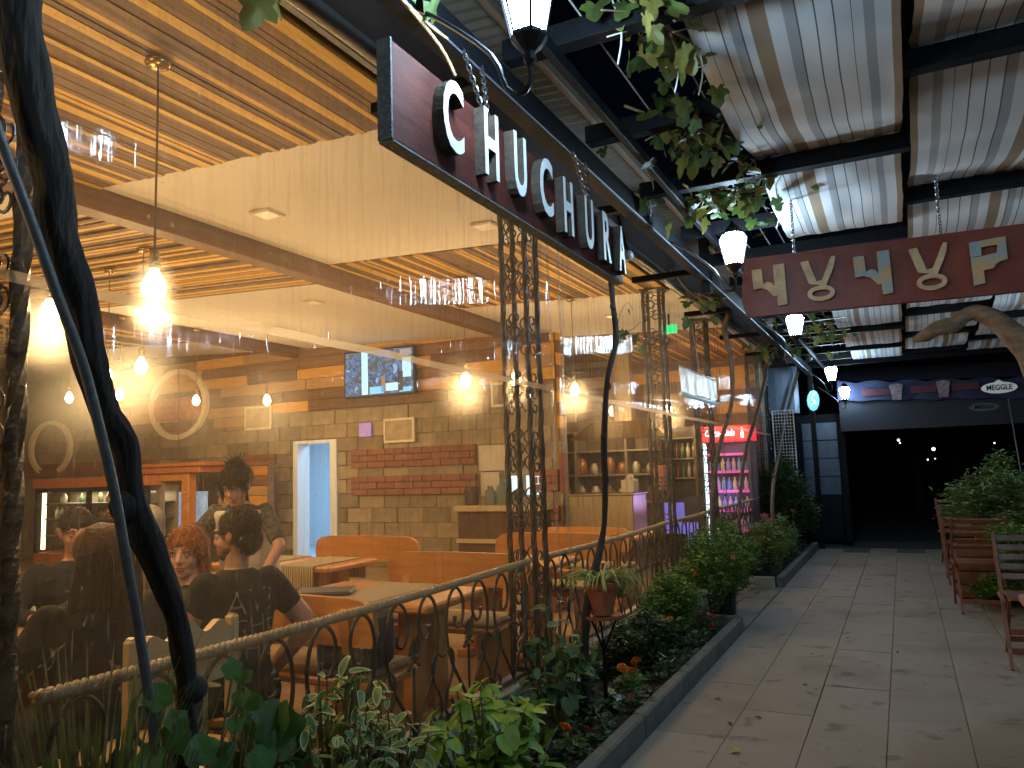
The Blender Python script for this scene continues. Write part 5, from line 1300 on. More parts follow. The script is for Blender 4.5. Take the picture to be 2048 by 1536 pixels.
# --- man with short dark hair across the table
D_ = sitter('man with short dark hair and ruddy face half hidden behind the long-haired person', (-4.05, 2.78, .1), radians(-28), radians(0), .02,
            [(.08, -.28, .74), (.08, .28, .74)], [(.34, -.16, .735), (.34, .14, .735)], zs=.42, zt=.97, headtilt=.25)
fuse(D_['sk'], 'body', M_skinr, D_['t'], .009, 3); shirt(D_, mat('dark_blue_shirt', (.006, .007, .012), .9), 1.6); trousers(D_, mat('dark_trousers', (.02, .02, .025)), .95); shoes(D_, M_iron)
H = D_['H']; q = H.to_3x3().to_4x4(); m = MB(); m.ball(H @ Vector((-.022, 0, .048)), (.101, .081, .086), 20, 14, q); hb_ = fuse(m, 'hair', hairm('dark_hair', (.02, .013, .01), (.035, .022, .015)), D_['t'], .008, 2, wrinkle=.003); strand_cover(hb_, D_['t'], MATS['dark_hair'], 900, .03, 3); face_parts(D_['t'], H)
# --- grey-haired person
G_ = sitter('grey-haired person glimpsed between the leaning pipe and the vine trunk', (-3.78, 3.02, .1), radians(-60), 0, .02,
            [(.06, -.26, .74), (.06, .26, .74)], [(.30, -.14, .735), (.30, .14, .735)], zt=.86, w=.9)
fuse(G_['sk'], 'body', M_skin, G_['t'], .009, 3); shirt(G_, mat('brown_cardigan', (.10, .05, .03), .9), 1.8, .02); trousers(G_, mat('dark_trousers', (.02, .02, .025)), .95); shoes(G_, M_iron)
H = G_['H']; q = H.to_3x3().to_4x4(); m = MB(); m.ball(H @ Vector((-.025, 0, .048)), (.106, .09, .09), 20, 14, q); m.ball(H @ Vector((-.05, 0, -.02)), (.066, .088, .08), 16, 10, q); fuse(m, 'hair', hairm('grey_hair', (.30, .24, .18), (.46, .38, .3)), G_['t'], .008, 2, wrinkle=.006); face_parts(G_['t'], H)
# --- waitress, standing and bending to the table
wt = thing('person', 'waitress with dark pinned-up hair and white vest, standing and leaning over the table', 'person', (-3.72, 3.68, .04), radians(-62))
sk = MB()
P_ = {}
hip = Vector((-.14, 0, .86)); nk = Vector((.10, 0, 1.30)); hc = nk + Vector((.075, 0, .115))
H = Matrix.Translation(hc) @ R3(0, .38, radians(-8))
def wtorso(m, g):
    R = [(0, .105, .155), (.16, .11, .16), (.34, .09, .125), (.54, .10, .14), (.74, .105, .155), (.88, .09, .155), (.965, .07, .11), (1.02, .05, .055)]
    loft(m, [(hip.lerp(nk, f).x, 0, hip.lerp(nk, f).z, rx + g, ry + g) for f, rx, ry in R])
wtorso(sk, 0); cap(sk, nk + Vector((-.01, 0, -.03)), hc + Vector((-.015, 0, -.05)), .050, .046); head_geo(sk, H)
warms = []
for s, e, w_ in ((-1, (.18, -.30, 1.06), (.38, -.34, .86)), (1, (.20, .27, 1.05), (.40, .20, .86))):
    a = Vector((.085, s * .15, 1.25)); limb(sk, [a, e, w_], [.046, .036, .024]); warms.append((a, Vector(e), Vector(w_))); hand(sk, w_, Vector(w_) - Vector(e), Vector((.3, 0, 1)), s, .5, .92)
for s in (-1, 1):
    limb(sk, [hip + Vector((0, s * .08, -.03)), (-.06, s * .10, .46), (-.12, s * .10, .07)], [.085, .055, .036]); cap(sk, (-.15, s * .1, .04), (.03, s * .12, .035), .034, .026)
fuse(sk, 'body', M_skin, wt, .0075, 3)
m = MB(); wtorso(m, .011)
for a, e, w_ in warms: cap(m, a, a.lerp(e, .75), .060, .052)
fuse(m, 'shirt', mat('dark_patterned_shirt', (.03, .025, .022), .85, 0, (.12, .10, .08), 45, w=.3), wt, .010, 3, wrinkle=.005)
m = MB(); loft(m, [(hip.lerp(nk, f).x, 0, hip.lerp(nk, f).z, rx + .024, ry + .022) for f, rx, ry in ((-.45, .10, .15), (-.2, .11, .16), (.0, .108, .165), (.2, .108, .16), (.45, .102, .145), (.68, .11, .16), (.86, .098, .155), (.93, .085, .13))])
fuse(m, 'vest', mat('white_vest', (.66, .62, .54), .85, 0, (.74, .70, .62), 6, bump=.3), wt, .010, 3, wrinkle=.006)
m = MB(); cap(m, warms[0][1].lerp(warms[0][2], -.35), warms[0][2].lerp(warms[0][1], .25), .047, .042); fuse(m, 'sleeve', mat('cream_sleeve', (.62, .52, .36), .85), wt, .010, 2, wrinkle=.006)
m = MB(); cap(m, hip + Vector((0, -.05, -.03)), hip + Vector((0, .05, -.03)), .13, .13)
for s in (-1, 1): limb(m, [hip + Vector((0, s * .08, -.03)), (-.06, s * .10, .46), (-.12, s * .10, .10)], [.098, .07, .055])
fuse(m, 'trousers', mat('dark_trousers', (.02, .02, .025)), wt, .011, 3, wrinkle=.005)
for s in (-1, 1): m = MB(); cap(m, (-.15, s * .1, .045), (.03, s * .12, .038), .042, .034, 12); m.build('shoe', M_iron, wt, world=False, smooth=True)
q = H.to_3x3().to_4x4(); m = MB(); m.ball(H @ Vector((-.028, 0, .048)), (.103, .087, .088), 20, 14, q); m.ball(H @ Vector((-.03, .0, .135)), (.052, .05, .04), 16, 10, q)
for k in range(7): y_ = -.06 + .02 * k; cap(m, H @ Vector((.045, y_ * .7, .115)), H @ Vector((.083 - abs(y_) * .35, y_, .045)), .017, .010, 8)
for s in (-1, 1): cap(m, H @ Vector((.03, s * .076, .05)), H @ Vector((.035, s * .078, -.06)), .014, .007, 8)
hb_ = fuse(m, 'hair', hairm('black_hair', (.018, .011, .009), (.04, .024, .018)), wt, .007, 2, wrinkle=.005); strand_cover(hb_, wt, MATS['black_hair'], 1500, .05, 4, .9)
m = MB(); strands(m, H, None, 26, 3, .10, .0022, .9)
rr = random.Random(9)
for k in range(14): a = rr.uniform(0, 6.28); m.tube([H @ Vector((-.03 + .04 * cos(a), .04 * sin(a), .15)), H @ Vector((-.03 + .07 * cos(a), .07 * sin(a), .18)), H @ Vector((-.03 + .10 * cos(a), .09 * sin(a), .165))], [.003, .002, .0008], 4)
m.build('loose_strands', MATS['black_hair'], wt, kind='stuff', world=False)
face_parts(wt, H)
# simple stools
def stool(x, y, rz, label):
    t = thing('stool', label, 'stool', (x, y, .1), rz, 'wooden stools')
    m = MB(); m.lathe([(.17, .365), (.18, .375), (.18, .395), (.17, .405)], 20); m.build('seat', M_orange, t, world=False)
    for s in (-1, 1):
        for q in (-1, 1): m = MB(); m.bar((s * .11, q * .11, .37), (s * .15, q * .15, 0), .032, .032); m.build('leg', M_orange, t, world=False)
    return t
stool(-2.72, 2.64, 0, 'wooden stool under the man in the black T-shirt'); stool(-3.20, 2.87, .3, 'wooden stool under the red-haired woman'); stool(-2.82, 2.03, 0, 'wooden stool under the person with long brown hair')
stool(-4.05, 2.78, .2, 'wooden stool under the dark-haired man across the table'); stool(-3.78, 3.02, .2, 'wooden stool under the grey-haired person')
# things on the guests' table
m = MB(); m.lathe([(.032, 0), (.036, .005), (.040, .11), (.036, .112), (.030, .01)], 14, (-3.35, 1.75, .807)); o = m.build('drinking_glass', mat('beer_glass', (.55, .35, .12), .1, 0, trans=.5), smooth=True); tag(o, 'drinking glass on the guests table', 'glass')
m = MB(); m.lathe([(.04, 0), (.10, .012), (.12, .022), (.118, .025), (.04, .006)], 20, (-3.55, 2.15, .807)); o = m.build('plate', mat('white_plate', (.6, .58, .55), .3)); tag(o, 'white plate on the guests table', 'plate')
# ================================================================ LEAF MESHES
M_gl = mat('grape_leaf', (.035, .07, .014), .5, 0, (.07, .11, .022), 9, per_obj=.3, backlight=.25, bump=.3, bscale=60)
M_gly = mat('grape_leaf_yellowing', (.09, .10, .02), .5, 0, (.14, .13, .03), 9, per_obj=.3, backlight=.25)
M_stem = mat('green_stem', (.10, .12, .04), .6, 0, (.16, .11, .05), 20)
M_dry = mat('dry_shoot', (.26, .17, .08), .7, 0, (.34, .24, .12), 20)
def leafmesh(outline, name, mm, fold=.15, droop=.2, seed=0, edge=None):
    """outline: (x,y) from the stalk at 0,0 pointing +y, size about 1; rim ring + inner ring + centre"""
    r = random.Random(seed); m = MB(); n = len(outline); cx, cy_ = 0, .42
    def z(x, y): return fold * abs(x) - droop * (y ** 2) * .6 + .03 * sin(9 * x + seed) * sin(7 * y)
    rim = [(x, y, z(x, y)) for x, y in outline]
    inn = [((x - cx) * .80 + cx, (y - cy_) * .80 + cy_, 0) for x, y in outline]; inn = [(x, y, z(x, y)) for x, y, _ in inn]
    mid = [((x - cx) * .35 + cx, (y - cy_) * .35 + cy_, 0) for x, y in outline]; mid = [(x, y, z(x, y)) for x, y, _ in mid]
    vs = rim + inn + mid + [(cx, cy_, z(cx, cy_))]; fs = []; mi = []
    for k in range(n):
        k2 = (k + 1) % n
        fs.append((k, k2, n + k2, n + k)); mi.append(1 if edge else 0); fs.append((n + k, n + k2, 2 * n + k2, 2 * n + k)); mi.append(0); fs.append((2 * n + k, 2 * n + k2, 3 * n)); mi.append(0)
    m.add(vs, fs); m.mi = mi
    m2 = MB(); me = m.mesh(name, [mm, edge] if edge else mm, smooth=True); return me
def grape_outline(seed):
    r = random.Random(seed); pts = []
    lobes = [(-150, .42), (-128, .55), (-112, .40), (-95, .62), (-72, .80), (-60, .62), (-48, .52), (-30, .80), (-12, .92), (0, 1.05), (12, .92), (30, .80), (48, .52), (60, .62), (72, .80), (95, .62), (112, .40), (128, .55), (150, .42), (180, .12)]
    for a, q in lobes:
        q *= r.uniform(.9, 1.08); t = radians(a); pts.append((.62 * q * sin(t), .38 + .62 * q * cos(t)))
    return pts
GL = [leafmesh(grape_outline(i), 'leaf', (M_gl, M_gl, M_gly)[i % 3], .2, .35, i) for i in range(6)]
def ov(n, w, p=1.0, ser=0.0): 
    L = []
    for k in range(n):
        t = k / n; a = 2 * pi * t; y = .5 - .5 * cos(a); x = w * sin(a) * (1 - .25 * y) * (1 if p == 1 else 1)
        if y > .85: x *= .8
        L.append((x, y + (.02 * (k % 2) * ser)))
    return L
def rnd_rot(r, tilt=1.0): return Euler((r.uniform(-tilt, tilt), r.uniform(-tilt, tilt), r.uniform(0, 2 * pi))).to_matrix().to_4x4()
def leaves(parent, meshes, pts, size, seed, name='leaf', tilt=.8, hang=0.0, face=None):
    r = random.Random(seed); base = root_off(parent)
    for p in pts:
        s = size * r.uniform(.7, 1.25)
        Mx = T(*(Vector(p) - base)) @ R3(0, 0, r.uniform(0, 6.28)) @ R3(-hang + r.uniform(-tilt, tilt), r.uniform(-tilt, tilt) * .6, r.uniform(-.5, .5)) @ Matrix.Scale(s, 4)
        inst(name, meshes[r.randrange(len(meshes))], parent, Mx)

# ================================================================ VINES
M_bark = mat('vine_bark', (.008, .0065, .005), .85, 0, (.028, .021, .015), 6, (3, 3, .6), 1.0, 22, detail=8)
M_bark2 = mat('brown_bark', (.05, .034, .022), .8, 0, (.12, .085, .055), 8, (2, 2, .7), 1.0, 26)
def bark_tube(m, pts, r, n=18, k=6, seed=0, gnarl=.16):
    P = smooth_path(pts, k); N = len(P)
    rr = r if isinstance(r, list) else [r] * len(pts); rs = []
    for i in range(N):
        f = i / (N - 1) * (len(rr) - 1); a = int(min(f, len(rr) - 2)); rs.append(rr[a] + (rr[a + 1] - rr[a]) * (f - a))
    mm = MB(); mm.tube(P, rs, n)
    vs = []
    for idx, v in enumerate(mm.v):
        i = min(idx // n, N - 1); c = P[i]; d = Vector(v) - c; q = 1 + gnarl * noise.noise(Vector((idx % n * .9 + seed, i * .16, 0))) + gnarl * .8 * noise.noise(Vector((c.z * 7, c.y * 7, seed)))
        vs.append(tuple(c + d * q))
    m.add(vs, mm.f)
va = thing('grapevine', 'thick dark twisted vine trunk leaning across the left side in front of the plastic', 'vine', (-1.80, 1.56, .05))
m = MB(); bark_tube(m, [(-1.86, .90, 3.12), (-1.83, .98, 2.92), (-1.80, 1.035, 2.69), (-1.80, 1.066, 2.53), (-1.80, 1.11, 2.36), (-1.79, 1.145, 2.23), (-1.80, 1.165, 2.10), (-1.80, 1.225, 1.96), (-1.80, 1.255, 1.82), (-1.80, 1.305, 1.68), (-1.80, 1.36, 1.60), (-1.80, 1.39, 1.46), (-1.80, 1.42, 1.38), (-1.80, 1.485, 1.25), (-1.80, 1.535, 1.12), (-1.80, 1.57, .95), (-1.80, 1.575, .78), (-1.80, 1.56, .5), (-1.80, 1.55, .05)],
          [.052, .050, .047, .046, .048, .046, .044, .040, .037, .033, .034, .029, .035, .031, .029, .029, .030, .033, .045], 26, 7, 2, .26)
m.ball((-1.80, 1.375, 1.44), (.03, .05, .045), 10, 8); m.ball((-1.79, 1.585, .93), (.03, .045, .04), 10, 8); m.build('trunk', M_bark, va, smooth=True)
m = MB(); P = [(0.90, 2.50), (.995, 2.264), (1.043, 2.158), (1.093, 2.042), (1.139, 1.932), (1.2, 1.796), (1.242, 1.666), (1.295, 1.482), (1.342, 1.271), (1.374, 1.131), (1.407, .953), (1.429, .813), (1.45, .5), (1.46, .05)]
m.tube(smooth_path([(-1.745, y, z) for y, z in P], 3), .0125, 12); o = m.build('grey_pipe', mat('grey_pipe', (.06, .062, .062), .5, .0, (.10, .10, .10), 30, bump=.2), smooth=True); tag(o, 'leaning grey pipe beside the thick vine trunk at the left', 'pipe')
VN = [('thin dark vine trunk rising beside the carved pillar and behind the spider plant', [(-1.75, 5.15, 3.12), (-1.75, 5.17, 2.92), (-1.75, 5.19, 2.675), (-1.75, 5.22, 2.393), (-1.75, 5.0, 2.087), (-1.75, 4.88, 1.678), (-1.75, 4.864, 1.416), (-1.75, 4.808, 1.129), (-1.75, 4.662, .925), (-1.75, 4.513, .778), (-1.76, 4.43, .55), (-1.78, 4.42, .05)], [.020, .022, .022, .021, .019, .021, .022, .019, .024, .022, .024, .028]),
      ('second thin vine trunk rising past the crumpled hanging banner', [(-1.65, 9.0, 3.2), (-1.75, 9.22, 3.05), (-1.75, 9.5, 2.73), (-1.75, 9.45, 2.3), (-1.75, 9.06, 1.99), (-1.75, 8.47, 1.64), (-1.75, 8.05, 1.18), (-1.75, 7.95, .84), (-1.75, 7.9, .05)], [.03, .032, .026, .024, .022, .022, .022, .024, .03]),
      ('third thin vine trunk in front of the drinks cooler side', [(-1.6, 12.4, 3.2), (-1.75, 12.3, 2.95), (-1.75, 12.1, 2.72), (-1.75, 10.96, 2.07), (-1.75, 10.12, 1.66), (-1.75, 9.6, 1.18), (-1.75, 9.4, .79), (-1.8, 10.1, .05)], [.04, .035, .03, .026, .022, .02, .022, .03]),
      ('farthest thin vine trunk in front of the white wire grid', [(-1.5, 14.4, 3.1), (-1.62, 14.3, 2.7), (-1.75, 14.1, 2.2), (-1.75, 13.2, 1.72), (-1.75, 12.33, 1.22), (-1.75, 11.95, .73), (-1.75, 11.9, .05)], [.03, .026, .024, .024, .026, .028, .03])]
vines = [va]
for i, (lb, pts, rs) in enumerate(VN):
    t = thing('grapevine', lb, 'vine', (pts[-1][0], pts[-1][1], .05)); m = MB(); bark_tube(m, pts, rs, 12, 5, i * 3 + 5, .22)
    rr = random.Random(i)
    for k in range(6): p = Vector(pts[1 + k % (len(pts) - 2)]); m.ball(p + Vector((0, rr.uniform(-.02, .02), rr.uniform(-.1, .1))), (.02, .034, .03), 8, 6)
    m.build('trunk', M_bark2 if i else M_bark, t, smooth=True); vines.append(t)
# leafy clusters overhead: (centre, spread, number, owner, leaf size)
CL = [((-.70, 2.78, 3.18), (.14, .45, .12), 62, 1, .11), ((-.80, 3.80, 3.17), (.26, .34, .12), 84, 1, .115), ((-.82, 4.75, 3.15), (.34, .26, .11), 74, 1, .115), ((-.66, 4.35, 3.14), (.05, .10, .10), 6, 1, .12),
      ((-1.62, 1.62, 3.10), (.10, .22, .06), 9, 0, .12), ((-1.55, 7.1, 3.02), (.16, .40, .12), 24, 2, .12), ((-.72, 9.7, 3.02), (.16, .30, .12), 16, 2, .15), ((-1.1, 9.4, 3.2), (.4, .4, .05), 22, 2, .13),
      ((-1.5, 11.0, 3.02), (.25, .7, .10), 34, 3, .13), ((-1.0, 11.3, 3.22), (.4, .6, .05), 26, 3, .13), ((-.9, 12.9, 3.2), (.4, .5, .06), 22, 4, .13), ((-1.05, 6.2, 3.2), (.2, .5, .05), 14, 2, .12)]
rr = random.Random(21)
for c, sp, n, own, sz in CL:
    pts = [(c[0] + rr.gauss(0, .55) * sp[0], c[1] + rr.gauss(0, .55) * sp[1], c[2] + rr.gauss(0, .6) * sp[2]) for _ in range(n)]
    leaves(vines[own], GL, pts, sz, rr.randrange(999), tilt=.9, hang=.5)
    m = MB()
    for k in range(max(3, n // 6)):
        a = Vector(c) + Vector((rr.uniform(-1, 1) * sp[0], rr.uniform(-1, 1) * sp[1], .04)); b = Vector(c) + Vector((rr.uniform(-1, 1) * sp[0], rr.uniform(-1, 1) * sp[1], -sp[2] * .6))
        m.tube(smooth_path([a, a.lerp(b, .5) + Vector((rr.uniform(-.05, .05), rr.uniform(-.05, .05), .02)), b], 4), .0035, 5)
    m.tube(smooth_path([(c[0] - sp[0], c[1] - sp[1], 3.22), c, (c[0] + sp[0], c[1] + sp[1] * .9, 3.21)], 5), .007, 6)
    m.build('shoot', M_dry, vines[own])
# single large leaf with dry shoot at the top above the sign; small side shoot on the thin vine
leaves(va, GL[:2], [(-1.27, 2.04, 2.93), (-1.29, 1.93, 2.97)], .125, 5, tilt=.25, hang=-1.2)
m = MB(); m.tube(smooth_path([(-1.29, 1.9, 2.98), (-1.26, 2.09, 2.90), (-1.25, 2.17, 2.83)], 4), .006, 6); m.tube(smooth_path([(-1.29, 1.85, 2.98), (-1.27, 2.02, 2.95), (-1.26, 2.14, 2.95)], 4), .005, 6); m.build('shoot', M_dry, va)
m = MB(); m.tube(smooth_path([(-1.75, 5.22, 2.43), (-1.72, 5.38, 2.47), (-1.72, 5.55, 2.52), (-1.72, 5.75, 2.6)], 4), .004, 5); m.tube(smooth_path([(-1.75, 5.23, 2.45), (-1.73, 5.32, 2.62), (-1.72, 5.45, 2.70), (-1.71, 5.52, 2.66)], 4), .0025, 5); m.build('shoot', M_stem, vines[1])
leaves(vines[1], GL, [(-1.72, 5.30, 2.44), (-1.72, 5.36, 2.50), (-1.71, 5.60, 2.50), (-1.71, 5.66, 2.42), (-1.70, 5.52, 2.46), (-1.71, 5.45, 2.66)], .085, 8, tilt=.5, hang=1.1)
# white ties
m = MB()
for (x, y) in ((-1.33, 2.02), (-.83, 2.62), (-.70, 2.95), (-.62, 3.02), (-.60, 5.1), (-1.30, 4.6)):
    m.tube(smooth_path([(x, y, 3.22), (x + .02, y + .03, 3.1), (x - .01, y + .06, 3.0)], 3), .0035, 5); m.tube([(x - .03, y + .01, 3.09), (x + .04, y + .06, 3.12)], .003, 5)
o = m.build('cable_ties', mat('white_tie', (.7, .75, .75), .4), kind='stuff'); tag(o, 'white plastic ties holding the vine shoots to the pergola', 'ties')
# thick twisted trunk over the path at the right
tk = thing('grapevine', 'big gnarled brown trunk curving under the striped cloths at the right edge', 'vine', (1.5, 6.4, 0))
m = MB(); bark_tube(m, [(.16, 7.1, 2.45), (.24, 7.05, 2.47), (.34, 7, 2.515), (.44, 7, 2.525), (.53, 7, 2.59), (.62, 6.98, 2.60), (.72, 6.95, 2.53), (.82, 6.9, 2.40), (.90, 6.85, 2.25), (.96, 6.8, 2.0), (1.02, 6.7, 1.5), (1.1, 6.6, .8), (1.12, 6.6, -.02)], [.02, .045, .055, .06, .055, .062, .07, .085, .09, .095, .10, .11, .13], 24, 8, 9, .22)
m.ball((.40, 6.99, 2.53), (.06, .05, .06), 12, 8); m.build('trunk', mat('gnarled_bark', (.08, .05, .03), .85, 0, (.20, .13, .075), 9, (.6, 2, 2), 1.0, 24, detail=9), tk, smooth=True)
m = MB(); bark_tube(m, [(.92, 6.85, 2.3), (1.2, 6.9, 2.75), (1.6, 7.0, 3.0), (2.2, 7.2, 3.2)], [.07, .05, .04, .03], 14, 6, 4); m.build('limb', MATS['gnarled_bark'], tk, smooth=True)
leaves(tk, GL, [(1.0 + rr.uniform(-.1, .9), 7.0 + rr.uniform(-.3, .4), 3.05 + rr.uniform(-.15, .1)) for _ in range(30)], .13, 77, hang=.5)

# ================================================================ FLOWER BED PLANTS
def mk(name, c, c2, po=.25, **k): return mat(name, c, .5, 0, c2, 12, per_obj=po, backlight=.2, **k)
M_l1 = mk('fresh_leaf', (.16, .32, .035), (.25, .42, .06)); M_l2 = mk('dark_leaf', (.035, .10, .03), (.07, .15, .045)); M_l3 = mk('mallow_leaf', (.035, .11, .018), (.07, .17, .03))
M_vg = mk('variegated_green', (.09, .19, .05), (.14, .26, .07)); M_ve = mat('variegated_edge', (.50, .50, .22), .5, 0, (.58, .58, .30), 12, backlight=.2)
M_fern = mk('ferny_leaf', (.06, .16, .022), (.13, .25, .04))
VG = [leafmesh(ov(14, .24), 'leaf', M_vg, .25, .5, i, M_ve) for i in range(5)]
L1 = [leafmesh(ov(16, .36, ser=1), 'leaf', M_l1, .18, .35, i) for i in range(4)]
L2 = [leafmesh(ov(12, .33, ser=1), 'leaf', M_l2, .2, .4, i) for i in range(4)]
def round_outline(seed):
    r = random.Random(seed); return [(.56 * (1 + .10 * cos(5 * a + .4) + .04 * r.uniform(-1, 1)) * sin(a), .45 + .52 * (1 + .10 * cos(5 * a + .4)) * cos(a)) for a in [radians(k * 360 / 22) for k in range(22)]]
L3 = [leafmesh(round_outline(i), 'leaf', M_l3, .12, .15, i) for i in range(4)]
def bush(name, label, cat, loc, rad, h, n, meshes, size, seed, stems=12, tilt=.7, group=None, stem_m=None, z0=.1, hang=0.2, flowers=None):
    r = random.Random(seed); t = thing(name, label, cat, loc, 0, group); tips = []
    m = MB()
    for i in range(stems):
        a = r.uniform(0, 2 * pi); q = sqrt(r.random()); top = Vector((loc[0] + rad[0] * q * cos(a), loc[1] + rad[1] * q * sin(a), loc[2] + h * r.uniform(.6, 1.0) * (1 - .3 * q)))
        base = Vector((loc[0] + rad[0] * .25 * q * cos(a), loc[1] + rad[1] * .25 * q * sin(a), loc[2])); P = smooth_path([base, base.lerp(top, .5) + Vector((r.uniform(-.02, .02), r.uniform(-.02, .02), .02)), top], 4)
        m.tube(P, [.0045] * (len(P) - 1) + [.002], 5); tips.append(P)
    m.build('stem', stem_m or M_stem, t)
    pts = []
    for k in range(n):
        P = tips[k % len(tips)]; f = min(.999, z0 + (1 - z0) * (1 - (r.random() ** 1.6) * .9)); q = f * (len(P) - 1); i = int(q); p = P[i].lerp(P[min(i + 1, len(P) - 1)], q - i); pts.append(p)
    leaves(t, meshes, pts, size, seed + 1, tilt=tilt, hang=hang)
    return t, tips
def foliage(t, pts, n, size, mm, seed, name='foliage', w=.22, up=.4):
    """many tiny leaflets as one part"""
    r = random.Random(seed); m = MB()
    for (c, sp) in pts:
        for k in range(n):
            p = Vector((c[0] + r.gauss(0, .5) * sp[0], c[1] + r.gauss(0, .5) * sp[1], c[2] + r.gauss(0, .5) * sp[2]))
            a = r.uniform(0, 2 * pi); e = r.uniform(-.4, 1.2) * up + .2; d = Vector((cos(a) * cos(e), sin(a) * cos(e), sin(e))); s = Vector((-sin(a), cos(a), r.uniform(-.5, .5))).normalized(); L = size * r.uniform(.6, 1.4)
            q = p + d * L; w_ = L * w; mid = p.lerp(q, .45) + Vector((0, 0, L * .08))
            m.add([p, mid + s * w_, q - Vector((0, 0, L * .12)), mid - s * w_], [(0, 1, 2, 3)])
    return m.build(name, mm, t, kind='stuff')
bush('variegated_shrub', 'taller cream-edged leafy shrub at the bottom left of centre', 'shrub', (-1.74, 2.10, .08), (.17, .24, 0), .92, 298, VG, .068, 31, 60, .9, z0=.45)
bush('variegated_shrub', 'right half of the cream-edged shrubs, lower and nearer the pale wall', 'shrub', (-1.74, 2.38, .08), (.15, .22, 0), .74, 290, VG, .068, 32, 56, .9, z0=.4)
bush('variegated_shrub', 'small cluster of large cream-edged leaves below the man, left of the variegated shrub', 'shrub', (-1.72, 1.80, .08), (.09, .10, 0), .80, 26, VG, .12, 33, 6, .6)
bush('leafy_plant', 'bright green broad-leaved plant at the bottom centre beside the pale wall', 'plant', (-1.70, 3.02, .08), (.20, .40, 0), .60, 280, L1, .082, 41, 44, .7, z0=.35)
bush('leafy_plant', 'smaller bright green plant near the kerb in front of the pale wall', 'plant', (-1.56, 3.15, .08), (.10, .34, 0), .36, 60, L1, .09, 43, 12, .6, z0=.2)
bush('rose_bush', 'dark green tall leafy bush between the bright plant and the spider plant stand', 'bush', (-1.78, 4.0, .08), (.18, .26, 0), .80, 150, L2, .085, 45, 22, .9, z0=.25)
bush('leafy_plant', 'dark leafed plant at the foot of the carved pillar', 'plant', (-1.85, 4.6, .08), (.14, .22, 0), .45, 90, L2, .075, 47, 14, .9)
ML = [(1.427, 0.96, .10), (1.459, .85, .12), (1.547, .791, .13), (1.624, .753, .11), (1.814, .72, .15), (1.658, .972, .085), (1.704, .942, .07), (1.682, .889, .085), (1.734, .862, .075), (1.393, .817, .11), (1.909, .646, .10), (1.481, .886, .085), (1.764, .687, .13), (1.668, .819, .07)]
ml = thing('mallow_plant', 'tall mallow whose round scalloped leaves stand in front of the trunk foot', 'plant', (-1.74, 1.62, .06))
m = MB(); [m.tube(smooth_path([(-1.75, 1.5 + .2 * (i % 3), .06), (-1.74, y - .02, z * .6), (-1.725, y, z - .03)], 4), .0035, 5) for i, (y, z, s) in enumerate(ML)]; m.build('stem', M_stem, ml)
rl = random.Random(2)
for i, (y, z, s) in enumerate(ML): inst('leaf', L3[i % 4], ml, T(.02, y - 1.62, z - .06 - s * .30) @ R3(0, 0, radians(38) + rl.uniform(-.6, .6)) @ R3(radians(62) + rl.uniform(-.35, .35), rl.uniform(-.3, .3), 0) @ Matrix.Scale(s * .66, 4))
bush('mallow_plant', 'young mallow stem with round leaves right of the thick trunk, before the pale chair', 'plant', (-1.76, 1.80, .08), (.05, .10, 0), 1.02, 12, L3, .10, 53, 4, .6, z0=.6, hang=-1.0)
# strap leaves at the left
def blades(name, label, cat, loc, n, L, w, mm, seed, spread=.9, group=None, stripe=None, z=0.0, minup=.4, part='blade', dr=1.0):
    r = random.Random(seed); t = thing(name, label, cat, loc, 0, group)
    for i in range(n):
        a = r.uniform(0, 2 * pi); up = r.uniform(minup, 1.0); l_ = L * r.uniform(.6, 1.1); m = MB(); vs = []; fs = []; N = 9
        d = Vector((cos(a), sin(a), 0)); s = Vector((-sin(a), cos(a), 0)); b = Vector(loc) + d * r.uniform(0, .03) + Vector((0, 0, z))
        for k in range(N + 1):
            f = k / N; hgt = l_ * (up * f - dr * (up * .75 + .25 * spread) * f * f * (1.0 if spread > .5 else .5)); out = l_ * spread * f * (1 - .25 * f); ww = w * (1 - f) ** .6 * (1 if k else .6)
            p = b + d * out + Vector((0, 0, hgt)); vs += [p - s * ww, p + Vector((0, 0, -w * .4)), p + s * ww]
        for k in range(N): q = 3 * k; fs += [(q, q + 1, q + 4, q + 3), (q + 1, q + 2, q + 5, q + 4)]
        m.add(vs, fs); m.build(part, mm, t, smooth=True)
    return t
M_bl = mk('strap_leaf', (.06, .11, .02), (.17, .19, .05)); M_sp = mk('spider_leaf', (.18, .30, .06), (.5, .55, .22))
blades('strap_plant', 'tall grassy clump with long thin blades behind the rope at the left edge', 'grass plant', (-1.90, 1.36, .08), 130, 1.55, .007, M_bl, 61, .22, minup=1.0)
blades('strap_plant', 'broader strap-leaved plant at the bottom left between pillar and pipe', 'plant', (-1.88, 1.40, .08), 190, 1.15, .012, M_bl, 63, .36, minup=.9, dr=.7)
blades('strap_plant', 'dark grassy clump at the bottom left corner', 'plant', (-1.80, 1.30, .08), 280, 1.02, .009, mk('dark_blade', (.03, .07, .02), (.07, .11, .03)), 65, .30, minup=.8, dr=.55)
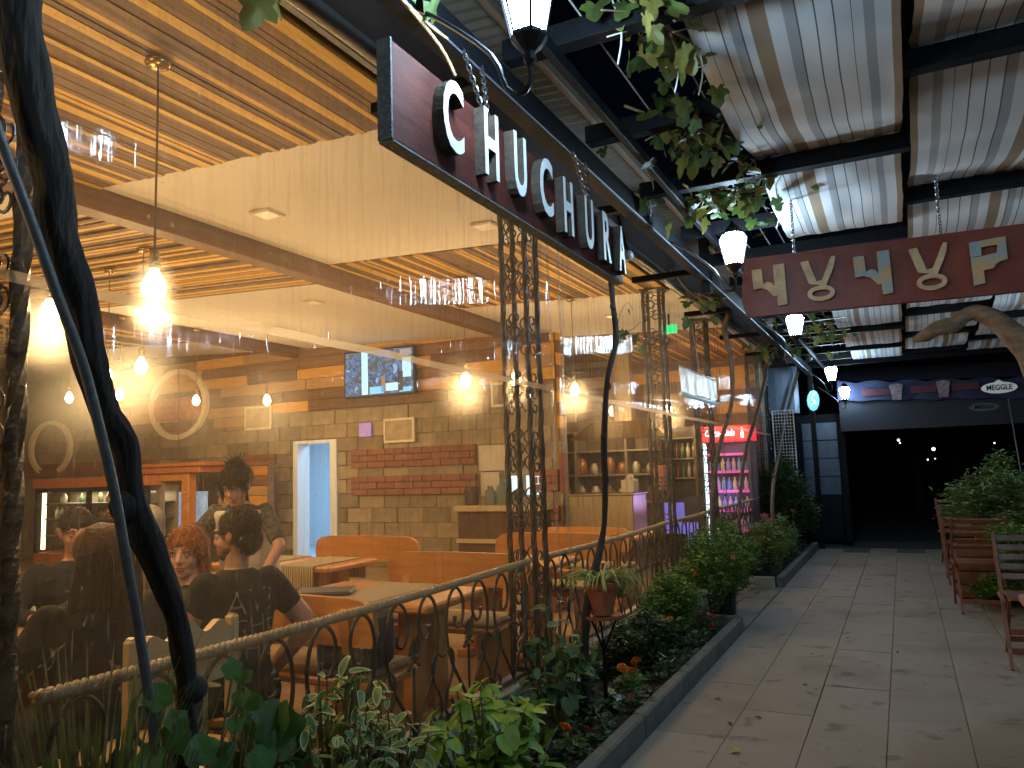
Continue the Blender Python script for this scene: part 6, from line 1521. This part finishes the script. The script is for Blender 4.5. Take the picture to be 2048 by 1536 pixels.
# spider plant in a pot on a stand
sp = thing('plant_stand', 'thin black metal plant stand carrying the terracotta pot', 'plant stand', (-1.68, 4.52, .06))
m = MB(); m.tube([(-1.68, 4.52, .06), (-1.68, 4.52, .48)], .012, 8); m.lathe([(.06, .055), (.07, .06), (.02, .08)], 12, (-1.68, 4.52, 0)); m.build('stem', M_iron, sp)
for k in range(3): a = 2.1 * k; m = MB(); m.tube(smooth_path([(-1.68, 4.52, .40), (-1.68 + .04 * cos(a), 4.52 + .04 * sin(a), .50), (-1.68 + .085 * cos(a), 4.52 + .085 * sin(a), .60)], 3), .007, 6); m.build('prong', M_iron, sp)
m = MB(); m.lathe([(.085, .598), (.115, .603), (.12, .622), (.11, .622), (.09, .612)], 20, (-1.68, 4.52, 0)); m.build('saucer', mat('terracotta', (.22, .065, .03), .7, 0, (.30, .10, .05), 10, bump=.2), sp)
po = thing('flower_pot', 'terracotta pot with the spider plant on the black stand', 'pot', (-1.68, 4.52, .623))
m = MB(); m.lathe([(.065, .624), (.08, .70), (.095, .78), (.104, .78), (.106, .815), (.098, .815), (.09, .80), (.01, .80)], 22, (-1.68, 4.52, 0)); m.build('shell', MATS['terracotta'], po, smooth=False)
blades('spider_plant', 'spider plant with arching striped leaves in the terracotta pot', 'spider plant', (-1.68, 4.52, .80), 95, .42, .0065, M_sp, 71, .85, minup=.5)
blades('spider_plant', 'hanging leaves of a spider plant spilling below the pot on its right side', 'spider plant', (-1.62, 4.68, .70), 40, .42, .006, mk('spider_dark', (.08, .15, .04), (.25, .3, .12)), 73, .45, minup=.0)
# ferny bushes and black pots
def ferny(loc, rad, h, n, label, seed, mm=None, size=.05, name='ferny_bush'):
    t = thing(name, label, 'bush', loc); r = random.Random(seed); cs = []; m = MB()
    for i in range(34):
        a = r.uniform(0, 2 * pi); q = sqrt(r.random()); zz = loc[2] + h * (.25 + .75 * r.random() * (1 - .45 * q)); c = Vector((loc[0] + rad[0] * q * cos(a), loc[1] + rad[1] * q * sin(a), zz)); cs.append((c, (rad[0] * .30, rad[1] * .30, h * .13)))
        b = Vector((loc[0], loc[1], loc[2])); m.tube(smooth_path([b, b.lerp(c, .5) + Vector((0, 0, .05)), c], 3), .004, 5)
    m.build('stem', M_stem, t); foliage(t, cs, n, size, mm or M_fern, seed); return t
ferny((-1.68, 7.75, .12), (.30, .62, 0), .82, 210, 'big ferny green bush with small flowers in front of the black pot', 81)
ferny((-1.82, 6.6, .08), (.20, .5, 0), .55, 130, 'lower ferny bush behind the red and white flowers', 82)
ferny((-1.80, 5.6, .06), (.18, .45, 0), .40, 110, 'dark feathery plants behind the orange marigolds', 83, mk('feather_dark', (.02, .06, .015), (.045, .10, .03)))
ferny((-1.72, 10.5, .10), (.26, .55, 0), .62, 150, 'yellow-green bush behind the second kerb', 84, mk('yellowgreen', (.10, .17, .03), (.2, .25, .05)))
ferny((-1.72, 11.9, .10), (.26, .8, 0), .62, 140, 'dark low bush near the far end of the flower bed', 85)
ferny((-1.78, 13.4, .10), (.42, .55, 0), 1.45, 240, 'tall dark bush at the far end of the flower bed, below the wire grid', 86, mk('far_dark_leaf', (.02, .06, .015), (.045, .10, .03)), .08)
ferny((-1.86, 9.2, .02), (.14, .5, 0), .9, 110, 'green shoots between the two flower beds beside the railing', 87)
M_pot = mat('black_pot', (.012, .013, .016), .5)
for i, (x, y, r_, h) in enumerate(((-1.72, 8.05, .16, .34), (-1.68, 10.15, .15, .30))):
    m = MB(); m.lathe([(r_ * .78, 0), (r_, h * .9), (r_ * 1.08, h * .9), (r_ * 1.08, h), (r_ * .98, h), (r_ * .95, h * .9), (.01, h * .88)], 22, (x, y, .01 if i == 0 else .09)); o = m.build('black_flower_pot', M_pot); tag(o, ['black plastic pot on the paved bay under the big ferny bush', 'smaller black pot behind the sandy kerb stone'][i], 'pot')
# right-hand bushes
ferny((.95, 9.9, .55), (.50, .55, 0), .95, 240, 'feathery pale green bush in the planter at the right edge', 91, mk('grey_green', (.07, .13, .04), (.13, .20, .07)), .07)
ferny((1.15, 8.6, .35), (.40, .40, 0), .62, 180, 'lower bright green bush behind the front folding chair', 92, mk('bright_fern', (.06, .14, .02), (.12, .2, .03)), .06)
ferny((.78, 9.3, .0), (.22, .35, 0), .30, 130, 'small fern on the paving under the folding chairs', 93)
m = MB()
for k in range(4): m.rbox((.42, 9.55, .02 + k * .14), (1.9, 9.60, .15 + k * .14), .006)
pl = thing('planter', 'long brown wooden planter box under the feathery bush at the right', 'planter', (1.2, 9.9, 0))
for k in range(4): m = MB(); m.rbox((.42, 9.55, .02 + k * .14), (1.9, 9.60, .15 + k * .14), .006); m.rbox((.42, 9.602, .02 + k * .14), (.46, 10.2, .15 + k * .14), .006); m.build('plank', mat('planter_wood', (.12, .045, .025), .6, 0, (.17, .07, .04), 6, bump=.2), pl)
m = MB(); m.box((.47, 9.61, .02), (1.9, 10.2, .5)); m.build('soil', M_soil, pl)
# ---- flowers: each head an object
def flower_mesh(kind, col):
    m = MB(); mm = mat('petal_' + kind, col, .6, 0, tuple(c * .75 for c in col), 30, per_obj=.12, backlight=.1)
    r = random.Random(hash(kind) % 99 if False else len(kind))
    if kind.startswith('marigold'):
        for ring_, (n, rd, up) in enumerate(((12, 1.0, .15), (11, .8, .42), (9, .55, .66), (6, .3, .85))):
            for k in range(n):
                a = 2 * pi * (k + .5 * ring_) / n + r.uniform(-.1, .1); d = Vector((cos(a), sin(a), 0)); s = Vector((-sin(a), cos(a), 0)); w = .26 * rd + .08
                m.add([d * .1, d * rd * .6 - s * w + Vector((0, 0, up * .8)), d * rd + Vector((0, 0, up * .62 + r.uniform(-.05, .05))), d * rd * .6 + s * w + Vector((0, 0, up * .8))], [(0, 1, 2, 3)])
        m.ball((0, 0, .0), (.3, .3, .2), 8, 4)
    else:
        for k in range(5):
            a = 2 * pi * k / 5; d = Vector((cos(a), sin(a), 0)); s = Vector((-sin(a), cos(a), 0))
            m.add([d * .05, d * .55 - s * .36 + Vector((0, 0, .15)), d * 1.0 - s * .15 + Vector((0, 0, .12)), d * 1.0 + s * .15 + Vector((0, 0, .12)), d * .55 + s * .36 + Vector((0, 0, .15))], [(0, 1, 2, 3, 4)])
    return m.mesh('flower_head', mm)
FM = {'o': flower_mesh('marigold', (.80, .22, .01)), 'w': flower_mesh('white', (.72, .74, .66)), 'r': flower_mesh('red', (.42, .015, .025)), 'p': flower_mesh('violet', (.06, .03, .28)), 'k': flower_mesh('pink', (.65, .22, .18)), 'y': flower_mesh('yellowish', (.6, .5, .15))}
NM = {'o': ('marigold', 'orange marigold', 'orange marigolds in the flower bed'), 'w': ('white_flower', 'small white flower', 'small white flowers in the flower bed'), 'r': ('red_flower', 'dark red flower', 'dark red flowers in the flower bed'), 'p': ('violet_flower', 'dark violet flower', 'violet flowers in the flower bed'), 'k': ('pink_flower', 'salmon pink flower', 'salmon flowers among the ferny bushes'), 'y': ('yellow_flower', 'pale yellow flower', 'pale yellow flowers in the flower bed')}
def flower(k, x, y, z, s, where, seed):
    r = random.Random(seed); nm, lb, gp = NM[k]; t = thing(nm, lb + ' ' + where, 'flower', (x, y, .07), 0, gp)
    m = MB(); m.tube([(x, y, .07), (x + .005, y + .008, z * .6), (x, y, z)], .003, 5); m.build('stem', M_stem, t)
    inst('flower_head', FM[k], t, T(0, 0, z - .07) @ R3(r.uniform(.1, .7), r.uniform(.2, .8), r.uniform(0, 6)) @ Matrix.Scale(s, 4))
    foliage(t, [((x, y, .07 + (z - .07) * .45), (.05, .05, (z - .07) * .4))], 34, .045, M_l2 if k != 'o' else M_fern, seed, w=.3)
FL = [('o', -1.66, 4.78, .25, .042, 'left one of the three clustered near the bed middle'), ('o', -1.62, 4.84, .22, .040, 'lowest of the three clustered near the bed middle'), ('o', -1.62, 4.93, .26, .042, 'right one of the three clustered near the bed middle'),
      ('o', -1.62, 3.75, .20, .045, 'beside the bright green plant near the bottom edge'), ('o', -1.70, 6.05, .32, .03, 'small single one halfway along the near bed'), ('o', -1.72, 7.0, .52, .03, 'high one by the railing near the big ferny bush'),
      ('w', -1.55, 5.3, .22, .030, 'near the kerb right of the three marigolds'), ('w', -1.52, 5.45, .16, .030, 'close to the kerb, lower one'), ('w', -1.62, 6.9, .40, .035, 'in front of the big ferny bush'), ('w', -1.60, 7.05, .36, .03, 'low in front of the big ferny bush'),
      ('w', -1.85, 5.9, .5, .03, 'beside the spider plant leaves'), ('w', -1.74, 4.2, .32, .03, 'below the terracotta pot'), ('w', -1.62, 4.55, .14, .03, 'on the ground between red flowers'), ('w', -1.55, 6.2, .2, .028, 'near the kerb halfway along the bed'), ('w', -1.60, 7.95, .34, .03, 'on top of the kerb end beside the pot'), ('y', -1.66, 4.55, .17, .03, 'below the three marigolds'), ('y', -1.6, 10.1, .34, .04, 'above the sandy kerb'),
      ('r', -1.58, 3.95, .13, .045, 'beside the lowest marigold at the bottom'), ('r', -1.55, 4.05, .10, .045, 'lowest red one near the kerb bottom'), ('r', -1.56, 4.62, .12, .035, 'left red one below the marigolds'), ('r', -1.52, 4.95, .12, .035, 'right red one below the marigolds'), ('r', -1.52, 6.35, .2, .04, 'bright red one near the kerb halfway'), ('r', -1.50, 6.55, .17, .04, 'second red one near the kerb halfway'), ('r', -1.55, 6.8, .22, .035, 'third red one near the kerb by the ferny bush'),
      ('p', -1.66, 2.78, .16, .05, 'at the bottom edge between the two leafy plants'), ('p', -1.82, 4.35, .42, .04, 'left of the plant stand'), ('p', -1.80, 4.25, .38, .035, 'lower one left of the plant stand'),
      ('k', -1.70, 10.9, .78, .06, 'above the yellow-green bush'), ('k', -1.66, 11.0, .72, .05, 'second one above the yellow-green bush'), ('k', -1.55, 12.6, .75, .045, 'in front of the tall dark bush'), ('k', -1.50, 7.6, .62, .03, 'in the big ferny bush'), ('k', -1.62, 8.2, .72, .03, 'at the top of the big ferny bush')]
for i, (k, x, y, z, s, wh) in enumerate(FL): flower(k, x, y, z, s, wh, 300 + i)
# low ground cover in the bed
rr = random.Random(55); cs = [((rr.uniform(-1.98, -1.50), rr.uniform(1.4, 7.2), .10), (.07, .12, .05)) for _ in range(150)] + [((rr.uniform(-1.98, -1.50), rr.uniform(10.1, 14.2), .12), (.08, .14, .06)) for _ in range(60)]
gc = foliage(None, cs, 26, .05, mk('ground_cover', (.02, .055, .015), (.05, .09, .025), 0), 56, 'ground_cover', .3); tag(gc, 'low dark leafy ground cover in the flower bed', 'ground cover')
# fallen leaves and bits on the path
DB = [(-1.02, 4.75), (-.90, 4.9), (-.72, 5.7), (-.62, 5.6), (-.75, 6.6), (-.28, 6.4), (-.52, 7.3), (-.15, 6.9), (.02, 5.95), (-1.15, 5.2), (.3, 4.4), (-.2, 4.2), (.22, 8.9), (-.4, 9.5), (-.95, 8.2)]
rr = random.Random(5)
for i, (x, y) in enumerate(DB):
    o = inst('fallen_leaf', GL[0] if False else leafmesh(ov(8, .3), 'fallen_leaf', mat('dead_leaf', (.03, .02, .012), .8), .3, .3, i), None, T(x, y, .008) @ R3(0, 0, rr.uniform(0, 6)) @ Matrix.Scale(rr.uniform(.025, .05), 4)); tag(o, 'small dark dead leaf on the paving, ' + ORD[sorted(DB, key=lambda p: p[1]).index((x, y))] + ' in order away from the camera', 'leaf', 'dead leaves on the paving')
o = inst('yellow_leaf', leafmesh(grape_outline(2), 'yellow_leaf', mat('yellow_leaf', (.34, .30, .06), .7), .3, .5, 1), None, T(-.86, 4.3, .012) @ R3(.1, 0, 2) @ Matrix.Scale(.07, 4)); tag(o, 'yellow fallen leaf on the paving near the bottom', 'leaf')

# ================================================================ RIGHT SIDE: CHAIRS AND TABLE
M_cr = mat('red_brown_chair', (.13, .045, .022), .42, 0, (.19, .075, .035), 7, (6, 6, 1), .15, 30); M_cg = mat('varnished_slat', (.10, .085, .08), .3, 0, (.14, .11, .10), 7, (1, 6, 6), .1, 30)  # grey back slats: reflected sheen put into the colour
def make_chair(label, slat):
    t = thing('folding_chair', label, 'chair', (0, 0, 0), 0, 'slatted wooden folding chairs'); w = .225
    for s in (-1, 1):
        m = MB(); m.bar((s * w, -.30, 0), (s * w, .20, .90), .022, .038, (0, 1, 0)); m.build('back_post', M_cr, t, world=False)
        m = MB(); m.bar((s * (w - .03), .32, 0), (s * (w - .03), -.20, .47), .022, .036, (0, 1, 0)); m.build('leg', M_cr, t, world=False)
    for k in range(5):
        m = MB(); m.rbox((-w + .028, -.19 + k * .083, .455), (w - .028, -.12 + k * .083, .472), .004); m.build('seat_slat', M_cr, t, world=False)
    for k in range(5):
        z = .60 + k * .066; y = -.30 + .50 * z / .90
        m = MB(); m.rbox((-w + .012, -.007, -.024), (w - .012, .007, .024), .004, T(0, y, z) @ R3(-.5, 0, 0)); m.build('back_slat', slat, t, world=False)
    for (y, z, ww) in ((-.235, .12, w), (.245, .11, w - .03), (-.17, .24, w)):
        m = MB(); m.rbox((-ww, y - .01, z - .02), (ww, y + .01, z + .02), .004); m.build('rung', M_cr, t, world=False)
    for s in (-1, 1): m = MB(); m.rbox((s * w - .012, -.20, .44), (s * w + .012, .16, .47), .005); m.build('side_rail', M_cr, t, world=False)
    return t
c1 = make_chair('front slatted folding chair at the right edge with greyish glossy back slats', M_cg); c1.location = (.80, 6.85, .003)
c2 = make_chair('second folding chair, red-brown, turned with its back to the camera', M_cr); c2.location = (.60, 9.0, .003); c2.rotation_euler = (0, 0, pi)
def cpy(src, x, y, rz, lb): o = copy_tree(src); o.location = (x, y, .003); o.rotation_euler = (0, 0, rz); o['label'] = lb; return o
cpy(c2, .60, 10.9, .05, 'third folding chair facing the camera behind the turned one'); cpy(c2, .90, 10.0, .1, 'folding chair partly hidden behind the turned red-brown chair'); cpy(c2, .62, 12.5, .1, 'farthest folding chair near the dark end of the path'); cpy(c2, 1.35, 8.9, -1.3, 'folding chair mostly outside the right edge')
def otable(x0, x1, y0, y1, label):
    t = thing('outdoor_table', label, 'table', ((x0 + x1) / 2, (y0 + y1) / 2, 0), 0, 'wooden tables outside on the path')
    m = MB(); r = .05; out = []
    for (cx, cy_, a0) in ((x1 - r, y1 - r, 0), (x0 + r, y1 - r, 90), (x0 + r, y0 + r, 180), (x1 - r, y0 + r, 270)):
        for k in range(5): a = radians(a0 + k * 22.5); out.append((cx + r * cos(a), cy_ + r * sin(a)))
    m.prism(out, .03, T(0, 0, .72)); m.build('tabletop', mat('pinkish_top', (.34, .17, .13), .35, 0, (.40, .21, .16), 6, (1, 6, 1), .05, 20), t)
    for x in (x0 + .05, x1 - .05):
        for y in (y0 + .05, y1 - .05): m = MB(); m.rbox((x - .022, y - .022, 0), (x + .022, y + .022, .719), .005); m.build('leg', M_orange, t)
    m = MB(); m.rbox((x0 + .075, y0 + .03, .64), (x1 - .075, y0 + .055, .718), .004); m.rbox((x0 + .075, y1 - .055, .64), (x1 - .075, y1 - .03, .718), .004); m.build('apron', M_cr, t)
otable(.50, 1.25, 4.20, 5.06, 'wooden table with a pinkish top just entering the frame at the right'); otable(1.0, 1.75, 7.3, 8.1, 'wooden table with red-brown apron between the folding chairs at the right'); otable(.75, 1.5, 11.3, 12.1, 'dark wooden table near the far folding chairs')

# ================================================================ FAR END
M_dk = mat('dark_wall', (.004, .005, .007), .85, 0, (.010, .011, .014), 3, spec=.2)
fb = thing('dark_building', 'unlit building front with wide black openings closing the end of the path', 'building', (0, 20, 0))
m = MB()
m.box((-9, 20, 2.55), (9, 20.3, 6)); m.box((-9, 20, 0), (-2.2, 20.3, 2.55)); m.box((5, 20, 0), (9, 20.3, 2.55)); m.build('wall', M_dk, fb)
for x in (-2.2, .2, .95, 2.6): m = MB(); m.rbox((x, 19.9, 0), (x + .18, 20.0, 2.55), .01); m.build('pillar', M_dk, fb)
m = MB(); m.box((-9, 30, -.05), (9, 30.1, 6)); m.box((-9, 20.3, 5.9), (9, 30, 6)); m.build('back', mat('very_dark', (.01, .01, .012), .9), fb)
m = MB(); m.add([(-1.4, 17.0, 2.36), (.95, 17.0, 2.18), (.95, 17.0, 2.02), (-1.4, 17.0, 2.14), (-1.4, 17.1, 2.36), (.95, 17.1, 2.18), (.95, 17.1, 2.02), (-1.4, 17.1, 2.14)], [(0, 3, 2, 1), (4, 5, 6, 7), (0, 1, 5, 4), (1, 2, 6, 5), (2, 3, 7, 6), (3, 0, 4, 7)])
o = m.build('ochre_beam', mat('ochre_paint', (.14, .10, .035), .7)); tag(o, 'dim ochre band above the black opening at the end of the path', 'beam')
M_pt = mat('distant_lamp', (1, 1, 1), .5, emit=(.95, .97, 1), estr=3)
for i, (x, z, r_) in enumerate(((-.05, 1.98, .035), (.42, 1.72, .03), (.78, 1.70, .045), (.30, 1.62, .018), (.62, 1.42, .022), (.80, 1.44, .015), (-.02, 1.90, .02), (2.2, 1.8, .02))):
    m = MB(); m.ball((x, 24, z), r_, 10, 8); o = m.build('distant_light', M_pt, smooth=True); tag(o, ['highest tiny white light in the black opening', 'left one of the brighter pair of tiny lights', 'biggest tiny light, right of the pair', 'small tiny light below the bright pair', 'low tiny light under the biggest one', 'low faint light at the right under the biggest one', 'faint speck beside the highest tiny light', 'lone tiny light at the far right above the bush'][i] + ' beyond the path', 'light', 'tiny lights beyond the black opening')
# awning valance
aw = thing('printed_awning', 'dark blue awning valance printed with cups, red blocks and a white oval reading MEGGLE', 'awning', (.6, 15.2, 2.5))
vs = []; fs = []; N = 60
for k in range(N + 1):
    x = -.95 + 3.2 * k / N; zt = 2.86 - .05 * (x + .95); yy = 15.2 + .015 * sin(x * 9)
    for j in range(7): f = j / 6; vs.append((x, yy - .05 * f, zt - f * .33 + (.03 * abs(sin(x * 5.5)) * (1 if j == 6 else 0)) + (.05 * abs(sin(x * 5.5 + .4)) if j == 0 else 0)))
for k in range(N):
    for j in range(6): q = k * 7 + j; fs.append((q, q + 7, q + 8, q + 1))
m = MB(); m.add(vs, fs); m.build('valance', mat('navy_fabric', (.006, .008, .032), .8, 0, (.010, .013, .048), 8), aw, smooth=True)
m = MB(); m.box((-.95, 15.25, 2.0), (2.25, 15.30, 2.54)); m.build('lower_panel', mat('navy_panel', (.002, .003, .010), .7), aw)
m = MB(); m.add([(-.95, 15.2, 2.90), (2.25, 15.2, 2.75), (2.25, 16.9, 3.2), (-.95, 16.9, 3.3)], [(0, 1, 2, 3)]); m.build('canopy', mat('navy_canopy', (.05, .055, .09), .8), aw)
for (x0, x1) in ((-.55, -.1), (.22, .62), (.85, 1.25)): m = MB(); m.box((x0, 15.115, 2.60), (x1, 15.125, 2.72)); m.build('red_block', mat('deep_red', (.07, .005, .008), .7, 0, (.03, .005, .015), 8), aw)
M_cup = mat('cup_print', (.22, .18, .19), .7, 0, (.12, .06, .07), 14)
for x in (-.0, .72):
    m = MB(); m.prism([(-.07, -.12), (.07, -.12), (.095, .09), (.11, .10), (.10, .15), (.0, .17), (-.10, .15), (-.11, .10), (-.095, .09)], .006, Matrix(((1, 0, 0, x), (0, 0, -1, 15.112), (0, 1, 0, 2.62), (0, 0, 0, 1)))); m.build('cup_print', M_cup, aw)
def oval(x, z, rx, rz, mm, y=15.11): m = MB(); m.prism([(rx * cos(2 * pi * k / 28), rz * sin(2 * pi * k / 28)) for k in range(28)], .005, Matrix(((1, 0, 0, x), (0, 0, -1, y), (0, 1, 0, z), (0, 0, 0, 1)))); return m.build('oval_badge', mm, aw)
oval(1.53, 2.60, .26, .095, mat('badge_white', (.75, .78, .78), .5, emit=(.75, .8, .8), estr=.10)); 
m = MB(); m.prism([(-.08, 0), (.08, 0), (.0, .05)], .005, Matrix(((1, 0, 0, 1.53), (0, 0, -1, 15.108), (0, 1, 0, 2.685), (0, 0, 0, 1)))); m.build('badge_peak', MATS['badge_white'], aw)
vs, fs = text_mesh('MEGGLE', .115, .002, .003); m = MB(); m.add([(1.53 + v.x * .86, 15.099, 2.60 + v.y * 1.05) for v in vs], fs); m.build('lettering', mat('badge_blue', (.02, .04, .10), .5), aw)
oval(1.30, 2.30, .22, .07, mat('badge_dim', (.035, .05, .055), .5), 15.24)
vs, fs = text_mesh('MEGGLE', .085, .002, .002); m = MB(); m.add([(1.30 + v.x * .86, 15.229, 2.30 + v.y) for v in vs], fs); m.build('lettering', M_dk, aw)
for x in (1.62,):
    m = MB(); m.tube([(x, 14.9, 2.4), (x + .12, 14.7, 0)], .012, 8); o = m.build('metal_pole', mat('dull_pole', (.12, .14, .16), .5, .4), smooth=True); tag(o, 'thin grey pole slanting down below the awning, ' + ('right' if x > 1.3 else 'left') + ' one', 'pole')
# dark upright unit with bluish glass panels, side panel, wire grid
gd = thing('glazed_cabinet', 'dark cabinet with four dull blue glass panels right of the wire grid', 'cabinet', (-1.3, 15.6, 0))
m = MB(); m.rbox((-1.85, 15.52, 0), (-1.66, 15.9, 2.35), .01); m.rbox((-1.03, 15.52, 0), (-.90, 15.9, 2.35), .01); m.box((-1.66, 15.62, .0), (-1.03, 15.9, 2.35)); m.build('frame', M_iron, gd)
for k in range(4): m = MB(); m.rbox((-1.655, 15.58, .86 + k * .335), (-1.035, 15.618, 1.185 + k * .335), .008); m.build('glass_panel', mat('blue_glass_panel', (.03, .045, .075), .4, 0, (.06, .085, .12), 4, bump=.3), gd)
m = MB(); m.rbox((-1.655, 15.58, .05), (-1.035, 15.61, .85), .01); m.build('lower_panel', M_dk, gd)
m = MB(); vs = []
for k in range(13): a = pi * k / 12; vs.append((-2.05 + .30 * sin(a) * 1.6, 14.75 + .25 * cos(a)))
m.prism(vs, 1.15, T(0, 0, 2.35)); o = m.build('blue_drum', mat('blue_grey_metal', (.10, .14, .20), .5, .2, (.14, .18, .25), 4)); tag(o, 'rounded blue-grey housing above the wire grid at the terrace corner', 'housing')
m = MB(); m.rbox((-2.0, 14.95, 0), (-1.80, 15.3, 2.35), .01); o = m.build('dark_post', M_dk); tag(o, 'dark narrow wall strip behind the wire grid', 'wall')
gr = thing('wire_grid', 'white wire display grid standing at the end of the plastic sheets', 'grid', (-1.75, 13.95, .9))
m = MB()
for k in range(8): x = -1.93 + .33 * k / 7; m.tube([(x, 13.95, 1.0), (x, 13.95, 2.36)], .0035, 5)
for k in range(26): z = 1.0 + 1.36 * k / 25; m.tube([(-1.93, 13.955, z), (-1.60, 13.955, z)], .0035, 5)
m.build('wires', mat('grid_white', (.6, .62, .62), .4), gr)
m = MB(); m.tube([(-1.935, 13.95, .9), (-1.935, 13.95, 2.37), (-1.595, 13.95, 2.37), (-1.595, 13.95, .9)], .010, 8); m.tube([(-1.935, 13.95, 1.25), (-1.595, 13.95, 1.25)], .008, 6); m.build('frame', MATS['grid_white'], gr)
# oval turquoise sign at the beam end
os_ = thing('oval_sign', 'glowing turquoise oval sign hanging from the end of the black beam', 'sign', (-1.22, 13.5, 2.75))
m = MB(); m.prism([(.10 * cos(2 * pi * k / 12) * (1.0 if abs(k - 6) < 4 else .9), .17 * sin(2 * pi * k / 12)) for k in range(12)], .03, T(-1.22, 13.5, 2.465) @ R3(0, .06, .25) @ Matrix(((1, 0, 0, 0), (0, 0, -1, 0), (0, 1, 0, 0), (0, 0, 0, 1))))
m.build('plate', mat('turquoise_glow', (.08, .30, .32), .4, 0, (.25, .5, .5), 9, emit=(.08, .50, .56), estr=.7), os_)
m = MB(); m.tube(smooth_path([(-1.26, 13.462, 2.38), (-1.20, 13.468, 2.45), (-1.24, 13.465, 2.50), (-1.19, 13.47, 2.58)], 4), .012, 5); m.ball((-1.19, 13.46, 2.42), .02, 8, 6); m.build('emblem', mat('emblem_pale', (.9, 1, 1), .4, emit=(.6, 1, 1), estr=.8), os_)
for dx in (-.03, .03): m = MB(); m.tube([(-1.22 + dx, 13.5, 2.63), (-1.24, 13.5, 3.0)], .004, 5); m.build('hanger', M_iron, os_)
# security camera and junction box under the eave
sc_ = thing('security_camera', 'small rounded security camera under the eave beside the far end of the long sign', 'camera', (-1.6, 5.1, 3.0))
m = MB(); m.tube([(-1.62, 5.2, 2.98), (-1.56, 5.0, 2.93)], .035, 12); m.ball((-1.56, 5.0, 2.93), .035, 12, 8); m.build('body', mat('cam_grey', (.12, .12, .13), .4), sc_, smooth=True)
m = MB(); m.tube([(-1.62, 5.2, 2.98), (-1.66, 5.25, 3.1), (-1.70, 5.25, 3.3)], .012, 8); m.build('arm', M_iron, sc_)
# tree silhouette/leaf mass beyond the pergola's open strips is only night sky; keep a dark facade across the path
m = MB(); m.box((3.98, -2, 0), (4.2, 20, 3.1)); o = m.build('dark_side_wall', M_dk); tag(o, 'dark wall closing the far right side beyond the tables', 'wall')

bpy.data.scenes.remove(BENCH)
